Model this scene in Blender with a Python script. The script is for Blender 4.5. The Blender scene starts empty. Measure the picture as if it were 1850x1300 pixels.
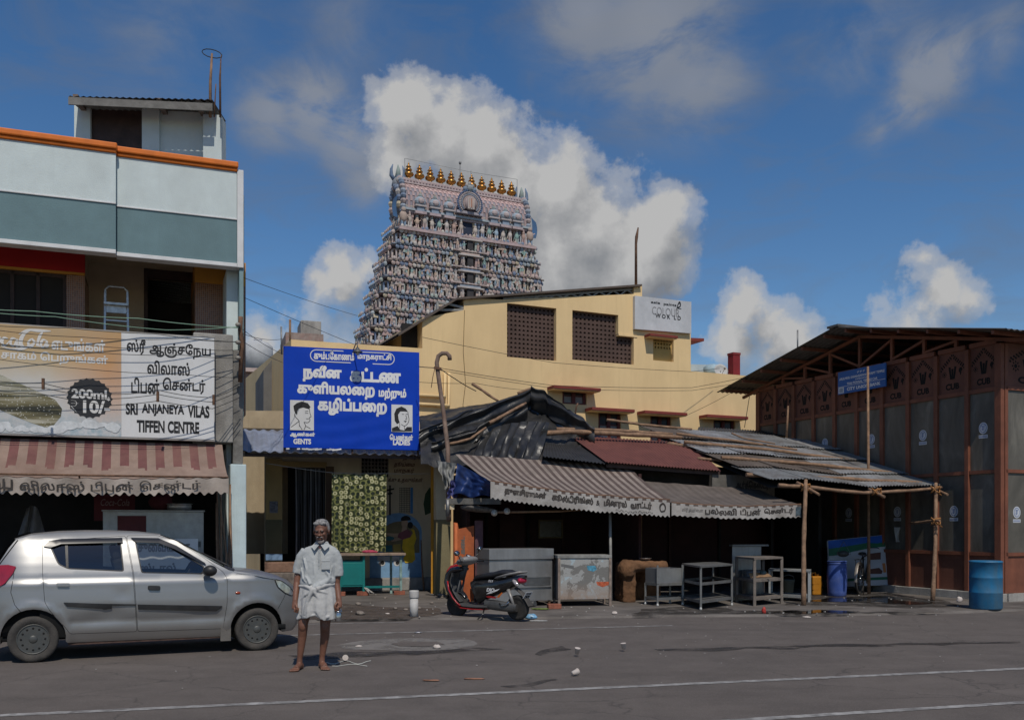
import bpy, bmesh, math, random
import numpy as np
from mathutils import Vector, Matrix, Euler, noise as mnoise
from mathutils.geometry import delaunay_2d_cdt
SC = bpy.context.scene
COL = SC.collection
R = math.radians
PI = math.pi
# ---------------------------------------------------------------- camera, sky, sun, exposure
CAMZ, FPX, CX, HY = 1.55,1700.0,925.0,948.0     # eye height, focal length / centre / horizon of the 1850x1300 photograph
cam = bpy.data.cameras.new('camera')
cam.sensor_width = 36.0
cam.lens = 36.0 * FPX / 1850.0
cam.shift_y = (HY - 650.0) / 1850.0
cam.clip_start, cam.clip_end = 0.1,3000
camo = bpy.data.objects.new('camera', cam); COL.objects.link(camo)
camo.location = (0,0, CAMZ); camo.rotation_euler = (R(90),0,0)
SC.camera = camo
SUN_EL, SUN_H = 54.0,(0.22,-0.975)               # elevation, horizontal direction towards the sun
SUN_STR, SKY_STR, EXPO = 4.6,0.085,-0.62
SC.view_settings.view_transform = 'Standard'
SC.view_settings.look = 'None'
SC.view_settings.exposure = EXPO
SC.view_settings.gamma = 1
SC.cycles.max_bounces = 6
SC.cycles.diffuse_bounces = 3
SC.cycles.glossy_bounces = 3
SC.cycles.transparent_max_bounces = 8
sl = bpy.data.lights.new('sun', 'SUN'); sl.energy = SUN_STR; sl.angle = R(0.5); sl.color = (1,.93,.82)
so = bpy.data.objects.new('sun', sl); COL.objects.link(so)
_sd = Vector((SUN_H[0] * math.cos(R(SUN_EL)), SUN_H[1] * math.cos(R(SUN_EL)), math.sin(R(SUN_EL)))).normalized()
so.rotation_euler = _sd.to_track_quat('Z', 'Y').to_euler()
so.location = (2,-10,30)
def pdir(px, py):
    return Vector(((px - CX) / FPX, 1.0,(HY - py) / FPX)).normalized()
class NT:
    """small helper to write node trees"""
    def __init__(s, nt): s.nt = nt
    def n(s, typ, **kw):
        nd = s.nt.nodes.new(typ)
        for k, v in kw.items():
            if k.startswith('i_'):
                key = k[2:]
                nd.inputs[int(key) if key.isdigit() else key].default_value = v
            else: setattr(nd, k, v)
        return nd
    def l(s, a, b): s.nt.links.new(a, b)
    def math(s, op, a, b=None, c=None, clamp=False):
        nd = s.nt.nodes.new('ShaderNodeMath'); nd.operation = op; nd.use_clamp = clamp
        for i, x in enumerate((a, b, c)):
            if x is None: continue
            if isinstance(x, (int, float)): nd.inputs[i].default_value = x
            else: s.l(x, nd.inputs[i])
        return nd.outputs[0]
    def vmath(s, op, a, b=None, sc=None):
        nd = s.nt.nodes.new('ShaderNodeVectorMath'); nd.operation = op
        for i, x in enumerate((a, b)):
            if x is None: continue
            if isinstance(x, (tuple, list, Vector)): nd.inputs[i].default_value = tuple(x)
            else: s.l(x, nd.inputs[i])
        if sc is not None:
            if isinstance(sc, (int, float)): nd.inputs['Scale'].default_value = sc
            else: s.l(sc, nd.inputs['Scale'])
        return nd.outputs['Value'] if op in ('DISTANCE', 'DOT_PRODUCT', 'LENGTH') else nd.outputs[0]
    def ramp(s, fac, stops, interp='LINEAR'):
        nd = s.nt.nodes.new('ShaderNodeValToRGB'); cr = nd.color_ramp; cr.interpolation = interp
        while len(cr.elements) < len(stops): cr.elements.new(0.5)
        for e, (p, c) in zip(cr.elements, stops):
            e.position = p; e.color = (c, c, c, 1) if isinstance(c, (int, float)) else (*c[:3],1)
        s.l(fac, nd.inputs[0]); return nd.outputs[0]
    def mix(s, fac, a, b, bt='MIX'):
        nd = s.nt.nodes.new('ShaderNodeMix'); nd.data_type = 'RGBA'; nd.blend_type = bt
        for i, x in ((0, fac),(6, a),(7, b)):
            if isinstance(x, (int, float)): nd.inputs[i].default_value = x if i == 0 else (x, x, x, 1)
            elif isinstance(x, (tuple, list)): nd.inputs[i].default_value = (*x[:3],1)
            else: s.l(x, nd.inputs[i])
        return nd.outputs[2]
    def noise(s, vec, scale, detail=5, rough=.55, dist=0.0):
        nd = s.nt.nodes.new('ShaderNodeTexNoise'); nd.inputs['Scale'].default_value = scale
        nd.inputs['Detail'].default_value = detail; nd.inputs['Roughness'].default_value = rough
        nd.inputs['Distortion'].default_value = dist
        if vec is not None: s.l(vec, nd.inputs['Vector'])
        return nd
# ---- world: Nishita sky with cumulus banks placed by direction
W = bpy.data.worlds.new('World'); SC.world = W; W.use_nodes = True
W.node_tree.nodes.clear()
CLOUDS = [  # px, py, radius (px), weight : where each bank stands in the sky
    (745,200,82,.95),(800,255,105,1.0),(870,265,105,1.0),(900,350,150,1.0),(1015,335,100,1.0),
    (1060,410,140,1.0),(1020,480,150,1.0),(1190,405,88,1.0),(1180,460,95,1.0),(1130,490,110,.95),(790,360,90,.7),
    (720,290,70,.7),
    (612,495,66,.72),(575,510,48,.6),(655,485,48,.6),(555,610,70,.35),(470,640,90,.5),
    (1342,552,60,.7),(1388,590,62,.6),(1325,612,70,.55),(1345,520,40,.5),
    (1695,535,58,.6),(1732,545,46,.52),(1665,480,38,.42),(1640,590,80,.48),(1420,620,90,.7),
    (700,640,120,.4), ]
THIN = [(1180,40,250,1),(1060,20,190,.9),(1250,150,170,.8),(1680,120,110,1.25),(1640,190,80,1.0),(1725,90,90,1.0),(1800,70,100,.8),(1590,235,70,.7),(570,190,120,1.15),(640,240,110,1.25),(490,200,110,.9),(660,330,80,.8),(1290,150,120,.8),(1560,60,200,.6),(300,60,260,.4),(640,70,160,.45)]
def cloud_group():
    g = bpy.data.node_groups.new('cloud_field', 'ShaderNodeTree')
    g.interface.new_socket('Dir', in_out='INPUT', socket_type='NodeSocketVector')
    g.interface.new_socket('D', in_out='OUTPUT', socket_type='NodeSocketFloat')
    t = NT(g)
    gi = t.n('NodeGroupInput'); go = t.n('NodeGroupOutput')
    d = gi.outputs[0]
    nz = t.noise(d, 9,4,.6)
    wv = t.vmath('SUBTRACT', nz.outputs['Color'],(.5,.5,.5))
    dw = t.vmath('ADD', d, t.vmath('SCALE', wv, sc=.05))
    acc = None
    for px, py, r, w in CLOUDS:
        c = pdir(px, py)
        ln = math.sqrt(((px - CX) / FPX) ** 2 + 1 + ((HY - py) / FPX) ** 2)
        rr = r / FPX / ln
        dist = t.vmath('DISTANCE', dw, c)
        b = t.math('MULTIPLY_ADD', dist, -1.0 * w / rr, 1.0 * w)
        acc = b if acc is None else t.math('SMOOTH_MAX', acc, b, .15)
    f1 = t.noise(d, 24,8,.6,.15)
    f2 = t.noise(d, 70,5,.6)
    s = t.math('ADD', t.math('MULTIPLY', t.math('SUBTRACT', f1.outputs[0],.5),1.0),
               t.math('MULTIPLY', t.math('SUBTRACT', f2.outputs[0],.5),.3))
    t.l(t.math('ADD', acc, s), go.inputs[0])
    return g
t = NT(W.node_tree)
sky = t.n('ShaderNodeTexSky'); sky.sky_type = 'NISHITA'; sky.sun_disc = False
sky.sun_elevation = R(SUN_EL); sky.sun_rotation = math.atan2(SUN_H[0], SUN_H[1])
sky.altitude = 50; sky.air_density = 1.0; sky.dust_density = .25; sky.ozone_density = 3.0
hs = t.n('ShaderNodeHueSaturation'); hs.inputs['Saturation'].default_value = 1.24; hs.inputs['Value'].default_value = 1.55
hs.inputs['Hue'].default_value = .503
t.l(sky.outputs[0], hs.inputs['Color'])
tc = t.n('ShaderNodeTexCoord')
CG = cloud_group()
nrm = t.vmath('NORMALIZE', tc.outputs['Generated'])
def cg(v):
    nd = t.n('ShaderNodeGroup'); nd.node_tree = CG; t.l(v, nd.inputs[0]); return nd.outputs[0]
D0 = cg(nrm)
D1 = cg(t.vmath('ADD', nrm, (-.012,-.008,.034)))
alpha = t.ramp(D0,[(-.0,0),(.2,.5),(.46,1)], 'EASE')
rel = t.math('SUBTRACT', D0, D1)
shade = t.math('MULTIPLY_ADD', rel, 1.05, t.math('MULTIPLY_ADD', D0,-.2,.72), clamp=True)
thick = t.math('MULTIPLY', D0,1.0, clamp=True)
CLW = 1.0
ccol = t.ramp(shade, [(.0,(3.5,3.75,4.2)),(.3,(4.7,4.9,5.2)),(.6,(6.2,6.3,6.5)),(.95,(8.6,8.6,8.6))])
wisp_v = t.vmath('MULTIPLY', nrm, (5,5,14))
wn = t.noise(wisp_v, 1.6,9,.62,.7)
wisp = t.math('MULTIPLY', t.ramp(wn.outputs[0],[(.46,0),(.78,1)]),.42)
base = t.mix(wisp, hs.outputs[0],(2.6,2.8,3.2))
tn = t.noise(t.vmath('MULTIPLY', nrm, (1,1,1.7)),9,9,.62,.5); T0 = None
for px, py, r, w in THIN:
    rr = r / FPX / math.sqrt(((px - CX) / FPX) ** 2 + 1 + ((HY - py) / FPX) ** 2)
    b_ = t.math('MULTIPLY_ADD', t.vmath('DISTANCE', nrm, pdir(px, py)),-w / rr, w)
    T0 = b_ if T0 is None else t.math('SMOOTH_MAX', T0, b_, .2)
T0 = t.math('MULTIPLY', T0,1.0, clamp=True)
thin = t.math('MULTIPLY', t.ramp(t.math('MULTIPLY', T0, t.math('MULTIPLY_ADD', tn.outputs[0],3.2,-.75)),[(.02,0),(.75,1)], 'EASE'),.72)
base = t.mix(thin, base, t.ramp(T0,[(.1,(3.2,3.6,4.3)),(.9,(5.0,5.2,5.6))]))
skyc = t.mix(alpha, base, ccol)
bg = t.n('ShaderNodeBackground'); bg.inputs[1].default_value = SKY_STR
t.l(skyc, bg.inputs[0])
wo = t.n('ShaderNodeOutputWorld'); t.l(bg.outputs[0], wo.inputs[0])
W.cycles.sampling_method = 'MANUAL'; W.cycles.sample_map_resolution = 512
# ---------------------------------------------------------------- placing helpers
def P(px, py, Y):                                   # point of the place seen at (px,py), Y metres away
    return Vector(((px - CX) / FPX * Y, Y, CAMZ + (HY - py) / FPX * Y))
def G(px, py, z=0.0):                               # ground point
    Y = FPX * (CAMZ - z) / (py - HY)
    return Vector(((px - CX) / FPX * Y, Y, z))
class Fr:                                           # upright frame: x along the facade, y into it, z up
    def __init__(s, X, Y, deg, z=0.0):
        s.o = Vector((X, Y, z)); s.deg = deg; a = R(deg)
        s.u = Vector((math.cos(a), math.sin(a),0)); s.w = Vector((-math.sin(a), math.cos(a),0))
    def uz(s, px, py, w=0.0):
        d = Vector(((px - CX) / FPX, 1.0,(HY - py) / FPX)); c = Vector((0,0, CAMZ))
        k = (w - (c - s.o).dot(s.w)) / d.dot(s.w)
        p = c + d * k - s.o
        return (p.dot(s.u), p.z)
    def loc(s, p):                                  # world -> local
        q = Vector(p) - s.o
        return Vector((q.dot(s.u), q.dot(s.w), q.z))
    def wld(s, x, y, z): return s.o + s.u * x + s.w * y + Vector((0,0, z))
    def poly(s, pts, w=0.0): return [s.uz(a, b, w) for a, b in pts]
    def rect(s, x0, y0, x1, y1, w=0.0):             # px box -> u0,u1,z0,z1 (averaged)
        a = s.uz(x0, y0, w); b = s.uz(x1, y1, w); xm = (x0 + x1) / 2
        z = sorted((s.uz(xm, y1, w)[1], s.uz(xm, y0, w)[1]))
        return a[0], b[0], z[0], z[1]
# ---------------------------------------------------------------- text outlines (non-zero winding fill)
def _tamil(s):
    out = []; pre = {'\u0bc6': '\u0bc6', '\u0bc7': '\u0bc7', '\u0bc8': '\u0bc8'}
    two = {'\u0bca': ('\u0bc6', '\u0bbe'), '\u0bcb': ('\u0bc7', '\u0bbe'), '\u0bcc': ('\u0bc6', '\u0bb3')}
    for ch in s:
        if ch in pre and out: out.insert(len(out) - 1, ch)
        elif ch in two and out:
            out.insert(len(out) - 1, two[ch][0]); out.append(two[ch][1])
        else: out.append(ch)
    return ''.join(out)
def _contours(body):
    cu = bpy.data.curves.new('tmp', 'FONT'); cu.body = _tamil(body); cu.size = 1.0
    ob = bpy.data.objects.new('tmp', cu); COL.objects.link(ob)
    cv = ob.to_curve(bpy.context.evaluated_depsgraph_get())
    res = []
    for sp in cv.splines:
        pts = []
        if sp.type == 'BEZIER':
            bp = sp.bezier_points; n = len(bp)
            for i in range(n):
                a, b = bp[i], bp[(i + 1) % n]
                p0, p1, p2, p3 = a.co, a.handle_right, b.handle_left, b.co
                if (p3 - p0).length < 1e-6: continue
                straight = abs((p1 - p0).cross(p3 - p0).z) < 1e-5 and abs((p2 - p0).cross(p3 - p0).z) < 1e-5
                for k in range(1 if straight else 4):
                    q = k / 4
                    v = (1-q)**3*p0 + 3*(1-q)**2*q*p1 + 3*(1-q)*q*q*p2 + q**3*p3
                    pts.append((v.x, v.y))
        else:
            pts = [(p.co.x, p.co.y) for p in sp.points]
        if len(pts) > 2: res.append(pts)
    ob.to_curve_clear()
    bpy.data.objects.remove(ob); bpy.data.curves.remove(cu)
    return res
def _area(l): return .5 * sum(l[i-1][0]*l[i][1] - l[i][0]*l[i-1][1] for i in range(len(l)))
def _offset(l, d, sgn):
    n = len(l); out = []
    for i in range(n):
        a, b, c = l[i-1], l[i], l[(i+1) % n]
        e1 = (b[0]-a[0], b[1]-a[1]); e2 = (c[0]-b[0], c[1]-b[1])
        l1 = math.hypot(*e1) or 1e-9; l2 = math.hypot(*e2) or 1e-9
        n1 = (e1[1]/l1,-e1[0]/l1); n2 = (e2[1]/l2,-e2[0]/l2)
        m = (n1[0]+n2[0], n1[1]+n2[1]); k = 1 + n1[0]*n2[0] + n1[1]*n2[1]
        k = max(k, .45)
        out.append((b[0] + sgn*d*m[0]/k, b[1] + sgn*d*m[1]/k))
    return out
def fill_loops(loops, keep=None, pts=()):
    """triangles of the non-zero winding fill of closed loops, optional extra interior points"""
    vs = []; es = []
    for l in loops:
        b = len(vs); n = len(l)
        vs += [Vector(p) for p in l]
        es += [(b+i, b+(i+1) % n) for i in range(n)]
    vs += [Vector(p) for p in pts]
    V, E, F, *_ = delaunay_2d_cdt(vs, es, [],0,1e-6)
    if not F: return [],[]
    V = np.array([(v.x, v.y) for v in V]); F = [f for f in F if len(f) == 3]; Fa = np.array(F)
    c = V[Fa].mean(axis=1); wn = np.zeros(len(c), int)
    for l in loops:
        A = np.array(l); B = np.roll(A, -1, axis=0)
        for (x0, y0),(x1, y1) in zip(A, B):
            up = (y0 <= c[:, 1]) & (y1 > c[:, 1]); dn = (y0 > c[:, 1]) & (y1 <= c[:, 1])
            s = (x1-x0)*(c[:, 1]-y0) - (c[:, 0]-x0)*(y1-y0)
            wn += (up & (s > 0)).astype(int) - (dn & (s < 0)).astype(int)
    F = [f for f, w in zip(F, wn) if w != 0]
    return [tuple(v) for v in V], F
_TXT = {}
def text_shape(body, bold=0.0):
    key = (body, bold)
    if key not in _TXT:
        cs = _contours(body)
        if bold:
            cs = [_offset(l, bold, -1) for l in cs] if sum(_area(l) for l in cs) < 0 else [_offset(l, bold, 1) for l in cs]
        V, F = fill_loops(cs)
        if V:
            xs = [V[i][0] for f in F for i in f]; ys = [V[i][1] for f in F for i in f]
            bb = (min(xs), max(xs), min(ys), max(ys))
        else: bb = (0,1,0,1)
        _TXT[key] = (V, F, bb)
    return _TXT[key]
# ---------------------------------------------------------------- mesh builder
class MB:
    def __init__(s): s.v = []; s.f = []; s.m = []; s.s = []; s.c = None; s.vn = None
    def add(s, vs, fs, mi=0, sm=False, col=None):
        b = len(s.v); s.v += [tuple(v) for v in vs]
        for f in fs:
            s.f.append(tuple(b+i for i in f)); s.m.append(mi); s.s.append(sm)
            if col is not None:
                if s.c is None: s.c = {}
                s.c[len(s.f)-1] = col
        return s
    def box(s, x0, x1, y0, y1, z0, z1, mi=0, col=None):
        return s.add([(x0,y0,z0),(x1,y0,z0),(x1,y1,z0),(x0,y1,z0),(x0,y0,z1),(x1,y0,z1),(x1,y1,z1),(x0,y1,z1)],
              [(0,3,2,1),(4,5,6,7),(0,1,5,4),(1,2,6,5),(2,3,7,6),(3,0,4,7)], mi, False, col)
    def cbox(s, c, sz, rot=(0,0,0), mi=0, col=None):
        E = Euler([R(a) for a in rot]).to_matrix(); c = Vector(c); hx, hy, hz = [a/2 for a in sz]
        vs = [c + E @ Vector((a*hx, b*hy, d*hz)) for d in (-1,1) for a, b in ((-1,-1),(1,-1),(1,1),(-1,1))]
        return s.add(vs, [(0,3,2,1),(4,5,6,7),(0,1,5,4),(1,2,6,5),(2,3,7,6),(3,0,4,7)], mi, False, col)
    def bar(s, p, q, w, h, mi=0, up=(0,0,1)):
        p = Vector(p); q = Vector(q); d = (q-p).normalized(); u = Vector(up)
        if abs(d.dot(u)) > .98: u = Vector((0,1,0))
        a = d.cross(u).normalized(); b = a.cross(d).normalized()
        vs = [x + a*i*w/2 + b*j*h/2 for x in (p, q) for i, j in ((-1,-1),(1,-1),(1,1),(-1,1))]
        return s.add(vs, [(0,3,2,1),(4,5,6,7),(0,1,5,4),(1,2,6,5),(2,3,7,6),(3,0,4,7)], mi)
    def tube(s, pts, r, n=8, mi=0, caps=True, sm=True, flat=1.0):
        pts = [Vector(p) for p in pts]; k = len(pts)
        rs = [r]*k if isinstance(r, (int, float)) else list(r)
        vs = []; a = None
        for i, p in enumerate(pts):
            d = (pts[min(i+1, k-1)] - pts[max(i-1,0)])
            d = d.normalized() if d.length > 1e-9 else Vector((0,0,1))
            if a is None:
                a = d.orthogonal().normalized() if abs(d.z) < .99 else Vector((1,0,0))
                a = (a - d*a.dot(d)).normalized()
            else:
                a = a - d*a.dot(d)
                a = a.normalized() if a.length > 1e-6 else d.orthogonal().normalized()
            b = d.cross(a)
            for j in range(n):
                t_ = 2*PI*j/n
                vs.append(p + (a*math.cos(t_) + b*math.sin(t_)*flat)*rs[i])
        fs = [(i*n+j, i*n+(j+1) % n, (i+1)*n+(j+1) % n, (i+1)*n+j) for i in range(k-1) for j in range(n)]
        s.add(vs, fs, mi, sm)
        if caps:
            b0 = len(s.v) - k*n
            s.f.append(tuple(range(b0+n-1, b0-1,-1))); s.m.append(mi); s.s.append(False)
            s.f.append(tuple(range(b0+(k-1)*n, b0+k*n))); s.m.append(mi); s.s.append(False)
        return s
    def lathe(s, prof, n=16, loc=(0,0,0), mat=None, mi=0, sm=True, col=None):
        M_ = mat or Matrix.Identity(3); loc = Vector(loc); vs = []
        for r_, z in prof:
            for j in range(n):
                t_ = 2*PI*j/n; vs.append(loc + M_ @ Vector((r_*math.cos(t_), r_*math.sin(t_), z)))
        k = len(prof)
        fs = [(i*n+j, i*n+(j+1) % n, (i+1)*n+(j+1) % n, (i+1)*n+j) for i in range(k-1) for j in range(n)]
        s.add(vs, fs, mi, sm, col)
        b0 = len(s.v) - k*n
        for e, rng in ((0, range(b0+n-1, b0-1,-1)),(k-1, range(b0+(k-1)*n, b0+k*n))):
            if prof[e][0] > 1e-4:
                s.f.append(tuple(rng)); s.m.append(mi); s.s.append(False)
                if col is not None: s.c[len(s.f)-1] = col
        return s
    def ell(s, c, r, n=12, k=8, rot=(0,0,0), mi=0, col=None, sm=True):
        E = Euler([R(a) for a in rot]).to_matrix()
        prof = [(math.cos(-PI/2 + PI*i/k), math.sin(-PI/2 + PI*i/k)) for i in range(k+1)]
        vs = []; c = Vector(c)
        for a, z in prof:
            a = max(a, 1e-3)
            for j in range(n):
                t_ = 2*PI*j/n; vs.append(c + E @ Vector((a*math.cos(t_)*r[0], a*math.sin(t_)*r[1], z*r[2])))
        fs = [(i*n+j, i*n+(j+1) % n, (i+1)*n+(j+1) % n, (i+1)*n+j) for i in range(k) for j in range(n)]
        fs += [tuple(range(n-1,-1,-1)), tuple(range(k*n, (k+1)*n))]
        return s.add(vs, fs, mi, sm, col)
    def grid(s, nx, ny, fn, mi=0, sm=True):
        vs = [fn(i/nx, j/ny) for j in range(ny+1) for i in range(nx+1)]
        for j in range(ny):
            for i in range(nx):
                pass
        fs = [(j*(nx+1)+i, j*(nx+1)+i+1,(j+1)*(nx+1)+i+1,(j+1)*(nx+1)+i) for j in range(ny) for i in range(nx)]
        if callable(mi):
            b = len(s.v); s.v += [tuple(v) for v in vs]
            for q, f in enumerate(fs):
                s.f.append(tuple(b+i for i in f)); s.m.append(mi((q % nx)/nx, (q // nx)/ny)); s.s.append(sm)
            return s
        return s.add(vs, fs, mi, sm)
    def sheet(s, nx, ny, fn, th, mi=0, sm=True):    # a grid with thickness th along the local normal's z/y
        s.grid(nx, ny, fn, mi, sm)
        s.grid(nx, ny, lambda a, b: Vector(fn(1-a, b)) + Vector(th), mi, sm)
        return s
    def wall(s, outer, holes=(), y0=0.0, y1=.3, mi=0, hole_d=None, mih=None, back=True):
        """upright slab in x,z with holes; outer/holes are loops of (x,z)"""
        if _area(outer) < 0: outer = outer[::-1]
        hs = [h if _area(h) < 0 else h[::-1] for h in holes]
        V, F = fill_loops([outer] + hs)
        s.add([(x, y0, z) for x, z in V], F, mi)
        if back:
            V2, F2 = fill_loops([outer]) if hole_d is not None else (V, F)
            s.add([(x, y1, z) for x, z in V2],[f[::-1] for f in F2], mi)
        for l in [outer]:
            n = len(l)
            s.add([(x, y0, z) for x, z in l] + [(x, y1, z) for x, z in l],
                  [(i, i+n, (i+1) % n + n, (i+1) % n) for i in range(n)], mi)
        yd = y1 if hole_d is None else y0 + hole_d
        for l in hs:
            n = len(l)
            s.add([(x, y0, z) for x, z in l] + [(x, yd, z) for x, z in l],
                  [(i, i+n, (i+1) % n + n, (i+1) % n) for i in range(n)], mi if mih is None else mih)
        return s
    def prism(s, loop, fn, d, mi=0, step=None):
        """flat outline (a,b) mapped by fn, extruded by vector d"""
        if _area(loop) < 0: loop = loop[::-1]
        V, F = fill_loops([loop]); d = Vector(d); n = len(loop)
        s.add([fn(a, b) for a, b in V], F, mi)
        s.add([Vector(fn(a, b)) + d for a, b in V],[f[::-1] for f in F], mi)
        s.add([fn(a, b) for a, b in loop] + [Vector(fn(a, b)) + d for a, b in loop],
              [(i, (i+1) % n, (i+1) % n + n, i+n) for i in range(n)], mi)
        return s
    def text(s, body, x0, x1, z0, z1, y, bold=0.0, mi=0, keep=False, fn=None, slant=0.0, align=.5):
        """text stretched into the box on the plane y; fn maps (x,z) to a point instead"""
        V, F, (a, b, c, d) = text_shape(body, bold)
        if not F: return s
        sx = (x1-x0)/(b-a); sz = (z1-z0)/(d-c)
        ox = 0
        if keep:
            k = min(sx, sz); ox = ((x1-x0) - k*(b-a))*align; sx = sz = k
        g = fn or (lambda x, z: (x, y, z))
        s.add([g(x0 + ox + (p[0]-a)*sx + slant*(p[1]-c)*sz, z0 + (p[1]-c)*sz) for p in V], F, mi)
        return s
    def build(s, name, mats, parent=None, loc=None, rotz=0.0, bevel=0.0, seg=2, sub=0, fix=True, weld=False, parts_of=None):
        me = bpy.data.meshes.new(name)
        me.from_pydata(s.v, [], s.f)
        if not isinstance(mats, (list, tuple)): mats = [mats]
        for m in mats: me.materials.append(m)
        me.polygons.foreach_set('material_index', s.m)
        me.polygons.foreach_set('use_smooth', s.s)
        if s.c:
            at = me.attributes.new('paint', 'FLOAT_COLOR', 'FACE')
            buf = [1.0]*(4*len(s.f))
            for i, cc in s.c.items(): buf[4*i:4*i+3] = cc[:3]
            at.data.foreach_set('color', buf)
        me.update()
        if fix or weld:
            bm = bmesh.new(); bm.from_mesh(me)
            if weld: bmesh.ops.remove_doubles(bm, verts=bm.verts, dist=1e-4)
            if fix: bmesh.ops.recalc_face_normals(bm, faces=bm.faces)
            bm.to_mesh(me); bm.free()
        if s.vn:
            N = []
            for v in me.vertices:
                q = s.vn.get((round(v.co.x, 3), round(v.co.y, 3), round(v.co.z, 3)))
                N.append(q if q else tuple(v.normal))
            me.normals_split_custom_set_from_vertices(N)
        o = bpy.data.objects.new(name, me); COL.objects.link(o)
        if parent is not None: o.parent = parent
        if loc is not None: o.location = loc
        o.rotation_euler = (0,0, rotz)
        if bevel:
            md = o.modifiers.new('edge', 'BEVEL'); md.width = bevel; md.segments = seg; md.limit_method = 'ANGLE'; md.angle_limit = R(40)
        if sub:
            md = o.modifiers.new('round', 'SUBSURF'); md.levels = sub; md.render_levels = sub
        return o
def tag(o, label=None, cat=None, group=None, kind=None):
    if label: o['label'] = label
    if cat: o['category'] = cat
    if group: o['group'] = group
    if kind: o['kind'] = kind
    return o
def thing(name, label, cat, loc=(0,0,0), rz=0.0, group=None, fr=None):
    o = bpy.data.objects.new(name, None); COL.objects.link(o); o.empty_display_size = .2
    if fr is not None: loc, rz = fr.o, R(fr.deg)
    o.location = loc; o.rotation_euler = (0,0, rz)
    return tag(o, label, cat, group)
def copy_tree(o, parent=None):
    c = o.copy(); COL.objects.link(c)
    if parent is not None: c.parent = parent
    for ch in list(o.children): copy_tree(ch, c)
    return c
# ---------------------------------------------------------------- materials
_MAT = {}
def mat(name, col, rough=.75, var=.12, vs=4.0, bump=.15, bs=40.0, metal=0.0, dirt=None, dirt_amt=.5, ds=1.2, spec=.4, streak=0.0, fn=None, coat=0.0):
    if name in _MAT: return _MAT[name]
    m = bpy.data.materials.new(name); m.use_nodes = True; nt = m.node_tree
    b = nt.nodes['Principled BSDF']; t = NT(nt)
    b.inputs['Roughness'].default_value = rough; b.inputs['Metallic'].default_value = metal
    b.inputs['Specular IOR Level'].default_value = spec
    if coat: b.inputs['Coat Weight'].default_value = coat; b.inputs['Coat Roughness'].default_value = .08
    tc = t.n('ShaderNodeTexCoord'); co = tc.outputs['Object']
    n1 = t.noise(co, vs, 6,.6)
    lo = tuple(max(0, c*(1-var*1.6)) for c in col); hi = tuple(min(1, c*(1+var*1.6)) for c in col)
    c = t.ramp(n1.outputs[0],[(.25, lo),(.75, hi)])
    if fn: c = fn(t, co, c, b)
    if dirt is not None:
        mp = t.n('ShaderNodeMapping'); t.l(co, mp.inputs[0]); mp.inputs['Scale'].default_value = (1,1,.35 if streak else 1)
        n2 = t.noise(mp.outputs[0], ds, 8,.65,.3)
        k = t.math('MULTIPLY', t.ramp(n2.outputs[0],[(.42,0),(.72,1)]), dirt_amt)
        if streak:
            mp2 = t.n('ShaderNodeMapping'); t.l(co, mp2.inputs[0]); mp2.inputs['Scale'].default_value = (9,9,.5)
            n3 = t.noise(mp2.outputs[0],1.0,5,.6)
            k = t.math('MAXIMUM', k, t.math('MULTIPLY', t.ramp(n3.outputs[0],[(.52,0),(.75,1)]), streak))
        c = t.mix(k, c, dirt)
    t.l(c, b.inputs['Base Color'])
    if bump:
        n4 = t.noise(co, bs, 5,.6)
        bp = t.n('ShaderNodeBump'); bp.inputs['Strength'].default_value = bump; bp.inputs['Distance'].default_value = .02
        t.l(n4.outputs[0], bp.inputs['Height']); t.l(bp.outputs[0], b.inputs['Normal'])
    _MAT[name] = m
    return m
def glass(name, tint=(.8,.85,.85), rough=.02, alpha=.25):
    if name in _MAT: return _MAT[name]
    m = bpy.data.materials.new(name); m.use_nodes = True; nt = m.node_tree; nt.nodes.clear(); t = NT(nt)
    g = t.n('ShaderNodeBsdfGlossy'); g.inputs['Roughness'].default_value = rough
    tr = t.n('ShaderNodeBsdfTransparent'); tr.inputs[0].default_value = (*tint, 1)
    fz = t.n('ShaderNodeFresnel'); fz.inputs[0].default_value = 1.5
    k = t.math('MULTIPLY_ADD', fz.outputs[0],1.0, alpha*.25, clamp=True)
    mx = t.n('ShaderNodeMixShader'); t.l(k, mx.inputs[0]); t.l(tr.outputs[0], mx.inputs[1]); t.l(g.outputs[0], mx.inputs[2])
    o = t.n('ShaderNodeOutputMaterial'); t.l(mx.outputs[0], o.inputs[0]); _MAT[name] = m
    return m
def paint_mat(name, rough=.8, spec=.3, grime=(.05,.045,.04), amt=.5):
    """material that takes each face's own paint colour from the mesh"""
    if name in _MAT: return _MAT[name]
    m = bpy.data.materials.new(name); m.use_nodes = True; nt = m.node_tree; t = NT(nt)
    b = nt.nodes['Principled BSDF']; b.inputs['Roughness'].default_value = rough; b.inputs['Specular IOR Level'].default_value = spec
    a = t.n('ShaderNodeAttribute'); a.attribute_name = 'paint'
    tc = t.n('ShaderNodeTexCoord'); n = t.noise(tc.outputs['Object'],1.7,7,.7)
    k = t.math('MULTIPLY', t.ramp(n.outputs[0],[(.45,0),(.75,1)]), amt)
    t.l(t.mix(k, a.outputs['Color'], grime), b.inputs['Base Color'])
    _MAT[name] = m
    return m
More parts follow.
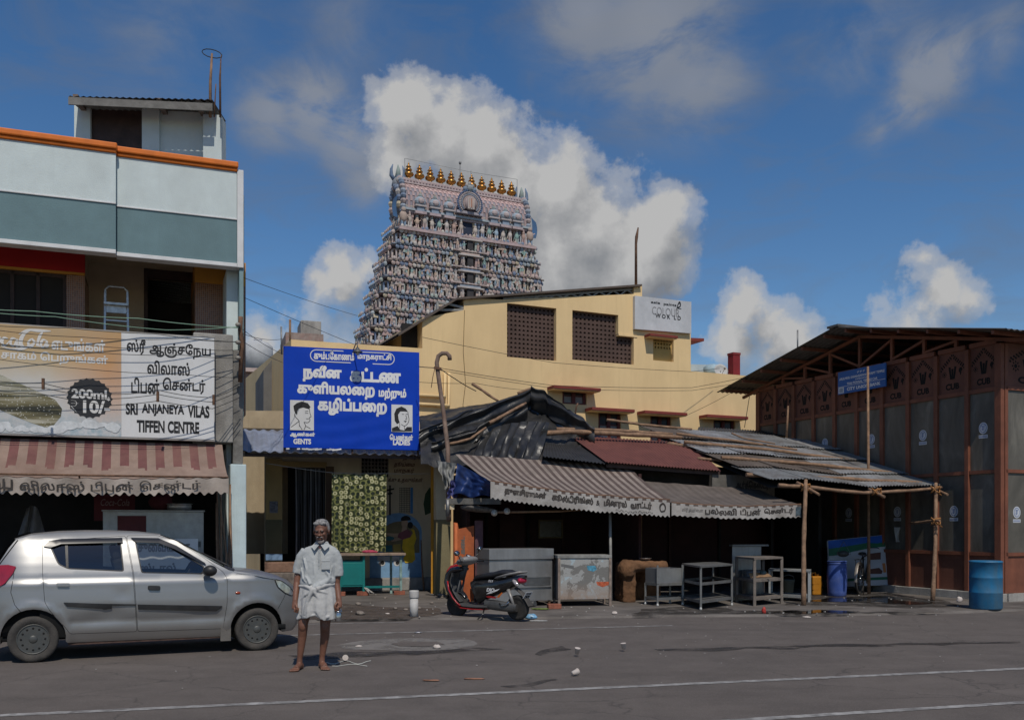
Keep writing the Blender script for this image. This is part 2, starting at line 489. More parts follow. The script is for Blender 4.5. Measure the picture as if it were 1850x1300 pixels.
def wav(mb, pts4, pitch, amp, rows=8, mi=0, th=.004, sag=0.0, jag=0.0, seed=1):
    """corrugated sheet spanning 4 corner points: back-left, back-right, front-right, front-left (ridges run back to front)"""
    A, B, C_, D = [Vector(p) for p in pts4]
    wid = max((B-A).length, (C_-D).length); nw = max(3, int(wid/pitch)); nx = nw*6
    nrm = (B-A).cross(D-A).normalized()
    if nrm.z < 0: nrm = -nrm
    rnd = random.Random(seed)
    jit = [rnd.uniform(-jag, jag) for _ in range(64)]
    def f(a, b):
        p = (A*(1-a)+B*a)*(1-b) + (D*(1-a)+C_*a)*b
        j = jit[int(a*nw/8) % 64]
        return p + nrm*(amp*math.sin(2*PI*nw*a) + sag*math.sin(PI*b)*(-1) + j*math.sin(3*b+j*90))
    mb.grid(nx, rows, f, mi, True)
    mb.grid(nx, rows, lambda a, b: f(1-a, b) - nrm*th, mi, True)
    return mb
# ---------------------------------------------------------------- ground, road, pavement
RD = 13.5
def road_fn(t, co, c, b):
    mp = t.n('ShaderNodeMapping'); t.l(co, mp.inputs[0]); mp.inputs['Rotation'].default_value = (0,0, R(-RD))
    mp.inputs['Scale'].default_value = (.22,1.5,1)
    n = t.noise(mp.outputs[0],1.3,8,.62,.25)
    c = t.mix(t.math('MULTIPLY', t.ramp(n.outputs[0],[(.35,0),(.7,1)]),.55), c, (.074,.062,.055))
    mp2 = t.n('ShaderNodeMapping'); t.l(co, mp2.inputs[0]); mp2.inputs['Rotation'].default_value = (0,0, R(-RD-3))
    mp2.inputs['Scale'].default_value = (.5,6,1)
    n2 = t.noise(mp2.outputs[0],1.0,6,.7,.4)
    c = t.mix(t.math('MULTIPLY', t.ramp(n2.outputs[0],[(.62,0),(.74,1)]),.5), c, (.05,.046,.044))
    n3 = t.noise(co, .35,6,.6,.3)
    c = t.mix(t.math('MULTIPLY', t.ramp(n3.outputs[0],[(.4,0),(.72,1)]),.35), c, (.165,.138,.12))
    v = t.n('ShaderNodeTexVoronoi'); v.inputs['Scale'].default_value = 130; t.l(co, v.inputs['Vector'])
    c = t.mix(t.math('MULTIPLY', t.ramp(v.outputs['Color'],[(.55,0),(.95,1)]),.4), c, (.22,.2,.185))
    v2 = t.n('ShaderNodeTexVoronoi'); v2.feature = 'DISTANCE_TO_EDGE'; v2.inputs['Scale'].default_value = .8; t.l(t.vmath('ADD', co, t.vmath('SCALE', t.noise(co, 3,4).outputs['Color'], sc=.35)), v2.inputs['Vector'])
    ck = t.math('MULTIPLY', t.ramp(v2.outputs['Distance'],[(0,1),(.012,0)]), t.math('MULTIPLY', t.ramp(n3.outputs[0],[(.45,0),(.55,1)]),.5))
    c = t.mix(ck, c, (.03,.028,.027))
    return c
road_m = mat('asphalt', (.117,.100,.090),.82,.16,2.2,.5,150, fn=road_fn, spec=.3)
pave_m = mat('pavement_concrete', (.14,.124,.112),.8,.28,1.3,.55,22, dirt=(.05,.041,.034), dirt_amt=.75, ds=.9)
soil_m = mat('soil', (.075,.055,.042),.95,.4,5,1.0,25, dirt=(.16,.13,.11), dirt_amt=.6, ds=6)
line_m = mat('road_paint', (.3,.29,.28),.8,.3,6,.3,90, dirt=(.1,.092,.088), dirt_amt=.95, ds=7)
wet_m = mat('wet_stain', (.040,.035,.031),.5,.3,1.5,.25,30, spec=.4)
def feather(m, lo=.35, hi=.62, sc=3.0):
    nt = m.node_tree; t = NT(nt); b = nt.nodes['Principled BSDF']; tc = t.n('ShaderNodeTexCoord'); n = t.noise(tc.outputs['Object'], sc, 7,.65)
    t.l(t.ramp(n.outputs[0],[(lo, 0),(hi, .85)]), b.inputs['Alpha'])
feather(wet_m)
pud_m = mat('puddle_water', (.012,.011,.010),.05,.2,1,.04,6, spec=.5)
dust_m = mat('dust_patch', (.215,.2,.186),.9,.15,3,.3,60, dirt=(.15,.135,.125), dirt_amt=.7, ds=3)
feather(dust_m, .22,.55)
def flat_patch(name, loop, z, m, th=.003, kind='structure', jitter=0.0, seed=0):
    rnd = random.Random(seed); pts = []
    n = len(loop)
    for i in range(n):
        a, b = loop[i], loop[(i+1) % n]
        L = math.hypot(b[0]-a[0], b[1]-a[1]); k = max(1, int(L/.12)) if jitter else 1
        for j in range(k):
            q = j/k; x = a[0]*(1-q)+b[0]*q; y = a[1]*(1-q)+b[1]*q
            nz = mnoise.noise(Vector((x*2.2, y*2.2, seed*3.1)))*jitter + mnoise.noise(Vector((x*7, y*7, seed)))*jitter*.4
            nx = mnoise.noise(Vector((x*2.2, y*2.2, seed*3.1+50)))*jitter
            pts.append((x+nx, y+nz))
    mb = MB()
    V, F = fill_loops([pts if _area(pts) > 0 else pts[::-1]])
    mb.add([(x, y, z) for x, y in V], F)
    return tag(mb.build(name, m), kind=kind)
mb = MB(); mb.add([(-400,-60,0),(400,-60,0),(400,700,0),(-400,700,0)],[(0,1,2,3)])
tag(mb.build('road', road_m), kind='structure')
PZ = .04
edge = [(-260,1150),(200,1140),(430,1130),(620,1121),(760,1119),(900,1119),(1080,1116),(1220,1114),(1420,1113),(1560,1111),(1700,1108),(1850,1103),(2100,1095)]
ep = []
for i in range(len(edge)-1):
    for k in range(6):
        q = k/6; px = edge[i][0]*(1-q)+edge[i+1][0]*q; py = edge[i][1]*(1-q)+edge[i+1][1]*q
        g = G(px, py); ep.append((g.x, g.y + .05*mnoise.noise(Vector((g.x*2.3,0,0))) + .03*mnoise.noise(Vector((g.x*9,3,0)))))
mb = MB()
loop = ep + [(60,90),(-60,90)]
V, F = fill_loops([loop])
mb.add([(x, y, PZ) for x, y in V], F)
n = len(ep)
mb.add([(x, y, PZ) for x, y in ep] + [(x, y-.05,0.001) for x, y in ep],[(i, i+n, i+n+1, i+1) for i in range(n-1)])
tag(mb.build('pavement', pave_m), kind='structure')
def strip(name, a, b, w0, m, z=.004, seed=1):
    """painted line between two ground points, edges slightly worn"""
    a = Vector(a); b = Vector(b); d = (b-a); L = d.length; d.normalize(); nn = Vector((-d.y, d.x, 0))
    k = int(L/.06); mb = MB(); rnd = random.Random(seed); vs = []
    for i in range(k+1):
        p = a + d*L*i/k
        e1 = w0/2*(1+rnd.uniform(-.14,.14)); e2 = w0/2*(1+rnd.uniform(-.14,.14))
        vs += [p + nn*e1 + Vector((0,0, z)), p - nn*e2 + Vector((0,0, z))]
    mb.add(vs, [(2*i, 2*i+1,2*i+3,2*i+2) for i in range(k)])
    return tag(mb.build(name, m), kind='structure')
strip('road_marking', G(-60,1294.8), G(1950,1202.5),.11, line_m)
strip('road_marking', G(1150,1312), G(1950,1262),.10, line_m, seed=2)
strip('road_marking', G(440,1149.5), G(1215,1129.5),.075, line_m, seed=3)
strip('road_marking', G(380,1131), G(730,1123.5),.05, line_m, seed=4)
def gl(pts, z=0.0): return [(G(a, b, z).x, G(a, b, z).y) for a, b in pts]
flat_patch('dust_patch', gl([(600,1166),(640,1158),(700,1153),(790,1153),(850,1158),(862,1166),(800,1174),(720,1176),(640,1174)]),.004, dust_m, jitter=.16, seed=3)
flat_patch('wet_stain', gl([(520,1184),(640,1177),(760,1175),(860,1171),(905,1173),(830,1178),(740,1184),(660,1187),(560,1192)]),.008, wet_m, jitter=.10, seed=5)
flat_patch('wet_stain', gl([(705,1163),(730,1158),(790,1159),(805,1164),(770,1168),(720,1167)]),.009, road_m, jitter=.06, seed=6)
flat_patch('wet_stain', gl([(985,1172),(1010,1166),(1030,1172),(1002,1178),(975,1185),(968,1183)]),.004, wet_m, jitter=.08, seed=7)
flat_patch('wet_stain', gl([(1180,1172),(1500,1164),(1850,1158),(1850,1161),(1500,1169),(1190,1176)]),.004, wet_m, jitter=.12, seed=8)
flat_patch('wet_stain', gl([(905,1240),(950,1234),(985,1228),(1005,1226),(1010,1228),(960,1238),(920,1242)]),.004, wet_m, jitter=.05, seed=9)
flat_patch('dirt', gl([(445,1119),(470,1100),(520,1094),(620,1090),(700,1096),(790,1098),(812,1108),(740,1117),(620,1119)], PZ), PZ+.004, soil_m, kind='stuff', jitter=.12, seed=12)
flat_patch('wet_stain', gl([(1140,1112),(1160,1100),(1210,1096),(1300,1096),(1330,1102),(1420,1103),(1560,1105),(1700,1104),(1705,1106),(1550,1107),(1420,1108),(1240,1109)], PZ), PZ+.004, wet_m, jitter=.14, seed=14)
feather(soil_m, .3,.55,4); feather(pud_m, .38,.5,1.6)
flat_patch('puddle', gl([(1360,1108),(1400,1103),(1480,1102),(1560,1104),(1540,1108),(1450,1110)], PZ), PZ+.008, pud_m, jitter=.12, seed=15)
flat_patch('puddle', gl([(1455,1086),(1500,1079),(1600,1076),(1660,1082),(1700,1090),(1640,1092),(1560,1088)], PZ), PZ+.008, pud_m, jitter=.12, seed=16)
flat_patch('wet_stain', gl([(1410,1092),(1470,1076),(1600,1070),(1700,1083),(1745,1095),(1640,1098),(1520,1094)], PZ), PZ+.004, wet_m, jitter=.12, seed=17)
# small scraps of paper and grit
lit_m = mat('litter_scraps', (.32,.30,.28),.9,.45,30,.2)
rnd = random.Random(5); mb = MB()
for i in range(120):
    px = rnd.uniform(0,1850); py = 1122 + abs(rnd.gauss(0,45))
    if py > 1290: continue
    g = G(px, py); a = rnd.uniform(0, PI); r_ = rnd.uniform(.004,.011); h_ = rnd.uniform(.003,.006)
    mb.cbox((g.x, g.y, h_/2+.005),(r_*2, r_, h_),(0, rnd.uniform(-10,10), math.degrees(a)))
for i in range(110):
    px = rnd.uniform(480,1750); py = rnd.uniform(1070,1116); g = G(px, py, PZ)
    if g.y > 20.5: continue
    mb.cbox((g.x, g.y, PZ+.012),(rnd.uniform(.012,.035), rnd.uniform(.012,.03),.014),(0, rnd.uniform(-15,15), rnd.uniform(0,180)))
tag(mb.build('litter', lit_m), 'scattered paper flecks and grit along the road edge', 'litter', kind='stuff')
# ---------------------------------------------------------------- left building
ALL = {}
FL = Fr((440-CX)/FPX*16.5,16.5,21)
pale = mat('pale_plaster', (.56,.63,.63),.85,.05,3,.25,60, dirt=(.40,.43,.42), dirt_amt=.5, ds=.8, streak=.28)
teal = mat('teal_plaster', (.135,.215,.235),.85,.06,3,.25,60, dirt=(.095,.145,.155), dirt_amt=.5, ds=.8, streak=.25)
orange = mat('orange_paint', (.62,.15,.012),.6,.1,5,.1)
white_trim = mat('white_trim', (.62,.62,.62),.8,.08,4,.1)
redwall = mat('red_wall', (.42,.012,.012),.7,.08,2,.1)
beige = mat('beige_wall', (.42,.33,.235),.85,.1,2,.15)
ochre = mat('ochre_wall', (.55,.25,.04),.8,.1,2,.15)
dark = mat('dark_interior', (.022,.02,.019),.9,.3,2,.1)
darkbrown = mat('dark_brown_wood', (.05,.028,.024),.6,.25,6,.2, dirt=(.02,.012,.01))
conc = mat('old_concrete', (.33,.315,.29),.92,.2,2.5,.5,30, dirt=(.1,.092,.085), dirt_amt=.75, ds=1.5, streak=.7)
def tile_fn(t, co, c, b):
    br = t.n('ShaderNodeTexBrick'); br.offset = 0; br.inputs['Scale'].default_value = 1
    br.inputs['Brick Width'].default_value = .035; br.inputs['Row Height'].default_value = .035; br.inputs['Mortar Size'].default_value = .004
    br.inputs['Color1'].default_value = (.30,.11,.04,1); br.inputs['Color2'].default_value = (.17,.06,.025,1); br.inputs['Mortar'].default_value = (.30,.22,.17,1)
    s = t.n('ShaderNodeSeparateXYZ'); t.l(co, s.inputs[0]); k = t.n('ShaderNodeCombineXYZ')
    t.l(t.math('ADD', s.outputs[0], s.outputs[1]), k.inputs[0]); t.l(s.outputs[2], k.inputs[1]); t.l(k.outputs[0], br.inputs['Vector'])
    return br.outputs[0]
tiles = mat('mosaic_tiles', (.4,.16,.06),.35,.1,4,.05, fn=tile_fn)
bld = thing('shop_building', 'white and teal two-storey building with orange parapet coping and a tea shop at street level', 'building', fr=FL)
UL = -9.5
mb = MB()  # upper storey volume behind, side wall, ground floor shell (open to the street)
mb.box(UL, -.02,3.2,9,0,7.0)
mb.box(-.26,-.015,.35,3.2,0,6.1)                        # right party wall
mb.build('wall', pale, bld)
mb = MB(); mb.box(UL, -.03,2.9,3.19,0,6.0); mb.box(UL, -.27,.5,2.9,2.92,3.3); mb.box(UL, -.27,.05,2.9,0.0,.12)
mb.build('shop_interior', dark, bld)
ustep = FL.uz(210,440)[0]
# parapet: two panels, the left one a step forward
def parapet(u0, u1, w, nm):
    m1 = MB(); m1.box(u0, u1, w, w+.2,6.9,7.72); m1.build('upper_panel', pale, bld, bevel=.01)
    m1 = MB(); m1.box(u0, u1, w+.002, w+.2,6.12,6.898); m1.build('lower_panel', teal, bld, bevel=.01)
    m1 = MB(); m1.box(u0-.0, u1+.02, w-.07, w+.27,7.78,7.88); m1.box(u0, u1+.01, w-.035, w+.235,7.722,7.778); m1.build('coping', orange, bld, bevel=.02)
    m1 = MB(); m1.box(u0, u1, w-.03, w+.22,6.05,6.118); m1.box(u0, u1, w-.018, w-.001,6.875,6.905); m1.build('trim', white_trim, bld, bevel=.008)
parapet(UL, ustep, -.13, 'l'); parapet(ustep+.002,-.11,0, 'r')
m1 = MB(); m1.box(-.108,-.0,-.02,.22,6.05,7.76); m1.build('trim', white_trim, bld, bevel=.01)
m1 = MB(); m1.box(-.006,.03,.22,9,6.05,7.4); m1.build('side_parapet', pale, bld)
m1 = MB(); m1.box(UL, -.02,.2,3.2,6.48,6.6); m1.build('soffit', beige, bld); m1 = MB(); m1.box(UL, -.02,.22,9,6.9,7.0); m1.build('roof', conc, bld)
m1 = MB(); m1.box(UL, -.27,-.02,3.2,3.3,3.62); m1.build('slab', conc, bld)
# first floor recess
W1 = 1.1
ur = FL.uz(153,500, W1)[0]
zr = FL.uz(80,487, W1)[1]
uwin1 = FL.uz(120,500, W1)[0]
m1 = MB(); m1.box(UL, ur, W1, W1+.15, zr, 6.48); m1.build('fascia', redwall, bld)
m1 = MB(); m1.box(UL, ur, W1-.012, W1+.05, zr-.045, zr-.001); m1.box(UL, uwin1, W1+.02, W1+.15,3.62,4.2); m1.build('lintel', ochre, bld)
m1 = MB(); m1.box(uwin1, ur, W1,3.2,3.62, zr-.05); m1.build('tiled_column', tiles, bld)
m1 = MB(); m1.box(ur, ur+.004, W1+.16,3.0, zr, 6.47); m1.build('side_wall', beige, bld)
# window
wz0, wz1 = 4.2, zr-.05
win = MB()
xs = [UL, uwin1-2.2, uwin1-1.36, uwin1-.82, uwin1-.42, uwin1]
for x in xs[1:]: win.box(x-.06, x, W1+.04, W1+.1, wz0, wz1)
win.box(UL, uwin1, W1+.04, W1+.1, wz1-.06, wz1+.0); win.box(UL, uwin1, W1+.04, W1+.1, wz0, wz0+.05)
wf = win.build('window', darkbrown, bld)
m1 = MB(); m1.box(UL, uwin1-.06, W1+.065, W1+.075, wz0+.05, wz1-.06); m1.build('pane', mat('dark_glass', (.03,.026,.024),.6,.1,2,.0, spec=.12), wf)
m1 = MB()
for i in range(9): m1.box(uwin1-.78, uwin1-.5, W1+.085, W1+.1, wz0+.1+i*.055, wz0+.125+i*.055)
for i in range(9): m1.box(uwin1-1.3, uwin1-.9, W1+.085, W1+.1, wz0+.1+i*.055, wz0+.125+i*.055)
m1.build('louvre', mat('grey_louvre', (.2,.19,.18),.6), wf)
# recess back wall (beige), dark doorway, ochre panel and tiled pier
W2 = 2.3
ub0, ub1 = FL.uz(150,500, W2)[0], FL.uz(262,500, W2)[0]
ud1 = FL.uz(352,520, W2-.5)[0]
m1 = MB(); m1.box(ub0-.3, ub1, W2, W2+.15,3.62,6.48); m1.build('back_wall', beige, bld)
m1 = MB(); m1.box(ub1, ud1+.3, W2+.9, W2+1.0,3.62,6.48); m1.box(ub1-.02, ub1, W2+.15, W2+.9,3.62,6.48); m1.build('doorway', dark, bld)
m1 = MB(); m1.box(ub1-.02, ub1+.05, W2-.02, W2+.1,3.62,6.47); m1.box(ub1+.05, ud1, W2, W2+.1,6.3,6.47); m1.build('door_frame', darkbrown, bld)
W3 = 1.25
u3, u4 = FL.uz(352,540, W3)[0], FL.uz(424,540, W3)[0]
zo = FL.uz(380,512, W3)[1]
m1 = MB(); m1.box(u3, u4+.2, W3,3.1, zo, 6.48); m1.build('ochre_panel', ochre, bld)
m1 = MB(); m1.box(u3+.002, u4+.2, W3+.004,3.1,3.62, zo-.003); m1.build('tiled_column', tiles, bld)
m1 = MB(); m1.box(u4-.02,-.0,.02, W3+.3,3.4,6.04); m1.build('pier', mat('bluegreen_pier', (.2,.3,.32),.85,.08,3,.2, dirt=(.12,.18,.19)), bld)
# concrete pier right of the signboard, dark post, pale blue pier at street level
ua, ub_ = FL.uz(388,700,-.1)[0], FL.uz(421,700,-.1)[0]
m1 = MB(); m1.box(ua-.35, ub_, -.1,.34,2.98,4.85); m1.build('concrete_pier', conc, bld, bevel=.015)
m1 = MB(); m1.box(ub_+.004,-.01,-.02,.34,2.62,4.6); m1.build('concrete_pier', mat('sooty_concrete', (.2,.19,.175),.92,.3,3,.5, dirt=(.04,.037,.034), dirt_amt=.8, ds=2), bld, bevel=.01)
ug0, ug1 = FL.uz(416,940,-.12)[0], FL.uz(445,940,-.12)[0]
m1 = MB(); m1.box(ug0, ug1,-.12,.34,0, FL.uz(430,838,-.12)[1]); m1.build('pier', mat('paleblue_pier', (.5,.6,.62),.8,.08,3,.2, dirt=(.3,.36,.37), streak=.5), bld, bevel=.015)
# stair room on the roof
FS = Fr((268-CX)/FPX*18.2,18.2,6)
def su(px, py, w=0): return FS.uz(px, py, w)
bs0, bs1 = su(133,230)[0], su(402,230,-.12)[0]
def sx(px): return su(px, 230)[0]
zt = su(268,196)[1]
st = MB(); st.box(sx(134), sx(163),0,.8,6.95, zt); st.box(sx(258), sx(289),-.06,.2,6.95, zt); st.box(sx(289), sx(369),.02,.2,6.95, zt-.02); st.box(sx(163), sx(258),.5,.8,6.95, zt); st.box(sx(289), sx(369),.2,.8,6.95, zt)
def to_bld(o):
    o.parent = bld; l = FL.loc(FS.o); o.location = l; o.rotation_euler = (0,0, R(FS.deg-FL.deg)); return o
to_bld(st.build('stair_room', pale, None))
st = MB(); st.box(sx(369.5), sx(403),-.14,.3,6.95, su(385,207,-.14)[1]); to_bld(st.build('stair_pier', pale, None, bevel=.01))
st = MB(); st.box(sx(163)+.002, sx(258)-.002,.08,.14,6.95, zt-.02); to_bld(st.build('door', darkbrown, None))
st = MB(); st.tube([(sx(176),.07,7.62),(sx(176),.02,7.62),(sx(176),.02,7.72),(sx(176),.07,7.72)],.012,6); to_bld(st.build('handle', conc, None))
st = MB()
za, zb = su(125,174,-.5)[1], su(383,180,-.5)[1]
def roofpt(a, b):
    x = (su(124,180,-.5)[0])*(1-a) + (su(384,185,-.5)[0])*a
    return Vector((x, -.5 + 1.3*b, za*(1-a)+zb*a + .14*b + .012*math.sin(a*2*PI*22)))
st.grid(88,3, roofpt); st.grid(88,3, lambda a, b: roofpt(1-a, b)-Vector((0,0,.05)))
st.box(su(124,180,-.5)[0], su(384,185,-.5)[0],-.52,-.49, za-.16, za-.02)
sheet_m = mat('old_cement_sheet', (.17,.165,.155),.85,.2,5,.3, dirt=(.07,.065,.06), dirt_amt=.7, ds=2)
to_bld(st.build('stair_roof', sheet_m, None))
for px in (152,299,368): to_bld(MB().box(sx(px)-.05, sx(px)+.04,-.46,.9, zt-.10, zt+.01).build('roof_beam', mat('weathered_beam', (.16,.12,.1),.9,.3), None))
# rods standing on the stair room
rust = mat('rusty_steel', (.14,.075,.045),.85,.35,14,.4,60, dirt=(.06,.035,.025))
bamboo = mat('bamboo', (.24,.145,.088),.8,.3,9,.4,50, dirt=(.11,.065,.04), dirt_amt=.6, ds=8)
greymetal = mat('grey_metal', (.2,.2,.2),.5,.2,6,.1, metal=.6)
def rod(name, label, cat, pts, r, m, group=None, n=6):
    o = MB().tube([Vector(p) - Vector(pts[0]) for p in pts], r, n).build(name, m, loc=pts[0]); return tag(o, label, cat, group)
YS = 18.0
rod('pole', 'bare bamboo pole standing on the rooftop stair room with a wire loop at its top', 'pole', [P(380,212, YS), P(380,150, YS), P(383,97, YS)],[.03,.028,.02], bamboo, 'rods on the stair room roof')
rod('pole', 'tallest thin rusty rod at the right corner of the stair room roof', 'pole', [P(398,212, YS), P(397.5,140, YS), P(399.5,100, YS)],[.022,.02,.008], rust, 'rods on the stair room roof')
rod('pole', 'short thin rusty rod between the bamboo pole and the taller rod', 'pole', [P(387,212, YS), P(390,152, YS)],[.014,.01], rust, 'rods on the stair room roof')
wl = [P(383 + 18*math.cos(a)-6*math.sin(a)*.3,97 + 7*math.sin(a) + 9*math.cos(a)*.5, YS) for a in [i*.5 for i in range(14)]] + [P(398,110, YS)]
rod('wire_loop', 'loop of black wire hanging from the bamboo pole above the roof', 'wire', wl, .009, mat('black_cable', (.02,.02,.02),.6))
# aluminium step ladder on the balcony
alu = mat('aluminium', (.5,.5,.5),.4,.15,8,.1, metal=.7, dirt=(.25,.22,.2), dirt_amt=.6, ds=12)
WL_ = 1.0
lo = FL.uz(210,595, WL_); lad = thing('step_ladder', 'folding aluminium step ladder standing open on the balcony above the shop', 'ladder', FL.wld(lo[0], WL_, 3.62), R(FL.deg))
ux = lambda px, py: FL.uz(px, py, WL_)[0] - lo[0]
zx = lambda px, py: FL.uz(px, py, WL_)[1] - 3.62
xl0, xl1, xt0, xt1 = ux(188,590), ux(234,590), ux(190,530), ux(230,530)
zt_, zb_ = zx(210,517),0
for a, b in ((xl0, xt0),(xl1, xt1)):
    MB().bar((a-.0,-.1,0),(b, .05, zt_-.08),.035,.05).build('rail', alu, lad)
    MB().bar((a, .45,0),(b, .09, zt_-.25),.025,.04).build('rear_leg', alu, lad)
for i, py in enumerate((600,578,560)):
    z = zx(210, py); k = z/(zt_)
    MB().box(xl0*(1-k)+xt0*k, xl1*(1-k)+xt1*k, -.12+.15*k, -.02+.15*k, z-.025, z).build('step', alu, lad)
MB().box(xt0-.02, xt1+.02,-.08,.14, zx(210,552), zx(210,548)).build('step', alu, lad)
MB().box(xt0+.02, xt1-.02,.0,.03, zx(210,565), zx(210,550)).build('platform_panel', alu, lad)
MB().tube([(xt0,.05, zt_-.2),(xt0,.05, zt_-.06),(xt0+.06,.05, zt_),(xt1-.06,.05, zt_),(xt1,.05, zt_-.06),(xt1,.05, zt_-.2)],.02,8).build('handle', alu, lad)
# ---- signboard
blackp = mat('black_paint', (.012,.012,.014),.6,.1,5,0)
whitep = mat('white_sign', (.62,.62,.62),.55,.05,2,.02, dirt=(.45,.44,.42), dirt_amt=.4, ds=1.5, streak=.2)
WS = -.32
s0, s1, s2 = FL.uz(-160,690, WS)[0], FL.uz(219,690, WS)[0], FL.uz(388,690, WS)[0]
zs0 = FL.uz(388,797, WS)[1]; zs1 = FL.uz(388,609, WS)[1]
sg = thing('shop_sign', 'long signboard above the shop with a cold drink advert and white panel of black lettering', 'sign', fr=FL)
MB().box(s0, s2, WS+.006, WS+.12, zs0, zs1).build('frame', mat('sign_frame', (.3,.28,.26),.6), sg)
def ad_fn(t, co, c, b):
    s = t.n('ShaderNodeSeparateXYZ'); t.l(co, s.inputs[0]); x, z = s.outputs[0], s.outputs[2]
    n = t.noise(co, 2.5,5,.6)
    # printed backdrop: tan top with an orange corner, pale middle, ice along the foot
    h = t.math('DIVIDE', t.math('SUBTRACT', z, zs0), zs1-zs0)
    hh = t.math('ADD', h, t.math('MULTIPLY', t.math('SUBTRACT', n.outputs[0],.5),.12))
    c = t.ramp(hh, [(.1,(.5,.51,.52)),(.5,(.52,.5,.46)),(.68,(.5,.38,.22)),(.9,(.44,.3,.15))])
    r = t.vmath('DISTANCE', co, (s1-.1, WS, zs1-.75))
    c = t.mix(t.math('MULTIPLY', t.ramp(r, [(.1,1),(1.0,0)]),.75), c, (.52,.24,.09))
    ice = t.noise(co, 9,6,.7)
    ik = t.math('MULTIPLY', t.ramp(hh, [(.1,1),(.24,0)]), t.ramp(ice.outputs[0],[(.4,0),(.6,1)]))
    return t.mix(ik, c, (.3,.38,.42))
ad_m = mat('advert_print', (.5,.4,.3),.5,.05,2,0, fn=ad_fn, dirt=(.4,.37,.33), dirt_amt=.3, ds=1.2)
ap = MB().box(s0+.03, s1, WS, WS+.005, zs0+.03, zs1-.02).build('advert_panel', ad_m, sg)
wp = MB().box(s1+.002, s2-.01, WS-.001, WS+.005, zs0+.03, zs1-.02).build('name_panel', whitep, sg)
def fit(mbx, fr, body, px0, py0, px1, py1, w, bold=.0, **k):
    u0, u1, z0, z1 = fr.rect(px0, py0, px1, py1, w)
    return mbx.text(body, u0, u1, z0, z1, w, bold, **k)
lt = MB(); w_ = WS-.0035
fit(lt, FL, 'ஸ்ரீ', 229,612,263,641, w_, .03); fit(lt, FL, 'ஆஞ்சநேய', 270,620,381,647, w_, .03)
fit(lt, FL, 'விலாஸ்', 266,652,343,677, w_, .03)
fit(lt, FL, 'டிபன்', 237,682,288,711, w_, .03); fit(lt, FL, 'சென்டர்', 294,683,371,711, w_, .03)
fit(lt, FL, 'SRI', 227,728,249,749, w_, .045); fit(lt, FL, 'ANJANEYA', 256,730,333,752, w_, .045); fit(lt, FL, 'VILAS', 339,732,378.5,754.5, w_, .045)
fit(lt, FL, 'TIFFEN', 247,759,297.5,781, w_, .045); fit(lt, FL, 'CENTRE', 303,761,360,783, w_, .045)
lt.build('lettering', blackp, wp)
lt = MB(); cream = mat('pale_lettering', (.6,.59,.57),.6,.05,4,0)
fit(lt, FL, 'எடுங்கள்', 93,611,190,634, w_, .03); fit(lt, FL, 'சாகம் பெறுங்கள்', 2,636,195,658, w_, .03)
fit(lt, FL, 'ஞ்', -34,634,-4,656, w_, .03)
lt.build('lettering', cream, ap)
# flowing script drawn as ribbons
def ribbon(mb, fr, pts, w, wid, n=10, flat=.02):
    """smooth thick-thin pen stroke through px points (px,py,width)"""
    q = [Vector((*fr.uz(a, b, w), wd)) for a, b, wd in pts]; out = []
    for i in range(len(q)-1):
        p0, p1, p2, p3 = q[max(i-1,0)], q[i], q[i+1], q[min(i+2, len(q)-1)]
        for k in range(n):
            s = k/n
            out.append(.5*((2*p1)+(p2-p0)*s+(2*p0-5*p1+4*p2-p3)*s*s+(3*p1-p0-3*p2+p3)*s**3))
    out.append(q[-1]); vs = []
    for i, p in enumerate(out):
        d = out[min(i+1, len(out)-1)] - out[max(i-1,0)]; L = math.hypot(d.x, d.y) or 1
        nx, nz = -d.y/L, d.x/L; h = p.z*wid/2
        vs += [(p.x+nx*h, w-.0004*(i % 3), p.y+nz*h),(p.x-nx*h, w-.0004*(i % 3), p.y-nz*h)]
    mb.add(vs, [(2*i, 2*i+1,2*i+3,2*i+2) for i in range(len(out)-1)])
lt = MB(); u_ = .012
def rib(*pts): ribbon(lt, FL, pts, w_, u_)
rib((-14,618,2),(-19,608,3),(-12,598,2),(-6,604,1)); rib((-4,608,2),(-9,614,3),(-4,621,2),(2,613,2),(-3,607,2))
rib((14,611,1),(7,610,3),(4,618,3),(9,624,2),(17,616,1)); rib((29,612,1),(22,611,3),(19,619,3),(24,625,2),(31,613,2),(30,625,3),(36,620,1))
rib((62,598,1),(58,595,2),(44,602,4),(37,618,5),(44,628,4),(58,621,1)); rib((34,604,1),(48,596,2),(70,597,4),(92,598,1))
rib((56,612,2),(51,619,3),(55,627,3),(62,618,3),(57,611,2)); rib((66,625,2),(72,608,3),(77,600,1),(71,606,2),(68,622,3),(74,625,1))
rib((84,615,1),(77,614,3),(74,622,3),(78,627,2),(85,616,2),(84,626,3),(89,622,1)); rib((2,625,1),(20,630,2),(44,629,3),(30,633,1))
lt.build('script_lettering', cream, ap)
# starburst price badge
bc = FL.uz(162,719, WS-.003); br_ = (FL.uz(204,719, WS)[0] - FL.uz(120,719, WS)[0])/2
bp = []
for i in range(22*4):
    a = 2*PI*i/88; k = (i % 4)/4; r_ = br_*(1-.075*math.sin(PI*k)); bp.append((bc[0]+r_*math.cos(a), bc[1]+r_*.95*math.sin(a)))
bd = MB().prism(bp, lambda a, b: (a, WS-.004, b),(0,.003,0)).build('price_badge', mat('badge_black', (.02,.02,.022),.5), ap)
lt = MB(); w2 = WS-.006
fit(lt, FL, '200ml', 129,703,193,720, w2,.035); fit(lt, FL, '₹10/-', 128,723,199,746, w2,.035); fit(lt, FL, '*', 193,717,199,724, w2,.04)
lt.build('lettering', cream, bd)
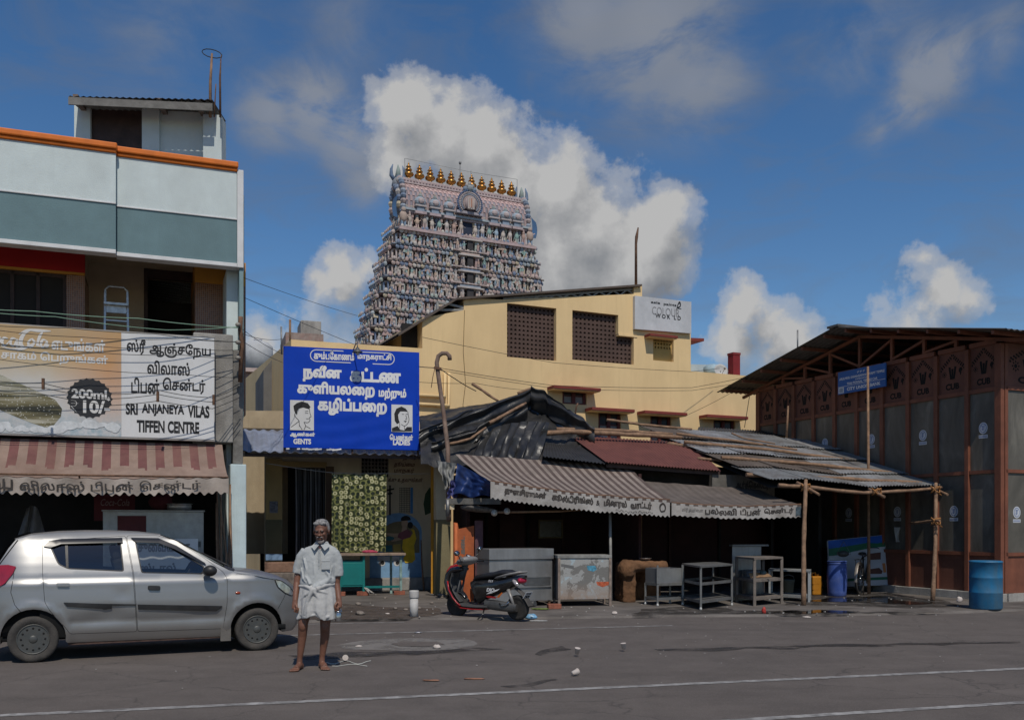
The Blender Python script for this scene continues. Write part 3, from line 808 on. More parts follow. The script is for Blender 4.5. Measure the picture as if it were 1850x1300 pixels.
# green glass bottle lying in ice, printed
bo = MB()
def bpt(px, py, w): return (lambda q: (q[0], w, q[1]))(FL.uz(px, py, w))
pr = lambda pts: [FL.uz(a, b, WS-.003) for a, b in pts]
bott = pr([(-60,668),(0,676),(30,690),(60,703),(100,722),(112,738),(110,752),(95,770),(84,772),(58,764),(28,752),(0,740),(-60,724)])
def bot_fn(t, co, c, b):
    mp = t.n('ShaderNodeMapping'); t.l(co, mp.inputs[0]); mp.inputs['Rotation'].default_value = (0, R(-22),0); mp.inputs['Scale'].default_value = (.5,1,6.5)
    n = t.noise(mp.outputs[0],1.3,4,.5,.3)
    c = t.ramp(n.outputs[0],[(.34,(.03,.03,.02)),(.46,(.16,.14,.07)),(.56,(.42,.40,.32)),(.68,(.2,.19,.12))])
    v = t.n('ShaderNodeTexVoronoi'); v.inputs['Scale'].default_value = 24; t.l(co, v.inputs['Vector'])
    return t.mix(t.math('MULTIPLY', t.ramp(v.outputs['Distance'],[(.14,1),(.26,0)]),.7), c, (.6,.6,.55))
bo.prism(bott, lambda a, b: (a, WS-.003, b),(0,.002,0)); bo.build('bottle_picture', mat('bottle_print', (.2,.2,.1),.5,0,4,0, fn=bot_fn), ap)
ic = MB(); rnd = random.Random(3)
for i in range(26):
    px = -40 + i*10 + rnd.uniform(-4,4); py = 778 - abs(rnd.gauss(0,4)) - (8 if 110 < px < 200 else 0); r_ = rnd.uniform(.05,.12); c0 = FL.uz(px, py, WS-.005)
    ic.prism([(c0[0]+r_*math.cos(a)*rnd.uniform(.8,1.1), max(zs0+.035, c0[1]+r_*.7*math.sin(a)*rnd.uniform(.8,1.1))) for a in [k*PI/6 for k in range(12)]], lambda a, b: (a, WS-.005-.00012*i, b),(0,.0001,0))
ic.build('ice_picture', mat('ice_print', (.55,.57,.58),.5,.15,12,0), ap)
# ---- awning with red stripes
RW = -1.25
aw = thing('awning', 'faded red and cream striped awning with scalloped valance over the left shop', 'awning', fr=FL)
a0 = FL.uz(-160,790, WS+.05)[0]; a1 = FL.uz(401,799,-.15)[0]; b1 = FL.uz(413,864, RW)[0]
za1 = 2.93; zf1 = FL.uz(405,863, RW)[1]
stripe_c = mat('awning_cream', (.25,.178,.142),.9,.15,3,.3,30, dirt=(.17,.105,.08), dirt_amt=.85, ds=1.4)
stripe_r = mat('awning_red', (.135,.052,.05),.9,.2,3,.3,30, dirt=(.19,.105,.08), dirt_amt=.7, ds=1.4)
NS = 34
def awpt(a, b):
    x0 = a0*(1-a)+a1*a; x1 = a0*(1-a)+b1*a
    z = za1*(1-b)+zf1*b - .10*math.sin(PI*b) - .05*b*math.sin(PI*a)
    z += .022*mnoise.noise(Vector((a*14, b*4,0)))*math.sin(PI*min(1, b*1.2)) + .012*math.sin(a*2*PI*NS/2)*b
    return Vector((x0*(1-b)+x1*b, (-.2)*(1-b)+RW*b, z))
cn = MB(); cn.grid(NS*4,16, awpt, mi=lambda a, b: 1 if (int(a*NS+.001) % 2 == 0 and b < .52 - .06*math.sin(a*40)) else 0)
cn.build('canopy', [stripe_c, stripe_r], aw)
vl = MB()
def vpt(a, b):
    x = a0*(1-a)+b1*a; p = awpt(a, 1); hgt = .24 + .022*math.cos(2*PI*a*(NS+3))
    return Vector((x, RW - .02 - .03*math.sin(a*60)*b, p.z - hgt*b))
vl.grid(NS*10,4, vpt); vl.add([vpt(1,0), Vector((b1,-1.0, vpt(1,0).z+.05)), Vector((b1-.04,-1.0, vpt(1,1).z+.1)), vpt(1,1)],[(0,1,2,3)])
va = vl.build('valance', mat('valance_cloth', (.36,.31,.27),.9,.15,3,.3,30, dirt=(.2,.155,.125), dirt_amt=.6, ds=2), aw)
lt = MB(); bk = mat('faded_black_print', (.045,.038,.034),.8,.3,6,0)
def vtext(body, px0, px1, m=lt):
    u0 = FL.uz(px0,870, RW)[0]; u1 = FL.uz(px1,870, RW)[0]
    def fn(x, z):
        a = (x-a0)/(b1-a0); p = vpt(a, 0); return (x, RW-.02-.024-.001, p.z - .035 - (1-z)*.155)
    m.text(body, u0, u1,0,1,0,.02, fn=fn)
for bdy, c0, c1 in (('ய', -4,24),('விலாஸ்', 36,153),('டிபன்', 164,240),('சென்டர்', 252,362),('ஆஞ்சநே', -110,-10)): vtext(bdy, c0, c1)
lt.build('lettering', bk, va)
MB().tube([(a0, RW, vpt(0,0).z),(b1, RW, vpt(1,0).z+.01)],.016,6).build('front_bar', rust, aw)
for xx in (b1-.08, b1-2.2): MB().tube([(xx, RW+.02, zf1-.02),(xx, -.05,2.3)],.014,6).build('arm', rust, aw)
# ---- inside the shop: steel counter with pots, red panel, back things
steel = mat('brushed_steel', (.36,.36,.36),.42,.12,7,.12,60, metal=.75, dirt=(.2,.185,.17), dirt_amt=.6, ds=2, streak=.35)
WC = .15
c0, c1, cz0, cz1 = FL.rect(186,965,368,922, WC)[0], FL.rect(186,965,368,922, WC)[1],.12, FL.uz(340,921, WC)[1]
ctr = thing('food_counter', 'stainless steel food counter with dark red panel inside the left shop', 'counter', FL.wld(c0, WC, .12), R(FL.deg))
wC = c1-c0; hC = cz1-.12
mb = MB(); mb.box(0, wC, .0,.6,.05, hC-.03); mb.box(.02, wC-.02,-.008,0,.1, hC*.55); mb.build('cabinet', steel, ctr, bevel=.008)
mb = MB(); mb.box(-.02, wC+.02,-.03,.63, hC-.028, hC); mb.build('top', steel, ctr, bevel=.006)
mb = MB(); mb.box(wC*.14, wC*.42,-.02,-.009, hC*.56, hC-.1); mb.build('red_panel', mat('maroon_panel', (.09,.012,.014),.6,.2), ctr)
mb = MB(); mb.box(wC*.78, wC*.97,-.012,-.009, hC*.62, hC*.68); mb.build('maker_plate', mat('dull_plate', (.12,.12,.12),.5), ctr)
pt = thing('cooking_pot', 'wide aluminium cooking pot standing on the steel counter of the left shop', 'pot', FL.wld(FL.uz(324,918,.35)[0],.4, cz1), R(FL.deg))
MB().lathe([(.001,.0),(.17,.0),(.2,.02),(.21,.06),(.2,.1),(.225,.11),(.22,.115),(.19,.105),(.18,.02),(.001,.015)],20).build('bowl', alu, pt)
MB().tube([(-.2,0,.08),(-.25,0,.1),(-.25,.02,.11),(-.2,.03,.09)],.012,6).build('handle', alu, pt)
pk = MB(); pk.ell((0,0,.14),(.2,.12,.14),12,8); pk.ell((.1,.02,.2),(.1,.08,.1),10,6)
tag(pk.build('cloth_bundle', mat('maroon_cloth', (.10,.02,.025),.9,.2,8,.5), loc=FL.wld(FL.uz(290,915,.4)[0],.45, cz1), rotz=R(FL.deg)), 'crumpled maroon cloth bundle behind the pot on the steel counter', 'cloth')
sb = thing('wall_poster', 'dark maroon drinks poster with script lettering on the back wall of the left shop', 'poster', FL.wld(FL.uz(205,900,1.2)[0],1.2, FL.uz(205,915,1.2)[1]), R(FL.deg))
MB().box(-.32,.36,0,.02,-.25,.22).build('panel', mat('poster_maroon', (.11,.012,.02),.6), sb)
lt = MB(); lt.text('Coca-Cola', -.22,.26,.02,.14,-.003,.0, slant=.2); lt.build('lettering', mat('poster_pale', (.28,.2,.2),.6), sb)
# hanging pale cloth in the dark
def clp(a, b): return Vector((.02*math.sin(a*9)+(a-.5)*(.16+.26*b),-.06+.05*math.sin(a*14+b*3),-.45*b + .05*math.sin(a*PI)))
tag(MB().grid(24,10, clp).build('hanging_cloth', mat('grey_cloth', (.14,.14,.145),.9,.15,6,.3), loc=FL.wld(FL.uz(58,915,.7)[0],.7, FL.uz(58,918,.7)[1]), rotz=R(FL.deg)), 'pale grey cloth hanging in the dark shop behind the car', 'cloth')
# bundle of sticks at the shop corner
rnd = random.Random(8); bx = FL.uz(404,930,-.1)
for i in range(7):
    m1 = MB(); x = rnd.uniform(-.11,.11); m1.tube([(x, rnd.uniform(-.08,.08),0),(x+rnd.uniform(-.05,.05), rnd.uniform(-.06,.06),1.0),(x+rnd.uniform(-.07,.07),0,1.7+rnd.uniform(0,.7))],[.022,.02,.014],6)
    tag(m1.build('stick', bamboo, loc=FL.wld(bx[0],-.2, PZ)), 'thin brown stick in the bundle leaning beside the pale blue pier', 'stick', 'sticks bundled by the pale blue pier')
def plastic_drum(name, label, loc, r_, h, m, mlid=None, group=None, cat='barrel', rib=True, open_=False):
    d = thing(name, label, cat, loc, group=group)
    k = h
    prof = [(.001,0),(r_*.86,0),(r_*.93,.02*k),(r_*.95,.12*k),(r_*1.0,.28*k),(r_*1.01,.5*k),(r_*1.0,.72*k),(r_*.95,.88*k),(r_*.93,.92*k),(r_*.97,.93*k),(r_*.97,.96*k),(r_*.9,.97*k),(r_*.86,1.0*k)]
    if not rib: prof = [(.001,0),(r_*.95,0),(r_, .03*k),(r_, .33*k),(r_*1.015,.34*k),(r_*1.015,.36*k),(r_, .37*k),(r_, .64*k),(r_*1.015,.65*k),(r_*1.015,.67*k),(r_, .68*k),(r_*.995,.97*k),(r_*1.025,.975*k),(r_*1.025,1.0*k),(r_*.97,1.0*k)]
    if open_: prof += [(r_*.82,.98*k),(r_*.9,.5*k),(.001,.5*k)]
    else: prof += [(r_*.8,1.0*k-.015),(.001,1.0*k-.015)]
    MB().lathe(prof, 28).build('body', m, d)
    MB().lathe([(r_*.90,.985*k),(r_*.99,.985*k),(r_*1.0,1.0*k),(r_*.95,1.012*k),(r_*.88,1.0*k)],28).build('rim', mlid or m, d)
    return d
blue_pl = mat('blue_plastic', (.02,.13,.38),.5,.15,5,.1, dirt=(.06,.13,.22), dirt_amt=.6, ds=3)
g = FL.wld(FL.uz(398,1000,-.5)[0],-.5, PZ)
plastic_drum('plastic_barrel', 'bright blue plastic barrel half hidden behind the silver car bonnet', g, .22,.78, blue_pl)
# ---------------------------------------------------------------- far bits between the left building and the sign
FB = Fr((470-CX)/FPX*27,27,20)
greywall = mat('grey_plaster', (.16,.155,.15),.9,.12,1.2,.3,30, dirt=(.08,.078,.075), dirt_amt=.6, ds=.9)
pinkwall = mat('pinkish_plaster', (.36,.26,.24),.9,.1,2,.2,30, dirt=(.22,.17,.16), dirt_amt=.5)
bb = thing('grey_house', 'grey gabled house wall rising behind the blue sign', 'house', fr=FB)
gp = FB.poly([(476,870),(476,668),(512,625),(700,640),(700,870)])
MB().wall(gp, [],0,6,0).build('wall', greywall, bb)
FB2 = Fr((450-CX)/FPX*34,34,20)
bb2 = thing('pink_house', 'pale pink flat-roofed house in the gap beside the left building', 'house', fr=FB2)
gp = FB2.poly([(380,900),(380,664),(479,668),(479,900)]); MB().wall(gp, [],0,5,0).build('wall', pinkwall, bb2)
gp = FB2.poly([(370,668),(370,661),(481,665),(481,672)],-.2); MB().wall(gp, [],-.2,.1,0).build('coping', mat('pink_coping', (.45,.36,.33),.9), bb2)
FB3 = Fr((455-CX)/FPX*22.6,22.6,15)
tank = thing('low_annexe', 'low cream annexe with a dark ledge in the gap left of the blue sign', 'annexe', fr=FB3)
gp = FB3.poly([(400,1000),(400,741),(520,742),(520,1000)]); MB().wall(gp, [],0,2.5,0).build('wall', mat('cream_annexe', (.42,.34,.23),.9,.12,2,.3, dirt=(.2,.15,.1), streak=.5), tank)
gp = FB3.poly([(400,785),(400,772),(520,774),(520,787)],-.35); MB().wall(gp, [],-.35,-.004,0).build('ledge', mat('dark_ledge', (.07,.06,.05),.9), tank)
# white cylindrical tank far behind, concrete roof hut with a water tank stand
wt = thing('water_tank', 'white cylindrical water tank standing far off between the left building and the blue sign', 'water tank', P(466,672,45))
MB().lathe([(.001,0),(.7,0),(.7,1.2),(.66,1.25),(.5,1.4),(.2,1.48),(.001,1.5)],20).build('body', mat('white_tank', (.42,.43,.44),.7), wt)
MB().lathe([(.001,1.46),(.2,1.46),(.2,1.56),(.001,1.58)],14).build('lid', mat('white_tank_lid', (.4,.4,.42),.7), wt)
ph = thing('roof_hut', 'small weathered concrete hut with red-stained parapet on the roof behind the blue sign', 'hut', P(555,622,29), R(18))
c_ = lambda px, py: P(px, py, 29) - P(555,622,29)
MB().box(c_(517,0).x, c_(584,0).x, 0,2.2,-.6, c_(0,602).z).build('parapet', mat('stained_parapet', (.3,.24,.21),.9,.25,5,.4, dirt=(.22,.08,.06), dirt_amt=.7, ds=3), ph)
MB().box(c_(545,0).x, c_(582,0).x, .3,1.4, c_(0,602).z, c_(0,575).z).build('hut_block', conc, ph, bevel=.02)
rod('pipe', 'thin upright bamboo pole beside the concrete roof hut', 'pipe', [P(524,625,28), P(524,577,28)],.035, bamboo)
rod('pipe', 'grey vent pipe at the left end of the blue sign top', 'pipe', [P(509,640,22), P(508,590,22)],.02, greymetal)
# ---------------------------------------------------------------- toilet block
FT = Fr((640-CX)/FPX*21.9,21.9,15)
def tu(px, py, w=0): return FT.uz(px, py, w)
tb = thing('toilet_block', 'low public toilet block with painted yellow walls under a metal lean-to roof', 'toilet block', fr=FT)
yel = mat('yellow_plaster', (.36,.25,.10),.85,.1,2,.25,40, dirt=(.19,.13,.06), dirt_amt=.6, ds=1.3, streak=.4)
olive = mat('olive_dado', (.115,.10,.05),.8,.12,2,.2,40, dirt=(.06,.052,.03), dirt_amt=.6)
creamw = mat('cream_plaster', (.62,.52,.36),.85,.08,2,.2,40, dirt=(.27,.2,.12), dirt_amt=.5, streak=.3)
zr_ = 3.1
# main wall, door opening left, jaali opening
o_ = [(tu(478,900)[0],0),(tu(812,900)[0],0),(tu(812,900)[0], zr_+.4),(tu(478,900)[0], zr_+.4)]
dr = [(tu(510,0)[0],.32),(tu(588,0)[0],.32),(tu(588,0)[0],2.88),(tu(510,0)[0],2.88)]
j0, j1, jz0, jz1 = FT.rect(653,861,702,827)
MB().wall(o_, [dr, [(j0, jz0),(j1, jz0),(j1, jz1),(j0, jz1)]],0,.25,0).build('wall', creamw, tb)
MB().box(tu(470,0)[0], tu(812,0)[0],3.0,3.2,0,3.4).build('rear_wall', dark, tb)
MB().box(tu(478,0)[0], tu(482,0)[0],.26,3.0,0,3.4).box(tu(795,0)[0], tu(812,0)[0],.26,3.0,0,3.4).box(tu(478,0)[0], tu(812,0)[0],.0,3.2,3.502,3.6).build('shell', creamw, tb)
# yellow pillar with dado and blue foot, poster on it
px0, px1 = tu(480,0,-.15)[0], tu(510,0,-.15)[0]; zd = tu(495,938,-.15)[1]; zf = tu(495,1000,-.15)[1]
m1 = MB(); m1.box(px0, px1,-.15,-.003, zd, 3.05); m1.build('pillar', yel, tb)
m1 = MB(); m1.box(px0, px1,-.154,-.003, zf+.001, zd-.002); m1.build('pillar_dado', olive, tb)
m1 = MB(); m1.box(px0, px1,-.158,-.003, zf-.14, zf-.002); m1.build('pillar_foot', mat('blue_foot', (.16,.26,.4),.8,.15), tb)
m1 = MB(); m1.box(tu(487,0,-.16)[0], tu(502,0,-.16)[0],-.16,-.156, tu(495,926,-.16)[1], tu(495,905,-.16)[1]); m1.build('poster', mat('torn_poster', (.12,.12,.13),.8,.6,22), tb)
m1 = MB(); m1.box(tu(588.5,0)[0], tu(603,0)[0],-.06,-.003,.3,2.9); m1.build('door_jamb', mat('brown_jamb', (.1,.06,.035),.7,.2), tb)
m1 = MB(); m1.box(tu(505,0)[0], tu(590,0)[0],-.05,-.003,2.885,3.0); m1.build('lintel', yel, tb)
m1 = MB(); m1.box(tu(508,0)[0], tu(590,0)[0],1.4,1.5,0,3.4); m1.build('door_dark', dark, tb)
# plastic strip curtain
strip_m = mat('dark_strips', (.03,.03,.032),.35,.2,3,.05)
strip_p = mat('pale_strips', (.16,.16,.17),.4,.2,3,.05)
cs0, cs1 = tu(533,0,.06)[0], tu(588,0,.06)[0]; n_ = 17
for i in range(n_):
    x = cs0 + (cs1-cs0)*(i+.5)/n_; ww = (cs1-cs0)/n_*.44; m1 = MB(); ph_ = i*1.7
    m1.grid(3,14, lambda a, b: Vector((x + (a-.5)*2*ww + .012*math.sin(ph_+b*3),.05+.02*math.sin(ph_)+.012*math.sin(a*PI)-.02*math.sin(b*2+ph_),2.86-2.45*b)))
    m1.build('curtain_strip', strip_p if i in (0,5,8,11,13) else strip_m, tb)
# jaali vent: round holes
def jaali(mb, x0, x1, z0, z1, nx, nz, hole, y, d, mi=0):
    cw, ch = (x1-x0)/nx, (z1-z0)/nz; cell = [(0,0),(cw, 0),(cw, ch),(0, ch)]
    V, F = fill_loops([cell, [(cw*a, ch*b) for a, b in hole][::-1]])
    n = len(hole)
    for i in range(nx):
        for j in range(nz):
            ox, oz = x0+i*cw, z0+j*ch
            mb.add([(ox+x, y, oz+z) for x, z in V], F, mi)
            mb.add([(ox+cw*a, y, oz+ch*b) for a, b in hole] + [(ox+cw*a, y+d, oz+ch*b) for a, b in hole],[(k, k+n, (k+1) % n+n, (k+1) % n) for k in range(n)], mi)
hexh = [(.5+.38*math.cos(k*PI/4),.5+.38*math.sin(k*PI/4)) for k in range(8)]
m1 = MB(); jaali(m1, j0, j1, jz0, jz1,8,5, hexh, .04,.1); m1.build('jaali_vent', mat('grey_jaali', (.16,.15,.14),.9,.2), tb)
m1 = MB(); m1.box(j0, j1,.26,.3, jz0, jz1); m1.build('vent_dark', dark, tb)
# plinth, entry steps, ledge
m1 = MB(); m1.box(tu(600,0,-.35)[0], tu(795,0,-.35)[0],-.4,-.003, PZ, .32); m1.build('plinth', conc, tb, bevel=.015)
m1 = MB(); m1.box(tu(478,0,-.5)[0], tu(600,0,-.5)[0]-.01,-.75,-.16, PZ, .5); m1.build('step', mat('rubble_step', (.2,.17,.15),.95,.35,6,.8,14, dirt=(.06,.05,.04), dirt_amt=.8, ds=4), tb, bevel=.02)
m1 = MB(); m1.box(tu(478,0,-.5)[0], tu(600,0,-.5)[0]-.01,-.6,-.16,.503,.72); m1.build('step', mat('brick_step', (.22,.13,.09),.9,.25,5,.6,20), tb, bevel=.015)
# mural on the wall: blue arch, woman in yellow, pots, well windows, lettering
def shape(mb, pts, y, mi=0, th=.0015):
    lp = FT.poly(pts); lp = lp if _area(lp) > 0 else lp[::-1]
    V, F = fill_loops([lp]); mb.add([(a, y, b) for a, b in V], F, mi)
def flatmat(name, col, r=.8): return mat(name, col, r, .15,6,.1,40, dirt=tuple(c*.5 for c in col), dirt_amt=.4)
MU = tb
def mural(name, pts_list, m, y):
    mb_ = MB()
    for p_ in pts_list: shape(mb_, p_, y)
    return mb_.build(name, m, MU)
arc = lambda cx, cy, rx, ry, a0, a1, n=14: [(cx+rx*math.cos(R(a0+(a1-a0)*i/n)), cy-ry*math.sin(R(a0+(a1-a0)*i/n))) for i in range(n+1)]
mural('mural_blue', [[(668,1046),(668,1000)] + arc(720,960,42,34,180,0) + [(762,1000),(762,1046)]], flatmat('mural_blue_paint', (.18,.33,.52)),-.003)
mural('mural_brown', [[(692,998)] + arc(724,965,34,24,175,5) + [(758,998)]], flatmat('mural_olive_paint', (.2,.165,.09)),-.006)
mural('mural_skin', [arc(731,944,6,9,0,360),[(727,950),(734,950),(737,965),(724,966)],[(700,962),(712,963),(730,962),(730,968),(712,970),(698,966)],[(704,974),(722,968),(726,974),(708,978)]], flatmat('mural_skin_paint', (.48,.34,.23)),-.009)
mural('mural_hair', [arc(733,938,9,7,-10,200), arc(741,948,5,6,0,360)], flatmat('mural_black_paint', (.02,.02,.02)),-.0115)
mural('mural_blouse', [[(720,963),(736,955),(744,962),(740,973),(728,975),(718,970)]], flatmat('mural_maroon_paint', (.22,.075,.09)),-.0125)
mural('mural_sari', [[(728,974),(741,970),(746,962),(742,955),(748,956),(752,972),(748,985),(750,1010),(744,1016),(732,1016),(728,1008),(733,1000),(726,990)]], flatmat('mural_yellow_paint', (.68,.45,.03)),-.0145)
mural('mural_pots', [[(690,985),(708,984),(709,996),(691,997)], arc(704,972,8,4,0,360)], flatmat('mural_teal_paint', (.04,.16,.19)),-.011)
mural('mural_pots', [[(710,983),(724,982),(724,997),(711,997)]], flatmat('mural_mustard_paint', (.4,.3,.08)),-.011)
mural('mural_white', [[(682,1004),(726,1004),(726,1012),(682,1012)], arc(690,1016,6,6,0,360), arc(717,1016,6,6,0,360)], flatmat('mural_white_paint', (.5,.5,.5)),-.0085)
mural('mural_eyes', [arc(691,1016,3.4,3.6,0,360), arc(718,1016,3.4,3.6,0,360)], flatmat('mural_black_paint', (.02,.02,.02)),-.0105)
mb_ = MB()
for i in range(7):
    x = 722+i*2.9; shape(mb_, [(x, 880),(x+.7,880),(x+.7,926),(x, 926)],-.005)
for i in range(14):
    y = 881+i*3.4; shape(mb_, [(721, y),(741, y),(741, y+.7),(721, y+.7)],-.006)
mb_.build('mural_grid', flatmat('mural_black_paint', (.02,.02,.02)), MU)
mural('mural_blue_bar', [[(741.5,880),(746,880),(746,927),(741,927)]], flatmat('mural_bar_paint', (.06,.2,.42)),-.005)
mural('mural_tree', [[(776,880),(782,884),(784,900),(780,925),(768,930),(765,910),(768,892)]], flatmat('mural_green_paint', (.035,.07,.035)),-.004)
mural('mural_pump', [[(703,876),(706,876),(706,930),(703,930)],[(698,884),(712,881),(712,884),(698,887)],[(700,890),(709,889),(709,892),(700,893)]], flatmat('mural_black_paint', (.02,.02,.02)),-.005)
wt_ = MB()
for bdy, a, b, c, d in (('மாநகர', 711,822,752,832),('தூய்மை', 711,834,748,845),('மாநகர்', 711,845,747,856),('க்கு உதவுங்கள்', 700,862,762,873)):
    fit(wt_, FT, bdy, a, b, c, d, -.004,.02, slant=.2)
wt_.build('wall_lettering', flatmat('mural_red_lettering', (.10,.03,.025)), MU)
# right end pillar (cream above, olive below), tied cloths on it
rp0, rp1 = tu(788,0,-2.0)[0], tu(814,0,-2.0)[0]; zdd = tu(800,938,-2.0)[1]
m1 = MB(); m1.box(rp0, rp1,-2.0,-1.7, zdd, 2.9); m1.build('pillar', creamw, tb); m1 = MB(); m1.box(rp0, rp1,-2.003,-1.7, PZ, zdd-.002); m1.build('pillar_dado', mat('khaki_dado', (.21,.18,.10),.85,.12,2,.3, dirt=(.12,.1,.06), dirt_amt=.6), tb)
# lean-to roof
blue_sheet = mat('blue_grey_sheet', (.26,.30,.40),.55,.12,3,.1,30, metal=.2, dirt=(.14,.13,.13), dirt_amt=.6, ds=2, streak=.3)
WE = -1.75
e0, e1 = tu(436,816, WE), tu(826,821, WE); t0, t1 = tu(440,784,-.1), tu(770,784,-.1)
zf_ = (e0[1]+e1[1])/2; ztop = zf_+.62
m1 = MB(); wav(m1,[(e0[0],-.0, ztop),(t1[0]+.25,-.0, ztop),(e1[0], WE, zf_),(e0[0], WE, zf_)],.20,.022,6, th=.012)
m1.build('lean_to_roof', blue_sheet, tb)
m1 = MB(); m1.box(e0[0]+.1, e1[0]-.05, WE+.08, WE+.14, zf_-.09, zf_-.03); m1.build('roof_beam', darkbrown, tb)
for px in (445,620): m1 = MB(); x = tu(px, 0, WE+.1)[0]; m1.bar((x, WE+.1, zf_-.06),(x, 0, ztop-.06),.05,.06); m1.build('rafter', darkbrown, tb)
yp = tu(781,0,-1.5)[0]; m1 = MB(); m1.box(yp-.03, yp+.035,-1.53,-1.47, PZ, zf_-.02); m1.build('post', mat('yellow_post', (.55,.26,.02),.7,.15,5,.2, dirt=(.25,.12,.03), dirt_amt=.5), tb)
rod('stick', 'crooked wooden stick leaning on the wall by the mural', 'stick', [FT.wld(tu(766,1055,-.6)[0],-.6, PZ), FT.wld(tu(762,1020,-.5)[0],-.5,.7), FT.wld(tu(760,975,-.3)[0],-.35, tu(760,975,-.3)[1])],[.022,.02,.014], bamboo)
# ---- blue sign
FG = Fr((635-CX)/FPX*20.1,20.1,15)
def gu(px, py, w=0): return FG.uz(px, py, w)
bs = thing('toilet_sign', 'big blue banner sign with white lettering and two drawn portraits above the lean-to roof', 'sign', fr=FG)
bluep = mat('blue_banner', (.001,.043,.42),.5,.06,2,.12,14, spec=.2)
sx0, sx1 = gu(512,0)[0], gu(757.5,0)[0]; sz0 = (gu(515,809)[1]+gu(757,812)[1])/2; sz1 = (gu(512,624)[1]+gu(757,637)[1])/2
def bpt_(a, b): return Vector((sx0+(sx1-sx0)*a, -.014*math.sin(PI*a)*math.sin(PI*b)+.004*math.sin(b*46+3*math.sin(a*5))*math.sin(PI*a)*(1-b)+.006*math.sin(a*17+b*9)*b, sz0+(sz1-sz0)*b))
m1 = MB(); m1.grid(60,50, bpt_); m1.grid(1,1, lambda a, b: Vector((sx1-(sx1-sx0)*a, .04, sz0+(sz1-sz0)*b)))
ban = m1.build('banner', bluep, bs)
m1 = MB()
for a in (sx0+.02,(sx0+sx1)/2, sx1-.02): m1.box(a-.02, a+.02,.045,.09, sz0-.1, sz1-.01)
for b in (sz0+.02,(sz0+sz1)/2, sz1-.03): m1.box(sx0, sx1,.091,.13, b-.02, b+.02)
m1.build('frame', darkbrown, bs)
GW = -.004
def gfn(x, z):
    q = bpt_((x-sx0)/(sx1-sx0),(z-sz0)/(sz1-sz0)); return (x, q.y-.004, z)
lt = MB(); lw = mat('white_lettering', (.68,.68,.68),.6,.04,4,0)
# letters drawn with their own rows, larger lines first
fit(lt, FG, 'நவீன', 547,660,617,690, GW, .06, fn=gfn); fit(lt, FG, 'கட்டண', 632,665,724,691, GW, .06, fn=gfn)
fit(lt, FG, 'குளியலறை', 537,690,677,720, GW, .055, fn=gfn); fit(lt, FG, 'மற்றும்', 684,701,734,723, GW, .055, fn=gfn)
fit(lt, FG, 'கழிப்பறை', 574,719,699,751, GW, .055, fn=gfn)
fit(lt, FG, 'கும்பகோணம்', 567,635,640,650, GW, .04, fn=gfn); fit(lt, FG, 'மாநகராட்சி', 646,638,707,653, GW, .04, fn=gfn)
fit(lt, FG, 'ஆண்கள்', 524,780,569,790, GW, .05, fn=gfn); fit(lt, FG, 'GENTS', 530,792,562,802, GW, .05, fn=gfn)
fit(lt, FG, 'பெண்கள்', 704,784,746,795, GW, .05, fn=gfn); fit(lt, FG, 'LADIES', 710,794,741,804, GW, .05, fn=gfn)
# capsule outline round the top line
def capsule(x0, x1, z0, z1, n=10):
    r = (z1-z0)/2; return [(x1-r+r*math.sin(PI*i/n), z0+r-r*math.cos(PI*i/n)) for i in range(n+1)] + [(x0+r-r*math.sin(PI*i/n), z1-r+r*math.cos(PI*i/n)) for i in range(n+1)]
k0, k1, kz0, kz1 = FG.rect(560,656,713,634, GW)
lo_, li_ = capsule(k0, k1, kz0, kz1), capsule(k0+.017, k1-.017, kz0+.017, kz1-.017)
V, F = fill_loops([lo_, li_[::-1]]); lt.add([gfn(a, b) for a, b in V], F)
lt.build('lettering', lw, ban)
# two drawn portraits
def portrait(nm, px0, py0, px1, py1, hair, lines, dress):
    q = MB(); a = FG.rect(px0, py1, px1, py0, GW+.004); q.box(a[0], a[1],-.018,-.012, a[2], a[3])
    o = q.build('portrait', whitep, bs)
    d = MB()
    for hp in hair + dress:
        lp = FG.poly(hp, GW); V, F = fill_loops([lp if _area(lp) > 0 else lp[::-1]]); d.add([(x, -.0195, z) for x, z in V], F)
    for ln in lines: ribbon(d, FG, [(x, y, 1) for x, y in ln],-.0205,.011,6)
    d.build('drawing', blackp, o)
portrait('gents', 524,723,567,777,
    [[(531,740),(530,733),(536,728),(545,725),(556,728),(561,735),(558,739),(548,736),(540,738),(537,743),(537,749),(533,746)]],
    [[(559,738),(560,746),(562,752),(559,754),(560,759),(556,763),(549,762)],[(534,745),(532,750),(536,755),(540,760),(541,770)],[(549,762),(552,769),(549,776)],[(541,760),(533,766),(526,771)],[(541,768),(546,776)],[(552,769),(561,774)],[(551,746),(557,746)],[(551,743),(557,742)],[(553,756),(558,756)]],[])
portrait('ladies', 707,731,745,780,
    [[(713,760),(712,747),(716,738),(725,734),(733,738),(737,744),(731,743),(723,743),(719,749),(720,757),(722,763),(717,766)]],
    [[(737,744),(738,752),(739,757),(737,764),(731,769),(725,766)],[(722,764),(722,771),(718,777)],[(731,769),(731,774),(737,777)],[(726,748),(730,748)],[(733,748),(737,748)],[(733,750),(735,756),(732,757)]],
    [[(708,779),(708,773),(718,769),(723,776),(730,777),(735,771),(744,771),(744,779)],[(729,760),(735,760),(732,763)]])
m1 = MB(); rnd = random.Random(2)
for i in range(10):
    x = sx0+.05+rnd.uniform(0,1.1); m1.cbox((x, -.02, sz0-.025),(rnd.uniform(.06,.2),.01,.03),(rnd.uniform(-20,20), rnd.uniform(-10,10),0))
m1.build('torn_hem', whitep, ban)
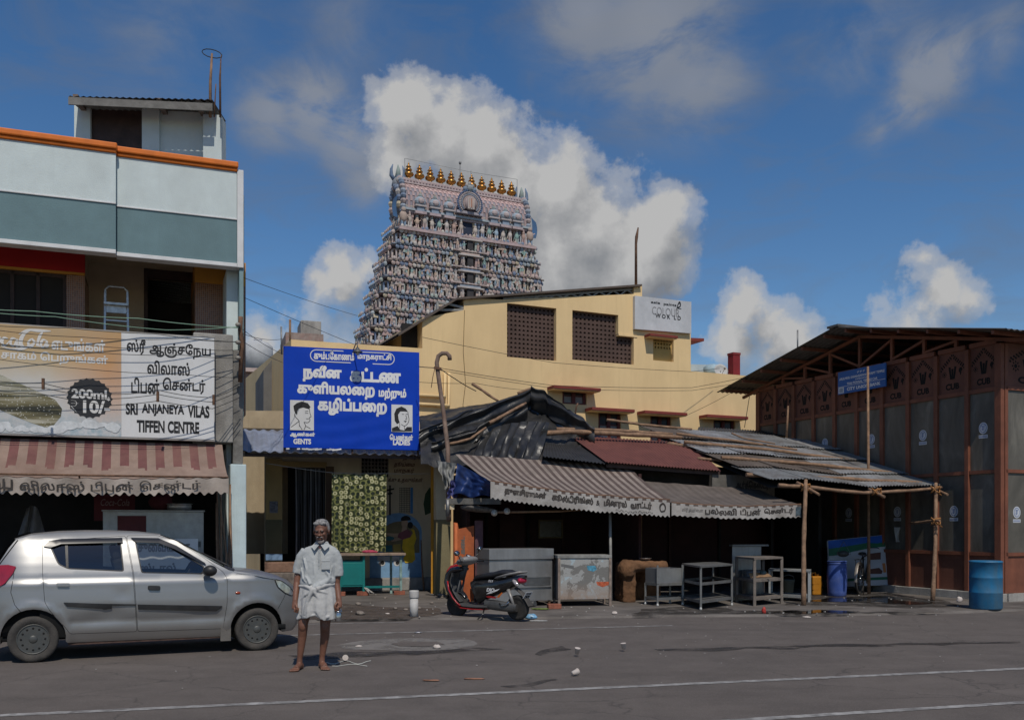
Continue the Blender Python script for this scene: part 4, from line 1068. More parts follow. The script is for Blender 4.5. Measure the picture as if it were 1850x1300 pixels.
# lamp over the sign
lp = thing('sign_lamp', 'small bell-shaped lamp on a bent arm over the top edge of the blue sign', 'lamp', FG.wld(gu(643,630)[0],-.35, gu(643,634,-.35)[1]), R(15))
MB().lathe([(.02,.08),(.035,.07),(.05,.03),(.10,-.01),(.115,-.03),(.108,-.03),(.045,.02),(.02,.06)],18).build('lamp_shade', mat('lamp_metal', (.12,.12,.12),.45,.2, metal=.5), lp)
MB().ell((0,0,-.03),(.045,.045,.06),12,8).build('bulb', mat('bulb_glass', (.45,.45,.43),.2), lp)
MB().tube([(0,0,.07),(0,.01,.14),(-.03,.1,.17),(-.05,.3,.1),(-.05,.40,.02)],.012,6).build('arm', mat('lamp_metal', (.1,.1,.1),.5), lp)
# ---- floral curtain on a line
def flo_fn(t, co, c, b):
    s0 = t.n('ShaderNodeSeparateXYZ'); t.l(co, s0.inputs[0]); mp = t.n('ShaderNodeCombineXYZ'); t.l(s0.outputs[0], mp.inputs[0]); t.l(s0.outputs[2], mp.inputs[1])
    v = t.n('ShaderNodeTexVoronoi'); v.voronoi_dimensions = '2D'; v.inputs['Scale'].default_value = 9.0; v.inputs['Randomness'].default_value = .6; t.l(mp.outputs[0], v.inputs['Vector'])
    n = t.noise(mp.outputs[0],26,3,.6)
    d = t.math('ADD', v.outputs['Distance'], t.math('MULTIPLY', t.math('SUBTRACT', n.outputs[0],.5),.22))
    fl = t.ramp(d, [(0,(.20,.2,.06)),(.16,(.13,.15,.04)),(.22,(.52,.50,.34)),(.38,(.40,.38,.2)),(.44,(.07,.085,.025)),(.6,(.02,.03,.012)),(.8,(.015,.02,.01))], 'LINEAR')
    dk = t.ramp(d, [(0,(.012,.02,.014)),(.34,(.018,.028,.016)),(.42,(.15,.17,.04)),(.52,(.20,.2,.08)),(.7,(.05,.07,.02))])
    s = t.n('ShaderNodeSeparateColor'); t.l(v.outputs['Color'], s.inputs[0])
    return t.mix(t.ramp(s.outputs[0],[(.55,0),(.57,1)]), fl, dk)
flo = mat('floral_cloth', (.2,.2,.1),.85,.1,4,.15, fn=flo_fn)
CWu = -1.42
cu0, cu1 = tu(601,0, CWu)[0], tu(697,0, CWu)[0]; cz1_ = tu(650,855, CWu)[1]; cz0_ = tu(650,998, CWu)[1]
def curp(a, b):
    x = cu0+(cu1-cu0)*a + (.03*(a-.5) - .04*a*max(0, b-.6))
    return Vector((x, CWu+0.055*math.sin(a*38+1.5*math.sin(b*2.5))*(.35+.65*b)+.02*math.sin(a*17), cz1_+(cz0_-cz1_)*b - .03*math.sin(PI*((a*5) % 1))*(1-b) + .03*math.sin(a*9)*b))
m1 = MB(); m1.grid(90,30, curp)
cl_ = tag(m1.build('floral_curtain', flo, loc=FT.o, rotz=R(15)), 'green flowered cloth hung on a line before the toilet block', 'curtain')
def cable(name, label, pts, r=.006, m=None, group=None, sag=0.0, n=5, cat='cable'):
    """a wire through points, each span sagging a little"""
    out = []
    for i in range(len(pts)-1):
        a, b = Vector(pts[i]), Vector(pts[i+1]); k = 10
        for j in range(k):
            q = j/k; p = a.lerp(b, q); p.z -= sag*(b-a).length*4*q*(1-q); out.append(p)
    out.append(Vector(pts[-1])); o0 = out[0].copy()
    o = MB().tube([p-o0 for p in out], r, n).build(name, m or mat('black_cable', (.02,.02,.02),.6), loc=o0)
    return tag(o, label, cat, group)
cable('clothes_line', 'thin washing line holding up the flowered cloth', [FT.wld(tu(480,836, CWu)[0], CWu, tu(480,836, CWu)[1]), FT.wld(cu0, CWu, cz1_+.01), FT.wld(cu1, CWu, cz1_+.01), FT.wld(tu(790,850, CWu)[0], CWu, cz1_+.03)],.007, mat('pale_cord', (.3,.29,.27),.8), sag=.01, cat='clothes line')
# ---- teal stall table on bricks
TW = -1.8
tt = thing('stall_table', 'teal painted stall table with a cupboard at its left end and a plank top', 'table', FT.wld(tu(612,0, TW)[0], TW, PZ), R(15))
bx = lambda px, py=1040: tu(px, py, TW)[0]-tu(612,0, TW)[0]
bz = lambda py, px=660: tu(px, py, TW)[1]-PZ
tealp = mat('teal_paint', (.004,.16,.15),.5,.1,4,.1, dirt=(.01,.09,.09), dirt_amt=.4)
tz = bz(1003)
rnd = random.Random(4)
br_m = mat('worn_brick', (.26,.09,.055),.95,.3,9,.6,30, dirt=(.12,.07,.05))
for i, px in enumerate((614,656,722)):
    tag(MB().cbox((0,0,.045),(.24,.12,.09),(0,0, rnd.uniform(-25,25))).build('brick', br_m, loc=FT.wld(bx(px)+tu(612,0, TW)[0], TW+.03, PZ), rotz=R(15), bevel=.008),
        ('red brick under the left front leg of the teal table', 'greyish red brick under the middle leg of the teal table', 'red brick under the right leg of the teal table')[i], 'brick', 'bricks under the teal table')
m1 = MB(); m1.box(bx(616), bx(658),0,.5, bz(1059), bz(1012)); m1.build('cupboard', tealp, tt, bevel=.006)
m1 = MB()
m1.box(bx(616)+.03, bx(658)-.03,-.012,-.002, bz(1056), bz(1016)); m1.build('cupboard_door', tealp, tt, bevel=.004)
for px, y in ((614,0),(657,0),(614,.5),(657,.5),(724,.0),(712,.5)):
    m1 = MB(); m1.box(bx(px)-.025, bx(px)+.025, y-.026, y+.02,.092 if y == 0 else 0, tz); m1.build('leg', tealp if px < 700 else mat('worn_teal_leg', (.2,.3,.28),.7,.4,12), tt)
m1 = MB(); m1.box(bx(660), bx(724),.01,.04, bz(1062), bz(1058)); m1.build('rail', tealp, tt)
m1 = MB(); m1.box(bx(608), bx(732),-.1,.28, tz, tz+.05); m1.box(bx(609), bx(731),.29,.62, tz-.004, tz+.042); m1.build('top', mat('plank', (.27,.2,.15),.85,.25,8,.4, dirt=(.12,.08,.06)), tt, bevel=.006)
tag(MB().ell((0,0,.03),(.16,.08,.04),12,6).ell((.12,.02,.02),(.08,.06,.03),8,5).build('cloth', mat('pink_cloth', (.35,.05,.09),.9,.3,12,.4), loc=FT.wld(tu(668,0, TW)[0], TW+.15, PZ+tz+.05), rotz=R(15)), 'small crumpled pink cloth on the plank top of the teal table', 'cloth')
m1 = MB(); m1.tube([(0,0,.12),(.05,-.03,.1),(.14,-.05,.03),(.2,-.06,.0)],[.012,.02,.02,.01],6); m1.tube([(.0,0,.12),(.07,-.05,.05),(.1,-.06,0)],[.012,.02,.01],6)
tag(m1.build('rag', mat('rag', (.35,.33,.3),.9,.3,20), loc=FT.wld(tu(658,0, TW)[0], TW-.03, PZ+.05), rotz=R(15)), 'twisted pale rag tied low on the teal table leg', 'rag')
# ---- white pipe bollard
g = G(748,1113, PZ); b_ = thing('pipe_bollard', 'short white plastic pipe standing in the dirt beside the scooter', 'pipe', g)
pv = mat('white_pvc', (.5,.49,.47),.6,.12,5,.1, dirt=(.25,.22,.2), dirt_amt=.6, ds=6)
MB().lathe([(.07,-.05),(.07,.33),(.066,.33),(.066,-.04)],20).build('tube', pv, b_)
MB().lathe([(.078,.31),(.08,.32),(.08,.42),(.078,.43),(.066,.43),(.066,.32)],20).build('collar', pv, b_)
# ---------------------------------------------------------------- yellow building
FY = Fr((1000-CX)/FPX*28,28,25)
def yu(px, py, w=0): return FY.uz(px, py, w)
yb = thing('yellow_building', 'large yellow plastered building with brown pierced-block grilles and a trussed tin roof', 'building', fr=FY)
yy = mat('yellow_wall', (.74,.54,.285),.88,.035,1.0,.25,35, dirt=(.52,.36,.185), dirt_amt=.6, ds=.6, streak=.32)
outer = FY.poly([(526,1000),(526,613),(596,618),(763,629),(763,574),(838,560),(838,538),(905,541),(1145,531),(1146,514),(1160,514),(1160,540),(1248,545),(1248,670)])
zlow = yu(1320,676)[1]
ur_ = yu(1445,690)[0]
outer += [(outer[-1][0]+.01, zlow),(ur_, zlow),(ur_, 0)]; outer[0] = (outer[0][0],0)
def rc(a, b, c, d): # px box with horizontal edges made level
    x0, x1, z0, z1 = FY.rect(a, d, c, b); return x0, x1, z0, z1
def rl(q): return [(q[0], q[2]),(q[1], q[2]),(q[1], q[3]),(q[0], q[3])]
g1 = rc(916,552,1005,648); g2 = rc(1034,566,1145,654)
# second grille is L-shaped: a block projects at its upper right corner
g2n = rc(1117,569,1145,604)
g2l = [(g2[0], g2[2]),(g2[1], g2[2]),(g2[1], g2n[2]),(g2n[0], g2n[2]),(g2n[0], g2[3]),(g2[0], g2[3])]
vn = rc(1180,610,1217,652)
W1_ = rc(1016,704,1060,730); W2_ = rc(1081,742,1122,800); W3_ = rc(1175,747,1213,800); W4_ = rc(1289,755,1328,803)
MB().wall(outer, [rl(g1), g2l, rl(vn), rl(W1_), rl(W2_), rl(W3_), rl(W4_)],0,9,0, hole_d=.3).build('wall', yy, yb)
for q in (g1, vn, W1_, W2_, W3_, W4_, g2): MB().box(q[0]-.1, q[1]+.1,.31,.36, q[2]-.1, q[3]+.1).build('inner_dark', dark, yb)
m1 = MB(); m1.box(g2n[0]+.08, g2[1],.1,.3, g2n[2]+.06, g2[3]-.002); m1.box(g2n[0]+.004, g2[1]+.12,-.02,.3, g2n[2]-.06, g2n[2]-.002); m1.build('niche', yy, yb)
brn = mat('brown_jaali', (.085,.052,.042),.85,.12,3,.2,40, dirt=(.05,.03,.025))
half = [(.22,.28),(.78,.28),(.78,.42),(.7,.6),(.5,.7),(.3,.6),(.22,.42)]
m1 = MB(); jaali(m1, g1[0], g1[1], g1[2], g1[3],12,12, half, .14,.1); m1.build('grille', brn, yb)
m1 = MB(); nn_ = 15; cw = (g2[1]-g2[0])/nn_; k_ = int((g2n[0]-g2[0])/cw)
ch = (g2[3]-g2[2])/11; kz = int((g2n[2]-g2[2])/ch)
jaali(m1, g2[0], g2[0]+cw*k_, g2[2], g2[3], k_, 11, half, .14,.1); jaali(m1, g2[0]+cw*k_, g2[1], g2[2], g2[2]+ch*kz, nn_-k_, kz, half, .14,.1)
m1.box(g2[0]+cw*k_, g2[1],.145,.24, g2[2]+ch*kz, g2n[2]+.0); m1.build('grille', brn, yb)
# small ventilator with leaf-shaped openings above a blank panel
lf = [(.5,.1),(.85,.5),(.5,.9),(.15,.5)]
m1 = MB(); jaali(m1, vn[0], vn[1], vn[3]-(vn[3]-vn[2])*.48, vn[3],7,3, lf, .12,.08); m1.box(vn[0], vn[1],.12,.2, vn[2], vn[3]-(vn[3]-vn[2])*.48-.002); m1.build('ventilator', mat('yellow_jaali', (.5,.34,.12),.88,.05), yb)
redp = mat('red_oxide', (.20,.035,.025),.75,.12,4,.2, dirt=(.13,.03,.025), dirt_amt=.5)
def shade(px0, py0, px1, d=.5, th=.09):
    a = yu(px0, py0,-d)[0]; b = yu(px1, py0,-d)[0]; z = yu((px0+px1)/2, py0,-d)[1]
    m1 = MB(); m1.box(a, b, -d, -.002, z-th, z); m1.build('sunshade', redp, yb, bevel=.008)
    m1 = MB(); m1.box(a+.02, b-.02,-d+.03,-.002, z-th-.02, z-th-.001); m1.build('sunshade_soffit', yy, yb)
shade(1001,698,1086,.45); shade(1070,737,1147,.45); shade(1165,743,1242,.45); shade(1278,750,1352,.45); shade(1175,604,1225,.35,.08)
maroon = mat('maroon_frame', (.11,.022,.018),.6,.15,5,.1)
fgl = mat('frosted_pane', (.22,.2,.185),.35,.15,2,.05)
def window(q):
    w_ = MB(); a, b, c, d = q; t_ = .09
    w_.box(a, a+t_, .06,.16, c, d); w_.box(b-t_, b, .06,.16, c, d); w_.box(a+t_, b-t_, .06,.16, d-t_, d); w_.box(a+t_, b-t_, .06,.16, c, c+.05)
    mx = (a+b)/2; w_.box(mx-.06, mx+.06,.055,.15, c+.05, d-t_)
    o = w_.build('window', maroon, yb)
    for s0, s1 in ((a+t_, mx-.06),(mx+.06, b-t_)):
        MB().box(s0, s1,.1,.12, c+.05, c+(d-c)*.55).build('pane', fgl, o)
        MB().box(s0, s1,.1,.12, c+(d-c)*.55+.03, d-t_).build('pane', mat('dark_pane', (.03,.028,.027),.2), o)
        MB().box(s0, s1,.08,.13, c+(d-c)*.55+.001, c+(d-c)*.55+.029).build('transom', maroon, o)
for q in (W1_, W2_, W3_, W4_): window(q)
# roof: sheet on trusses, rising to the right, steeper at its left end
tin = mat('brown_tin', (.10,.075,.06),.7,.2,3,.25, dirt=(.05,.038,.03), dirt_amt=.6, ds=1.2)
WO = -.12
r0, r1, r2 = yu(720,603, WO), yu(826,537, WO), yu(1160,513, WO)
m1 = MB(); D_ = 10
for a, b in ((r0, r1),(r1, r2)):
    def f(s, q, a=a, b=b):
        x = a[0]+(b[0]-a[0])*s; return Vector((x, WO+D_*q, a[1]+(b[1]-a[1])*s + .02*math.sin(q*D_/.15*2*PI)*.5))
    m1.grid(3,120, f); m1.grid(3,120, lambda s, q: f(1-s, q)-Vector((0,0,.06)))
    m1.add([(a[0], WO, a[1]),(b[0], WO, b[1]),(b[0], WO, b[1]-.06),(a[0], WO, a[1]-.06)],[(0,1,2,3)])
m1.build('roof', tin, yb)
# truss seen above the sloped wall top
trm = mat('grey_truss', (.3,.29,.27),.6,.15,5,.1, metal=.3)
m1 = MB(); ta = yu(905,530,.25); tb_ = yu(1140,516,.25)
tz0 = yu(905,540,.25)[1];
def topz(x): return r1[1]+(r2[1]-r1[1])*(x-r1[0])/(r2[0]-r1[0])-.1
def botz(x):
    a = yu(905,541); b = yu(1145,531); return a[1]+(b[1]-a[1])*(x-a[0])/(b[0]-a[0])
xs = [ta[0]+(tb_[0]-ta[0])*i/9 for i in range(10)]
for i in range(9):
    m1.bar((xs[i],.1, botz(xs[i])+.0),((xs[i]+xs[i+1])/2,.1, topz((xs[i]+xs[i+1])/2)),.04,.04); m1.bar(((xs[i]+xs[i+1])/2,.1, topz((xs[i]+xs[i+1])/2)),(xs[i+1],.1, botz(xs[i+1])),.04,.04)
m1.bar((xs[0],.1, topz(xs[0])),(xs[-1],.1, topz(xs[-1])),.05,.06)
m1.build('truss', trm, yb)
m1 = MB()
for pa, pb in (((790,560),(838,560)),((790,560),(790,545)),((790,545),(838,556))):
    a = yu(*pa, .05); b = yu(*pb, .05); m1.bar((a[0],.05, a[1]),(b[0],.05, b[1]),.06,.06)
m1.build('truss', trm, yb)
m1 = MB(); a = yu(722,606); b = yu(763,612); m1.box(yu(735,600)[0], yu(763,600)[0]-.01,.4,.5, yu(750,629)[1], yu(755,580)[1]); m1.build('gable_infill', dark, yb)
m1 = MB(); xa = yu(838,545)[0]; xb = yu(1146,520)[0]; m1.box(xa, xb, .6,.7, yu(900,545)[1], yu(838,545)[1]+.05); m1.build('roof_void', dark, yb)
# drain pipes and ledge at the left
m1 = MB(); pz = yu(790,715,-.08)[1]; x0, x1 = yu(740,0,-.08)[0], yu(822,0,-.08)[0]
m1.tube([(x0,-.08, pz),(x1-.3,-.08, pz),(x1-.3,-.08, pz+.7)],.05,8); m1.tube([(x0,-.08, pz-.25),(x1-.18,-.08, pz-.25),(x1-.18,-.08, pz+.7)],.05,8); m1.build('drain_pipe', yy, yb)
m1 = MB(); a = yu(838,560); m1.tube([(a[0]+.02,-.006, a[1]-.0),(a[0]-.02,-.006, a[1]-1.2),(a[0]+.05,-.006, a[1]-2.1),(a[0]-.03,-.006, a[1]-2.7),(a[0]+.06,-.006, a[1]-3.4)],.008,4); m1.build('crack', mat('crack', (.12,.075,.03),.95), yb)
# paint company board at the right end
pb_ = thing('paint_sign', 'weathered white paint shop board with worn black lettering on the yellow building', 'sign', fr=FY)
q = FY.rect(1147,598,1249,540,-.1)
bq = FY.poly([(1147,594),(1249,602),(1249,545),(1147,534)],-.12)
m1 = MB().wall(bq, [],-.12,-.004,0); bd = m1.build('panel', mat('weathered_white', (.52,.53,.55),.7,.08,3,.15, dirt=(.3,.3,.31), dirt_amt=.5, streak=.4), pb_)
lt = MB()
def fity(body, a, b, c, d, bold):
    u0, z0 = yu(a, d, -.125); u1, z1 = yu(c, b, -.125); sl_ = -.06
    lt.text(body, u0, u1, z0+.06, z1+.0,-.125, bold)
fity('asia', 1176,545,1193,551,.02); fity('paints', 1199,549,1222,556,.02)
lt.build('lettering', blackp, bd)
lt = MB(); fity('COLOUR', 1178,559,1228,571,.0); lt.build('outlined_lettering', mat('grey_lettering', (.22,.22,.23),.7), bd)
lt = MB(); fity('W O R   L D', 1184,571,1230,577,.03); lt.build('lettering', blackp, bd)
lt = MB(); ribbon(lt, FY, [(1222,560,1),(1225,550,2),(1228,546,3),(1229,553,2),(1224,556,2),(1231,558,1)],-.125,.018); lt.build('emblem', blackp, bd)
# mast
rod('mast', 'bent thin steel mast on the roof of the yellow building', 'mast', [P(1149,520,29.5), P(1149,440,29.5), P(1150,428,29.5), P(1153,411,29.5)],[.045,.04,.05,.02], rust)
# right background roof things
FR_ = Fr((1280-CX)/FPX*34,34,25)
rb = thing('far_house', 'white flat-roofed house end behind the right of the yellow building', 'house', fr=FR_)
gp = FR_.poly([(1230,800),(1230,657),(1300,659),(1300,800)]); MB().wall(gp, [],0,5,0).build('wall', mat('bluewhite_wall', (.4,.47,.5),.85,.08), rb)
gp = FR_.poly([(1225,609),(1272,611),(1272,616),(1225,614)],-1); MB().wall(gp, [],-1,1.4,0).build('red_slab', redp, rb)
ch_ = thing('chimney', 'red square chimney stack beside the satellite dish', 'chimney', P(1326,676,33), R(25))
MB().box(-.15,.15,-.15,.15,-.3,.66).build('stack', mat('chimney_red', (.17,.012,.016),.7), ch_); MB().box(-.165,.165,-.165,.165,.662,.74).build('cap', mat('chimney_red_cap', (.18,.02,.022),.7), ch_)
sd = thing('satellite_dish', 'pale satellite dish on the roof left of the red chimney', 'satellite dish', P(1302,670,33), R(10))
m1 = MB(); m1.lathe([(.001,-.04),(.12,-.03),(.2,0),(.25,.045),(.255,.05),(.2,.012),(.12,-.018),(.001,-.03)],20, mat=Matrix.Rotation(R(70),3, 'X')); m1.build('dish', mat('dish_white', (.4,.41,.42),.6), sd)
MB().tube([(0,.0,0),(0,.12,-.1),(0,.12,-.4)],.02,6).build('stand', greymetal, sd); MB().tube([(0,-.02,-.18),(0,-.35,.02)],.01,6).ell((0,-.36,.03),(.04,.05,.04)).build('feed_arm', greymetal, sd)
wt2 = thing('roof_tank', 'small pale blue water tank on the roof left of the satellite dish', 'water tank', P(1287,674,33.5))
MB().lathe([(.001,-.1),(.3,-.1),(.32,.05),(.32,.2),(.2,.3),(.001,.32)],18).build('body', mat('paleblue_tank', (.3,.42,.5),.6), wt2)
rod('mast', 'thin antenna rod rising behind the hall roof', 'mast', [P(1441,640,36), P(1441,596,36)],.03, greymetal)
# ---------------------------------------------------------------- temple gateway tower
TWX = 112.0
FW = Fr((845-CX)/FPX*TWX, TWX, 27)
def wu(px, py, w=0): return FW.uz(px, py, w)
gt = thing('temple_tower', 'tall sculpted temple gateway tower with a barrel roof and a row of golden finials', 'temple tower', fr=FW)
tp = paint_mat('tower_paint', .85,.25,(.08,.072,.07),.5)
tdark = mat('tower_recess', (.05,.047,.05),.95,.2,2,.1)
PAL = [(.50,.34,.31),(.52,.38,.33),(.46,.33,.31),(.28,.34,.43),(.18,.25,.38),(.36,.42,.46),(.36,.42,.38),(.56,.50,.44),(.50,.45,.42),(.14,.20,.33),(.46,.30,.29),(.50,.41,.27),(.42,.33,.32),(.48,.36,.34),(.52,.42,.38)]
PAL = [tuple(c*.74 + .26*(sum(q)/3) for c in q) for q in PAL]
SKN = [(.45,.34,.27),(.42,.36,.32),(.30,.40,.48),(.47,.42,.38),(.40,.28,.24),(.24,.36,.34),(.50,.45,.42)]
rT = random.Random(11)
zA = lambda py, px=845: wu(px, py)[1]
# front outline: half widths at heights from the picture (left edge / right edge of the front face)
ZT = zA(430); ZB = -2.0
ctr = wu(845,420)[0]
def half(z):                                   # half width of the front face at height z
    k = (z-zA(430))/(zA(600)-zA(430))
    return 8.75 + 2.9*k
hd = lambda z: half(z)*.22                      # half depth
def figure(mb, x, y, z, h, yaw, col, col2, big=False):
    """a small standing carved figure"""
    c, s = math.cos(yaw), math.sin(yaw)
    T = lambda a, b, d: (x + c*a - s*b, y + s*a + c*b, z + d)
    def blk(cx, cz, hx, hz, hy=.1, cc=col, tw=1.0):
        vs = [T(cx + i*hx*(tw if k > 0 else 1), j*hy, cz + k*hz) for k in (-1,1) for i, j in ((-1,-1),(1,-1),(1,1),(-1,1))]
        mb.add(vs, [(4,5,6,7),(0,1,5,4),(1,2,6,5),(3,0,4,7)],0, False, cc)
    blk(-.09*h, .2*h, .055*h, .2*h, .07*h, col2); blk(.08*h, .2*h, .055*h, .2*h, .07*h, col2)
    blk(0,.53*h, .11*h, .15*h, .08*h, col, 1.25)
    blk(0,.78*h, .065*h, .08*h, .07*h, col); blk(0,.93*h, .075*h, .085*h, .07*h, rT.choice(PAL),.35)
    a = rT.uniform(.5,1.0)
    for sg in (-1,1):
        a = rT.choice((-.25,.05,.22))
        vs = [T(sg*.15*h, -.02*h, .66*h), T(sg*.15*h, -.1*h, .6*h), T(sg*.3*h, -.12*h, (.45+a)*h), T(sg*.3*h, -.04*h, (.52+a)*h)]
        mb.add(vs, [(0,1,2,3)],0, False, col)
def along(face, s, off, z, hh, dd):
    """point on tier wall: face 0 front, 1 left, 2 right; s in -1..1; off outward"""
    if face == 0: return (ctr + s*hh, -off, 0.0)
    if face == 1: return (ctr - hh - off, dd - s*dd, -PI/2)
    return (ctr + hh + off, dd + s*dd, PI/2)
def pbox(mb, p, yaw, w, d, z0, z1, col):
    mb.cbox((p[0], p[1],(z0+z1)/2),(w, d, z1-z0),(0,0, math.degrees(yaw)),0, col)
def shrine(mb, p, yaw, w, z, h, colr):
    """little roofed niche: pillars, dark opening, rounded top with crest"""
    x, y = p; c, s = math.cos(yaw), math.sin(yaw)
    T = lambda a, b, d: (x + c*a - s*b, y + s*a + c*b, z + d)
    body = rT.choice(PAL)
    for sg in (-1,1):
        vs = [T(sg*w*.42 + i*.1*w, j*.12, k*h*.55) for k in (0,1) for i, j in ((-1,-1),(1,-1),(1,1),(-1,1))]
        mb.add(vs, [(0,1,5,4),(1,2,6,5),(3,0,4,7)],0, False, body)
    n = 7; ring = []
    for k in range(n+1):
        t_ = PI*k/n; ring.append((math.cos(t_)*w*.58, h*.55 + math.sin(t_)*h*.42))
    vs = [T(a, -.22, b) for a, b in ring] + [T(a, .3, b) for a, b in ring]
    mb.add(vs, [(k, k+1, n+2+k, n+1+k) for k in range(n)],0, False, colr)
    mb.add([T(a, -.22, b) for a, b in ring],[tuple(range(n+1))],0, False, rT.choice(PAL))
    mb.add([T(a*.6,-.26, h*.55+(b-h*.55)*.6) for a, b in ring],[tuple(range(n+1))],0, False, rT.choice(SKN))
    mb.add([T(-.08*w, -.24, h*.95), T(.08*w, -.24, h*.95), T(0,-.2, h*1.2)],[(0,1,2)],0, False, rT.choice(PAL))
stat = MB()
pys = [430,458,487,516,545,575,605,636,668]
zs = [zA(p) for p in pys]
NT_ = len(zs)-1
for ti in range(NT_):
    z1, z0 = zs[ti], zs[ti+1]; H = z1-z0
    hh = half(z1)+.0; dd = hd(z1); h2 = half(z0); d2 = hd(z0)
    t_ = MB()
    base = rT.choice([(.40,.30,.29),(.36,.29,.29),(.33,.30,.31)])
    core_h = hh*.965
    t_.box(ctr-core_h, ctr+core_h, .35,2*dd, z0, z1-.05,0,(.25,.20,.195))
    # plinth courses and the bracketed cornice
    for k, (o_, za, zb) in enumerate(((.75,0,.05),(.6,.05,.09),(.32,.62,.67),(.55,.86,.91),(.8,.91,.95),(.5,.95,1.0))):
        cc = rT.choice([(.42,.31,.30),(.48,.42,.38),(.36,.33,.36),(.42,.36,.34),(.26,.32,.4)])
        t_.box(ctr-hh-o_*.5, ctr+hh+o_*.5,.3-o_, 2*dd+.3, z0+za*H, z0+zb*H-.01,0, cc)
    # left face is seen at a slant: rows of niches, pillars and figures on the front, left and right sides
    for face, L in ((0, hh),(1, dd),(2, dd)):
        n = int(2*L/.95)
        for i in range(n):
            s = -1 + 2*(i+.5)/n
            if face == 0 and abs(s) < .13: continue
            p = along(face, s, .25, z0, hh, dd); yaw = p[2]
            if i % 3 == 1: shrine(t_, p[:2], yaw, 1.0, z0+.10*H, H*.66, rT.choice(PAL))
            else:
                for k in (-.35,.35):
                    q = along(face, s + k/L*.9,.18, z0, hh, dd); pbox(t_, q, yaw, .16,.2, z0+.09*H, z0+.62*H, rT.choice(PAL))
            q = along(face, s, .55, z0, hh, dd)
            figure(stat, q[0], q[1], z0+.09*H, H*rT.uniform(.42,.56), yaw, rT.choice(SKN), rT.choice(PAL))
            if rT.random() < .8:
                q = along(face, s + .5/n, .62, z0, hh, dd); figure(stat, q[0], q[1], z0+.09*H, H*rT.uniform(.3,.48), yaw, rT.choice(SKN), rT.choice(PAL))
        m_ = int(2*L/.5)
        for i in range(m_):                    # horseshoe crests and lumps along the cornice
            s = -1 + 2*(i+.5)/m_; q = along(face, s, .72, z0, hh, dd)
            r_ = rT.uniform(.12,.24)
            t_.ell((q[0], q[1], z0+.98*H+r_*.5),(r_ if face == 0 else .12,.12 if face == 0 else r_, r_*1.2),6,4,(0,0,0),0, rT.choice(PAL), False)
            q = along(face, s, .45, z0, hh, dd); t_.ell((q[0], q[1], z0+.76*H),(.27,.2,.27),6,4,(0,0,0),0, rT.choice(PAL), False)
    # central bay with a dark doorway
    pr_ = .7
    bw = hh*.13
    for sg in (-1,1):
        t_.box(ctr+sg*bw*.75-.22, ctr+sg*bw*.75+.22,-pr_, .3, z0+.06*H, z0+.7*H, 0, rT.choice(PAL))
        figure(stat, ctr+sg*bw*1.5,-pr_-.1, z0+.08*H, H*.62,0, rT.choice(SKN), rT.choice(PAL)); figure(stat, ctr+sg*bw*.8,-pr_-.25, z0+.08*H, H*.5,0, rT.choice(SKN), rT.choice(PAL))
    t_.box(ctr-bw*1.9, ctr+bw*1.9,-pr_-.2,.3, z0-.02*H, z0+.055*H, 0,(.44,.36,.34)); t_.box(ctr-bw*1.3, ctr+bw*1.3,-pr_-.3,.3, z0+.71*H, z0+.8*H, 0,(.46,.42,.4))
    t_.box(ctr-bw*1.0, ctr+bw*1.0,-pr_-.1,.3, z0+.81*H, z0+.93*H, 0, rT.choice(PAL))
    o = t_.build('tier', tp, gt, fix=False)
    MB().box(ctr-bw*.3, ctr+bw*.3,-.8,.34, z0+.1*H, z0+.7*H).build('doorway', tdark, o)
tag(stat.build('statues', tp, gt, fix=False), kind='stuff')
# lower body hidden behind the houses
m1 = MB(); m1.box(ctr-half(zs[-1])*1.02, ctr+half(zs[-1])*1.02,.2,2*hd(zs[-1]),0, zs[-1],0,(.35,.3,.28)); m1.build('base', tp, gt, fix=False)
# ---- top storey: columned gallery with large figures
zg0 = ZT; zg1 = zA(397); Hg = zg1-zg0; hg = half(ZT)*.90; dg = hd(ZT)*.95
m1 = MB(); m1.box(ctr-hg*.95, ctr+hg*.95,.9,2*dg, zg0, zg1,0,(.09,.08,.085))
m1.box(ctr-hg-1.0, ctr+hg+1.0,-.8,2*dg+.6, zg0-.35, zg0-.02,0,(.44,.34,.34)); m1.box(ctr-hg-.7, ctr+hg+.7,-.5,2*dg+.5, zg0-.0, zg0+.18,0,(.36,.30,.31))
m1.box(ctr-hg-.3, ctr+hg+.3,-.1,2*dg+.4, zg1-.25, zg1-.02,0,(.42,.35,.36)); m1.box(ctr-hg-.5, ctr+hg+.5,-.3,2*dg+.5, zg1, zg1+.25,0,(.33,.38,.42))
for i in range(26):
    s = -1+2*(i+.5)/26
    if abs(s) < .1: continue
    x = ctr + s*hg; m1.lathe([(.2, zg0+.18),(.14, zg0+.4),(.13, zg1-.9),(.24, zg1-.7),(.26, zg1-.26)],6,(x, .25,0), col=rT.choice(PAL), sm=False)
for i in range(10):
    s = -1+2*(i+.5)/10; m1.lathe([(.2, zg0+.18),(.14, zg0+.4),(.13, zg1-.9),(.26, zg1-.26)],6,(ctr-hg+.0, dg+s*dg*.9,0), col=rT.choice(PAL), sm=False)
m1.build('gallery', tp, gt, fix=False)
MB().box(ctr-.75, ctr+.75,.2,.88, zg0+.2, zg1-.3).build('doorway', mat('blue_doorway', (.02,.03,.06),.8), gt)
fm = MB(); figure(fm, 0,0,0,2.4,0,(.47,.38,.33),(.43,.33,.34)); k = 0
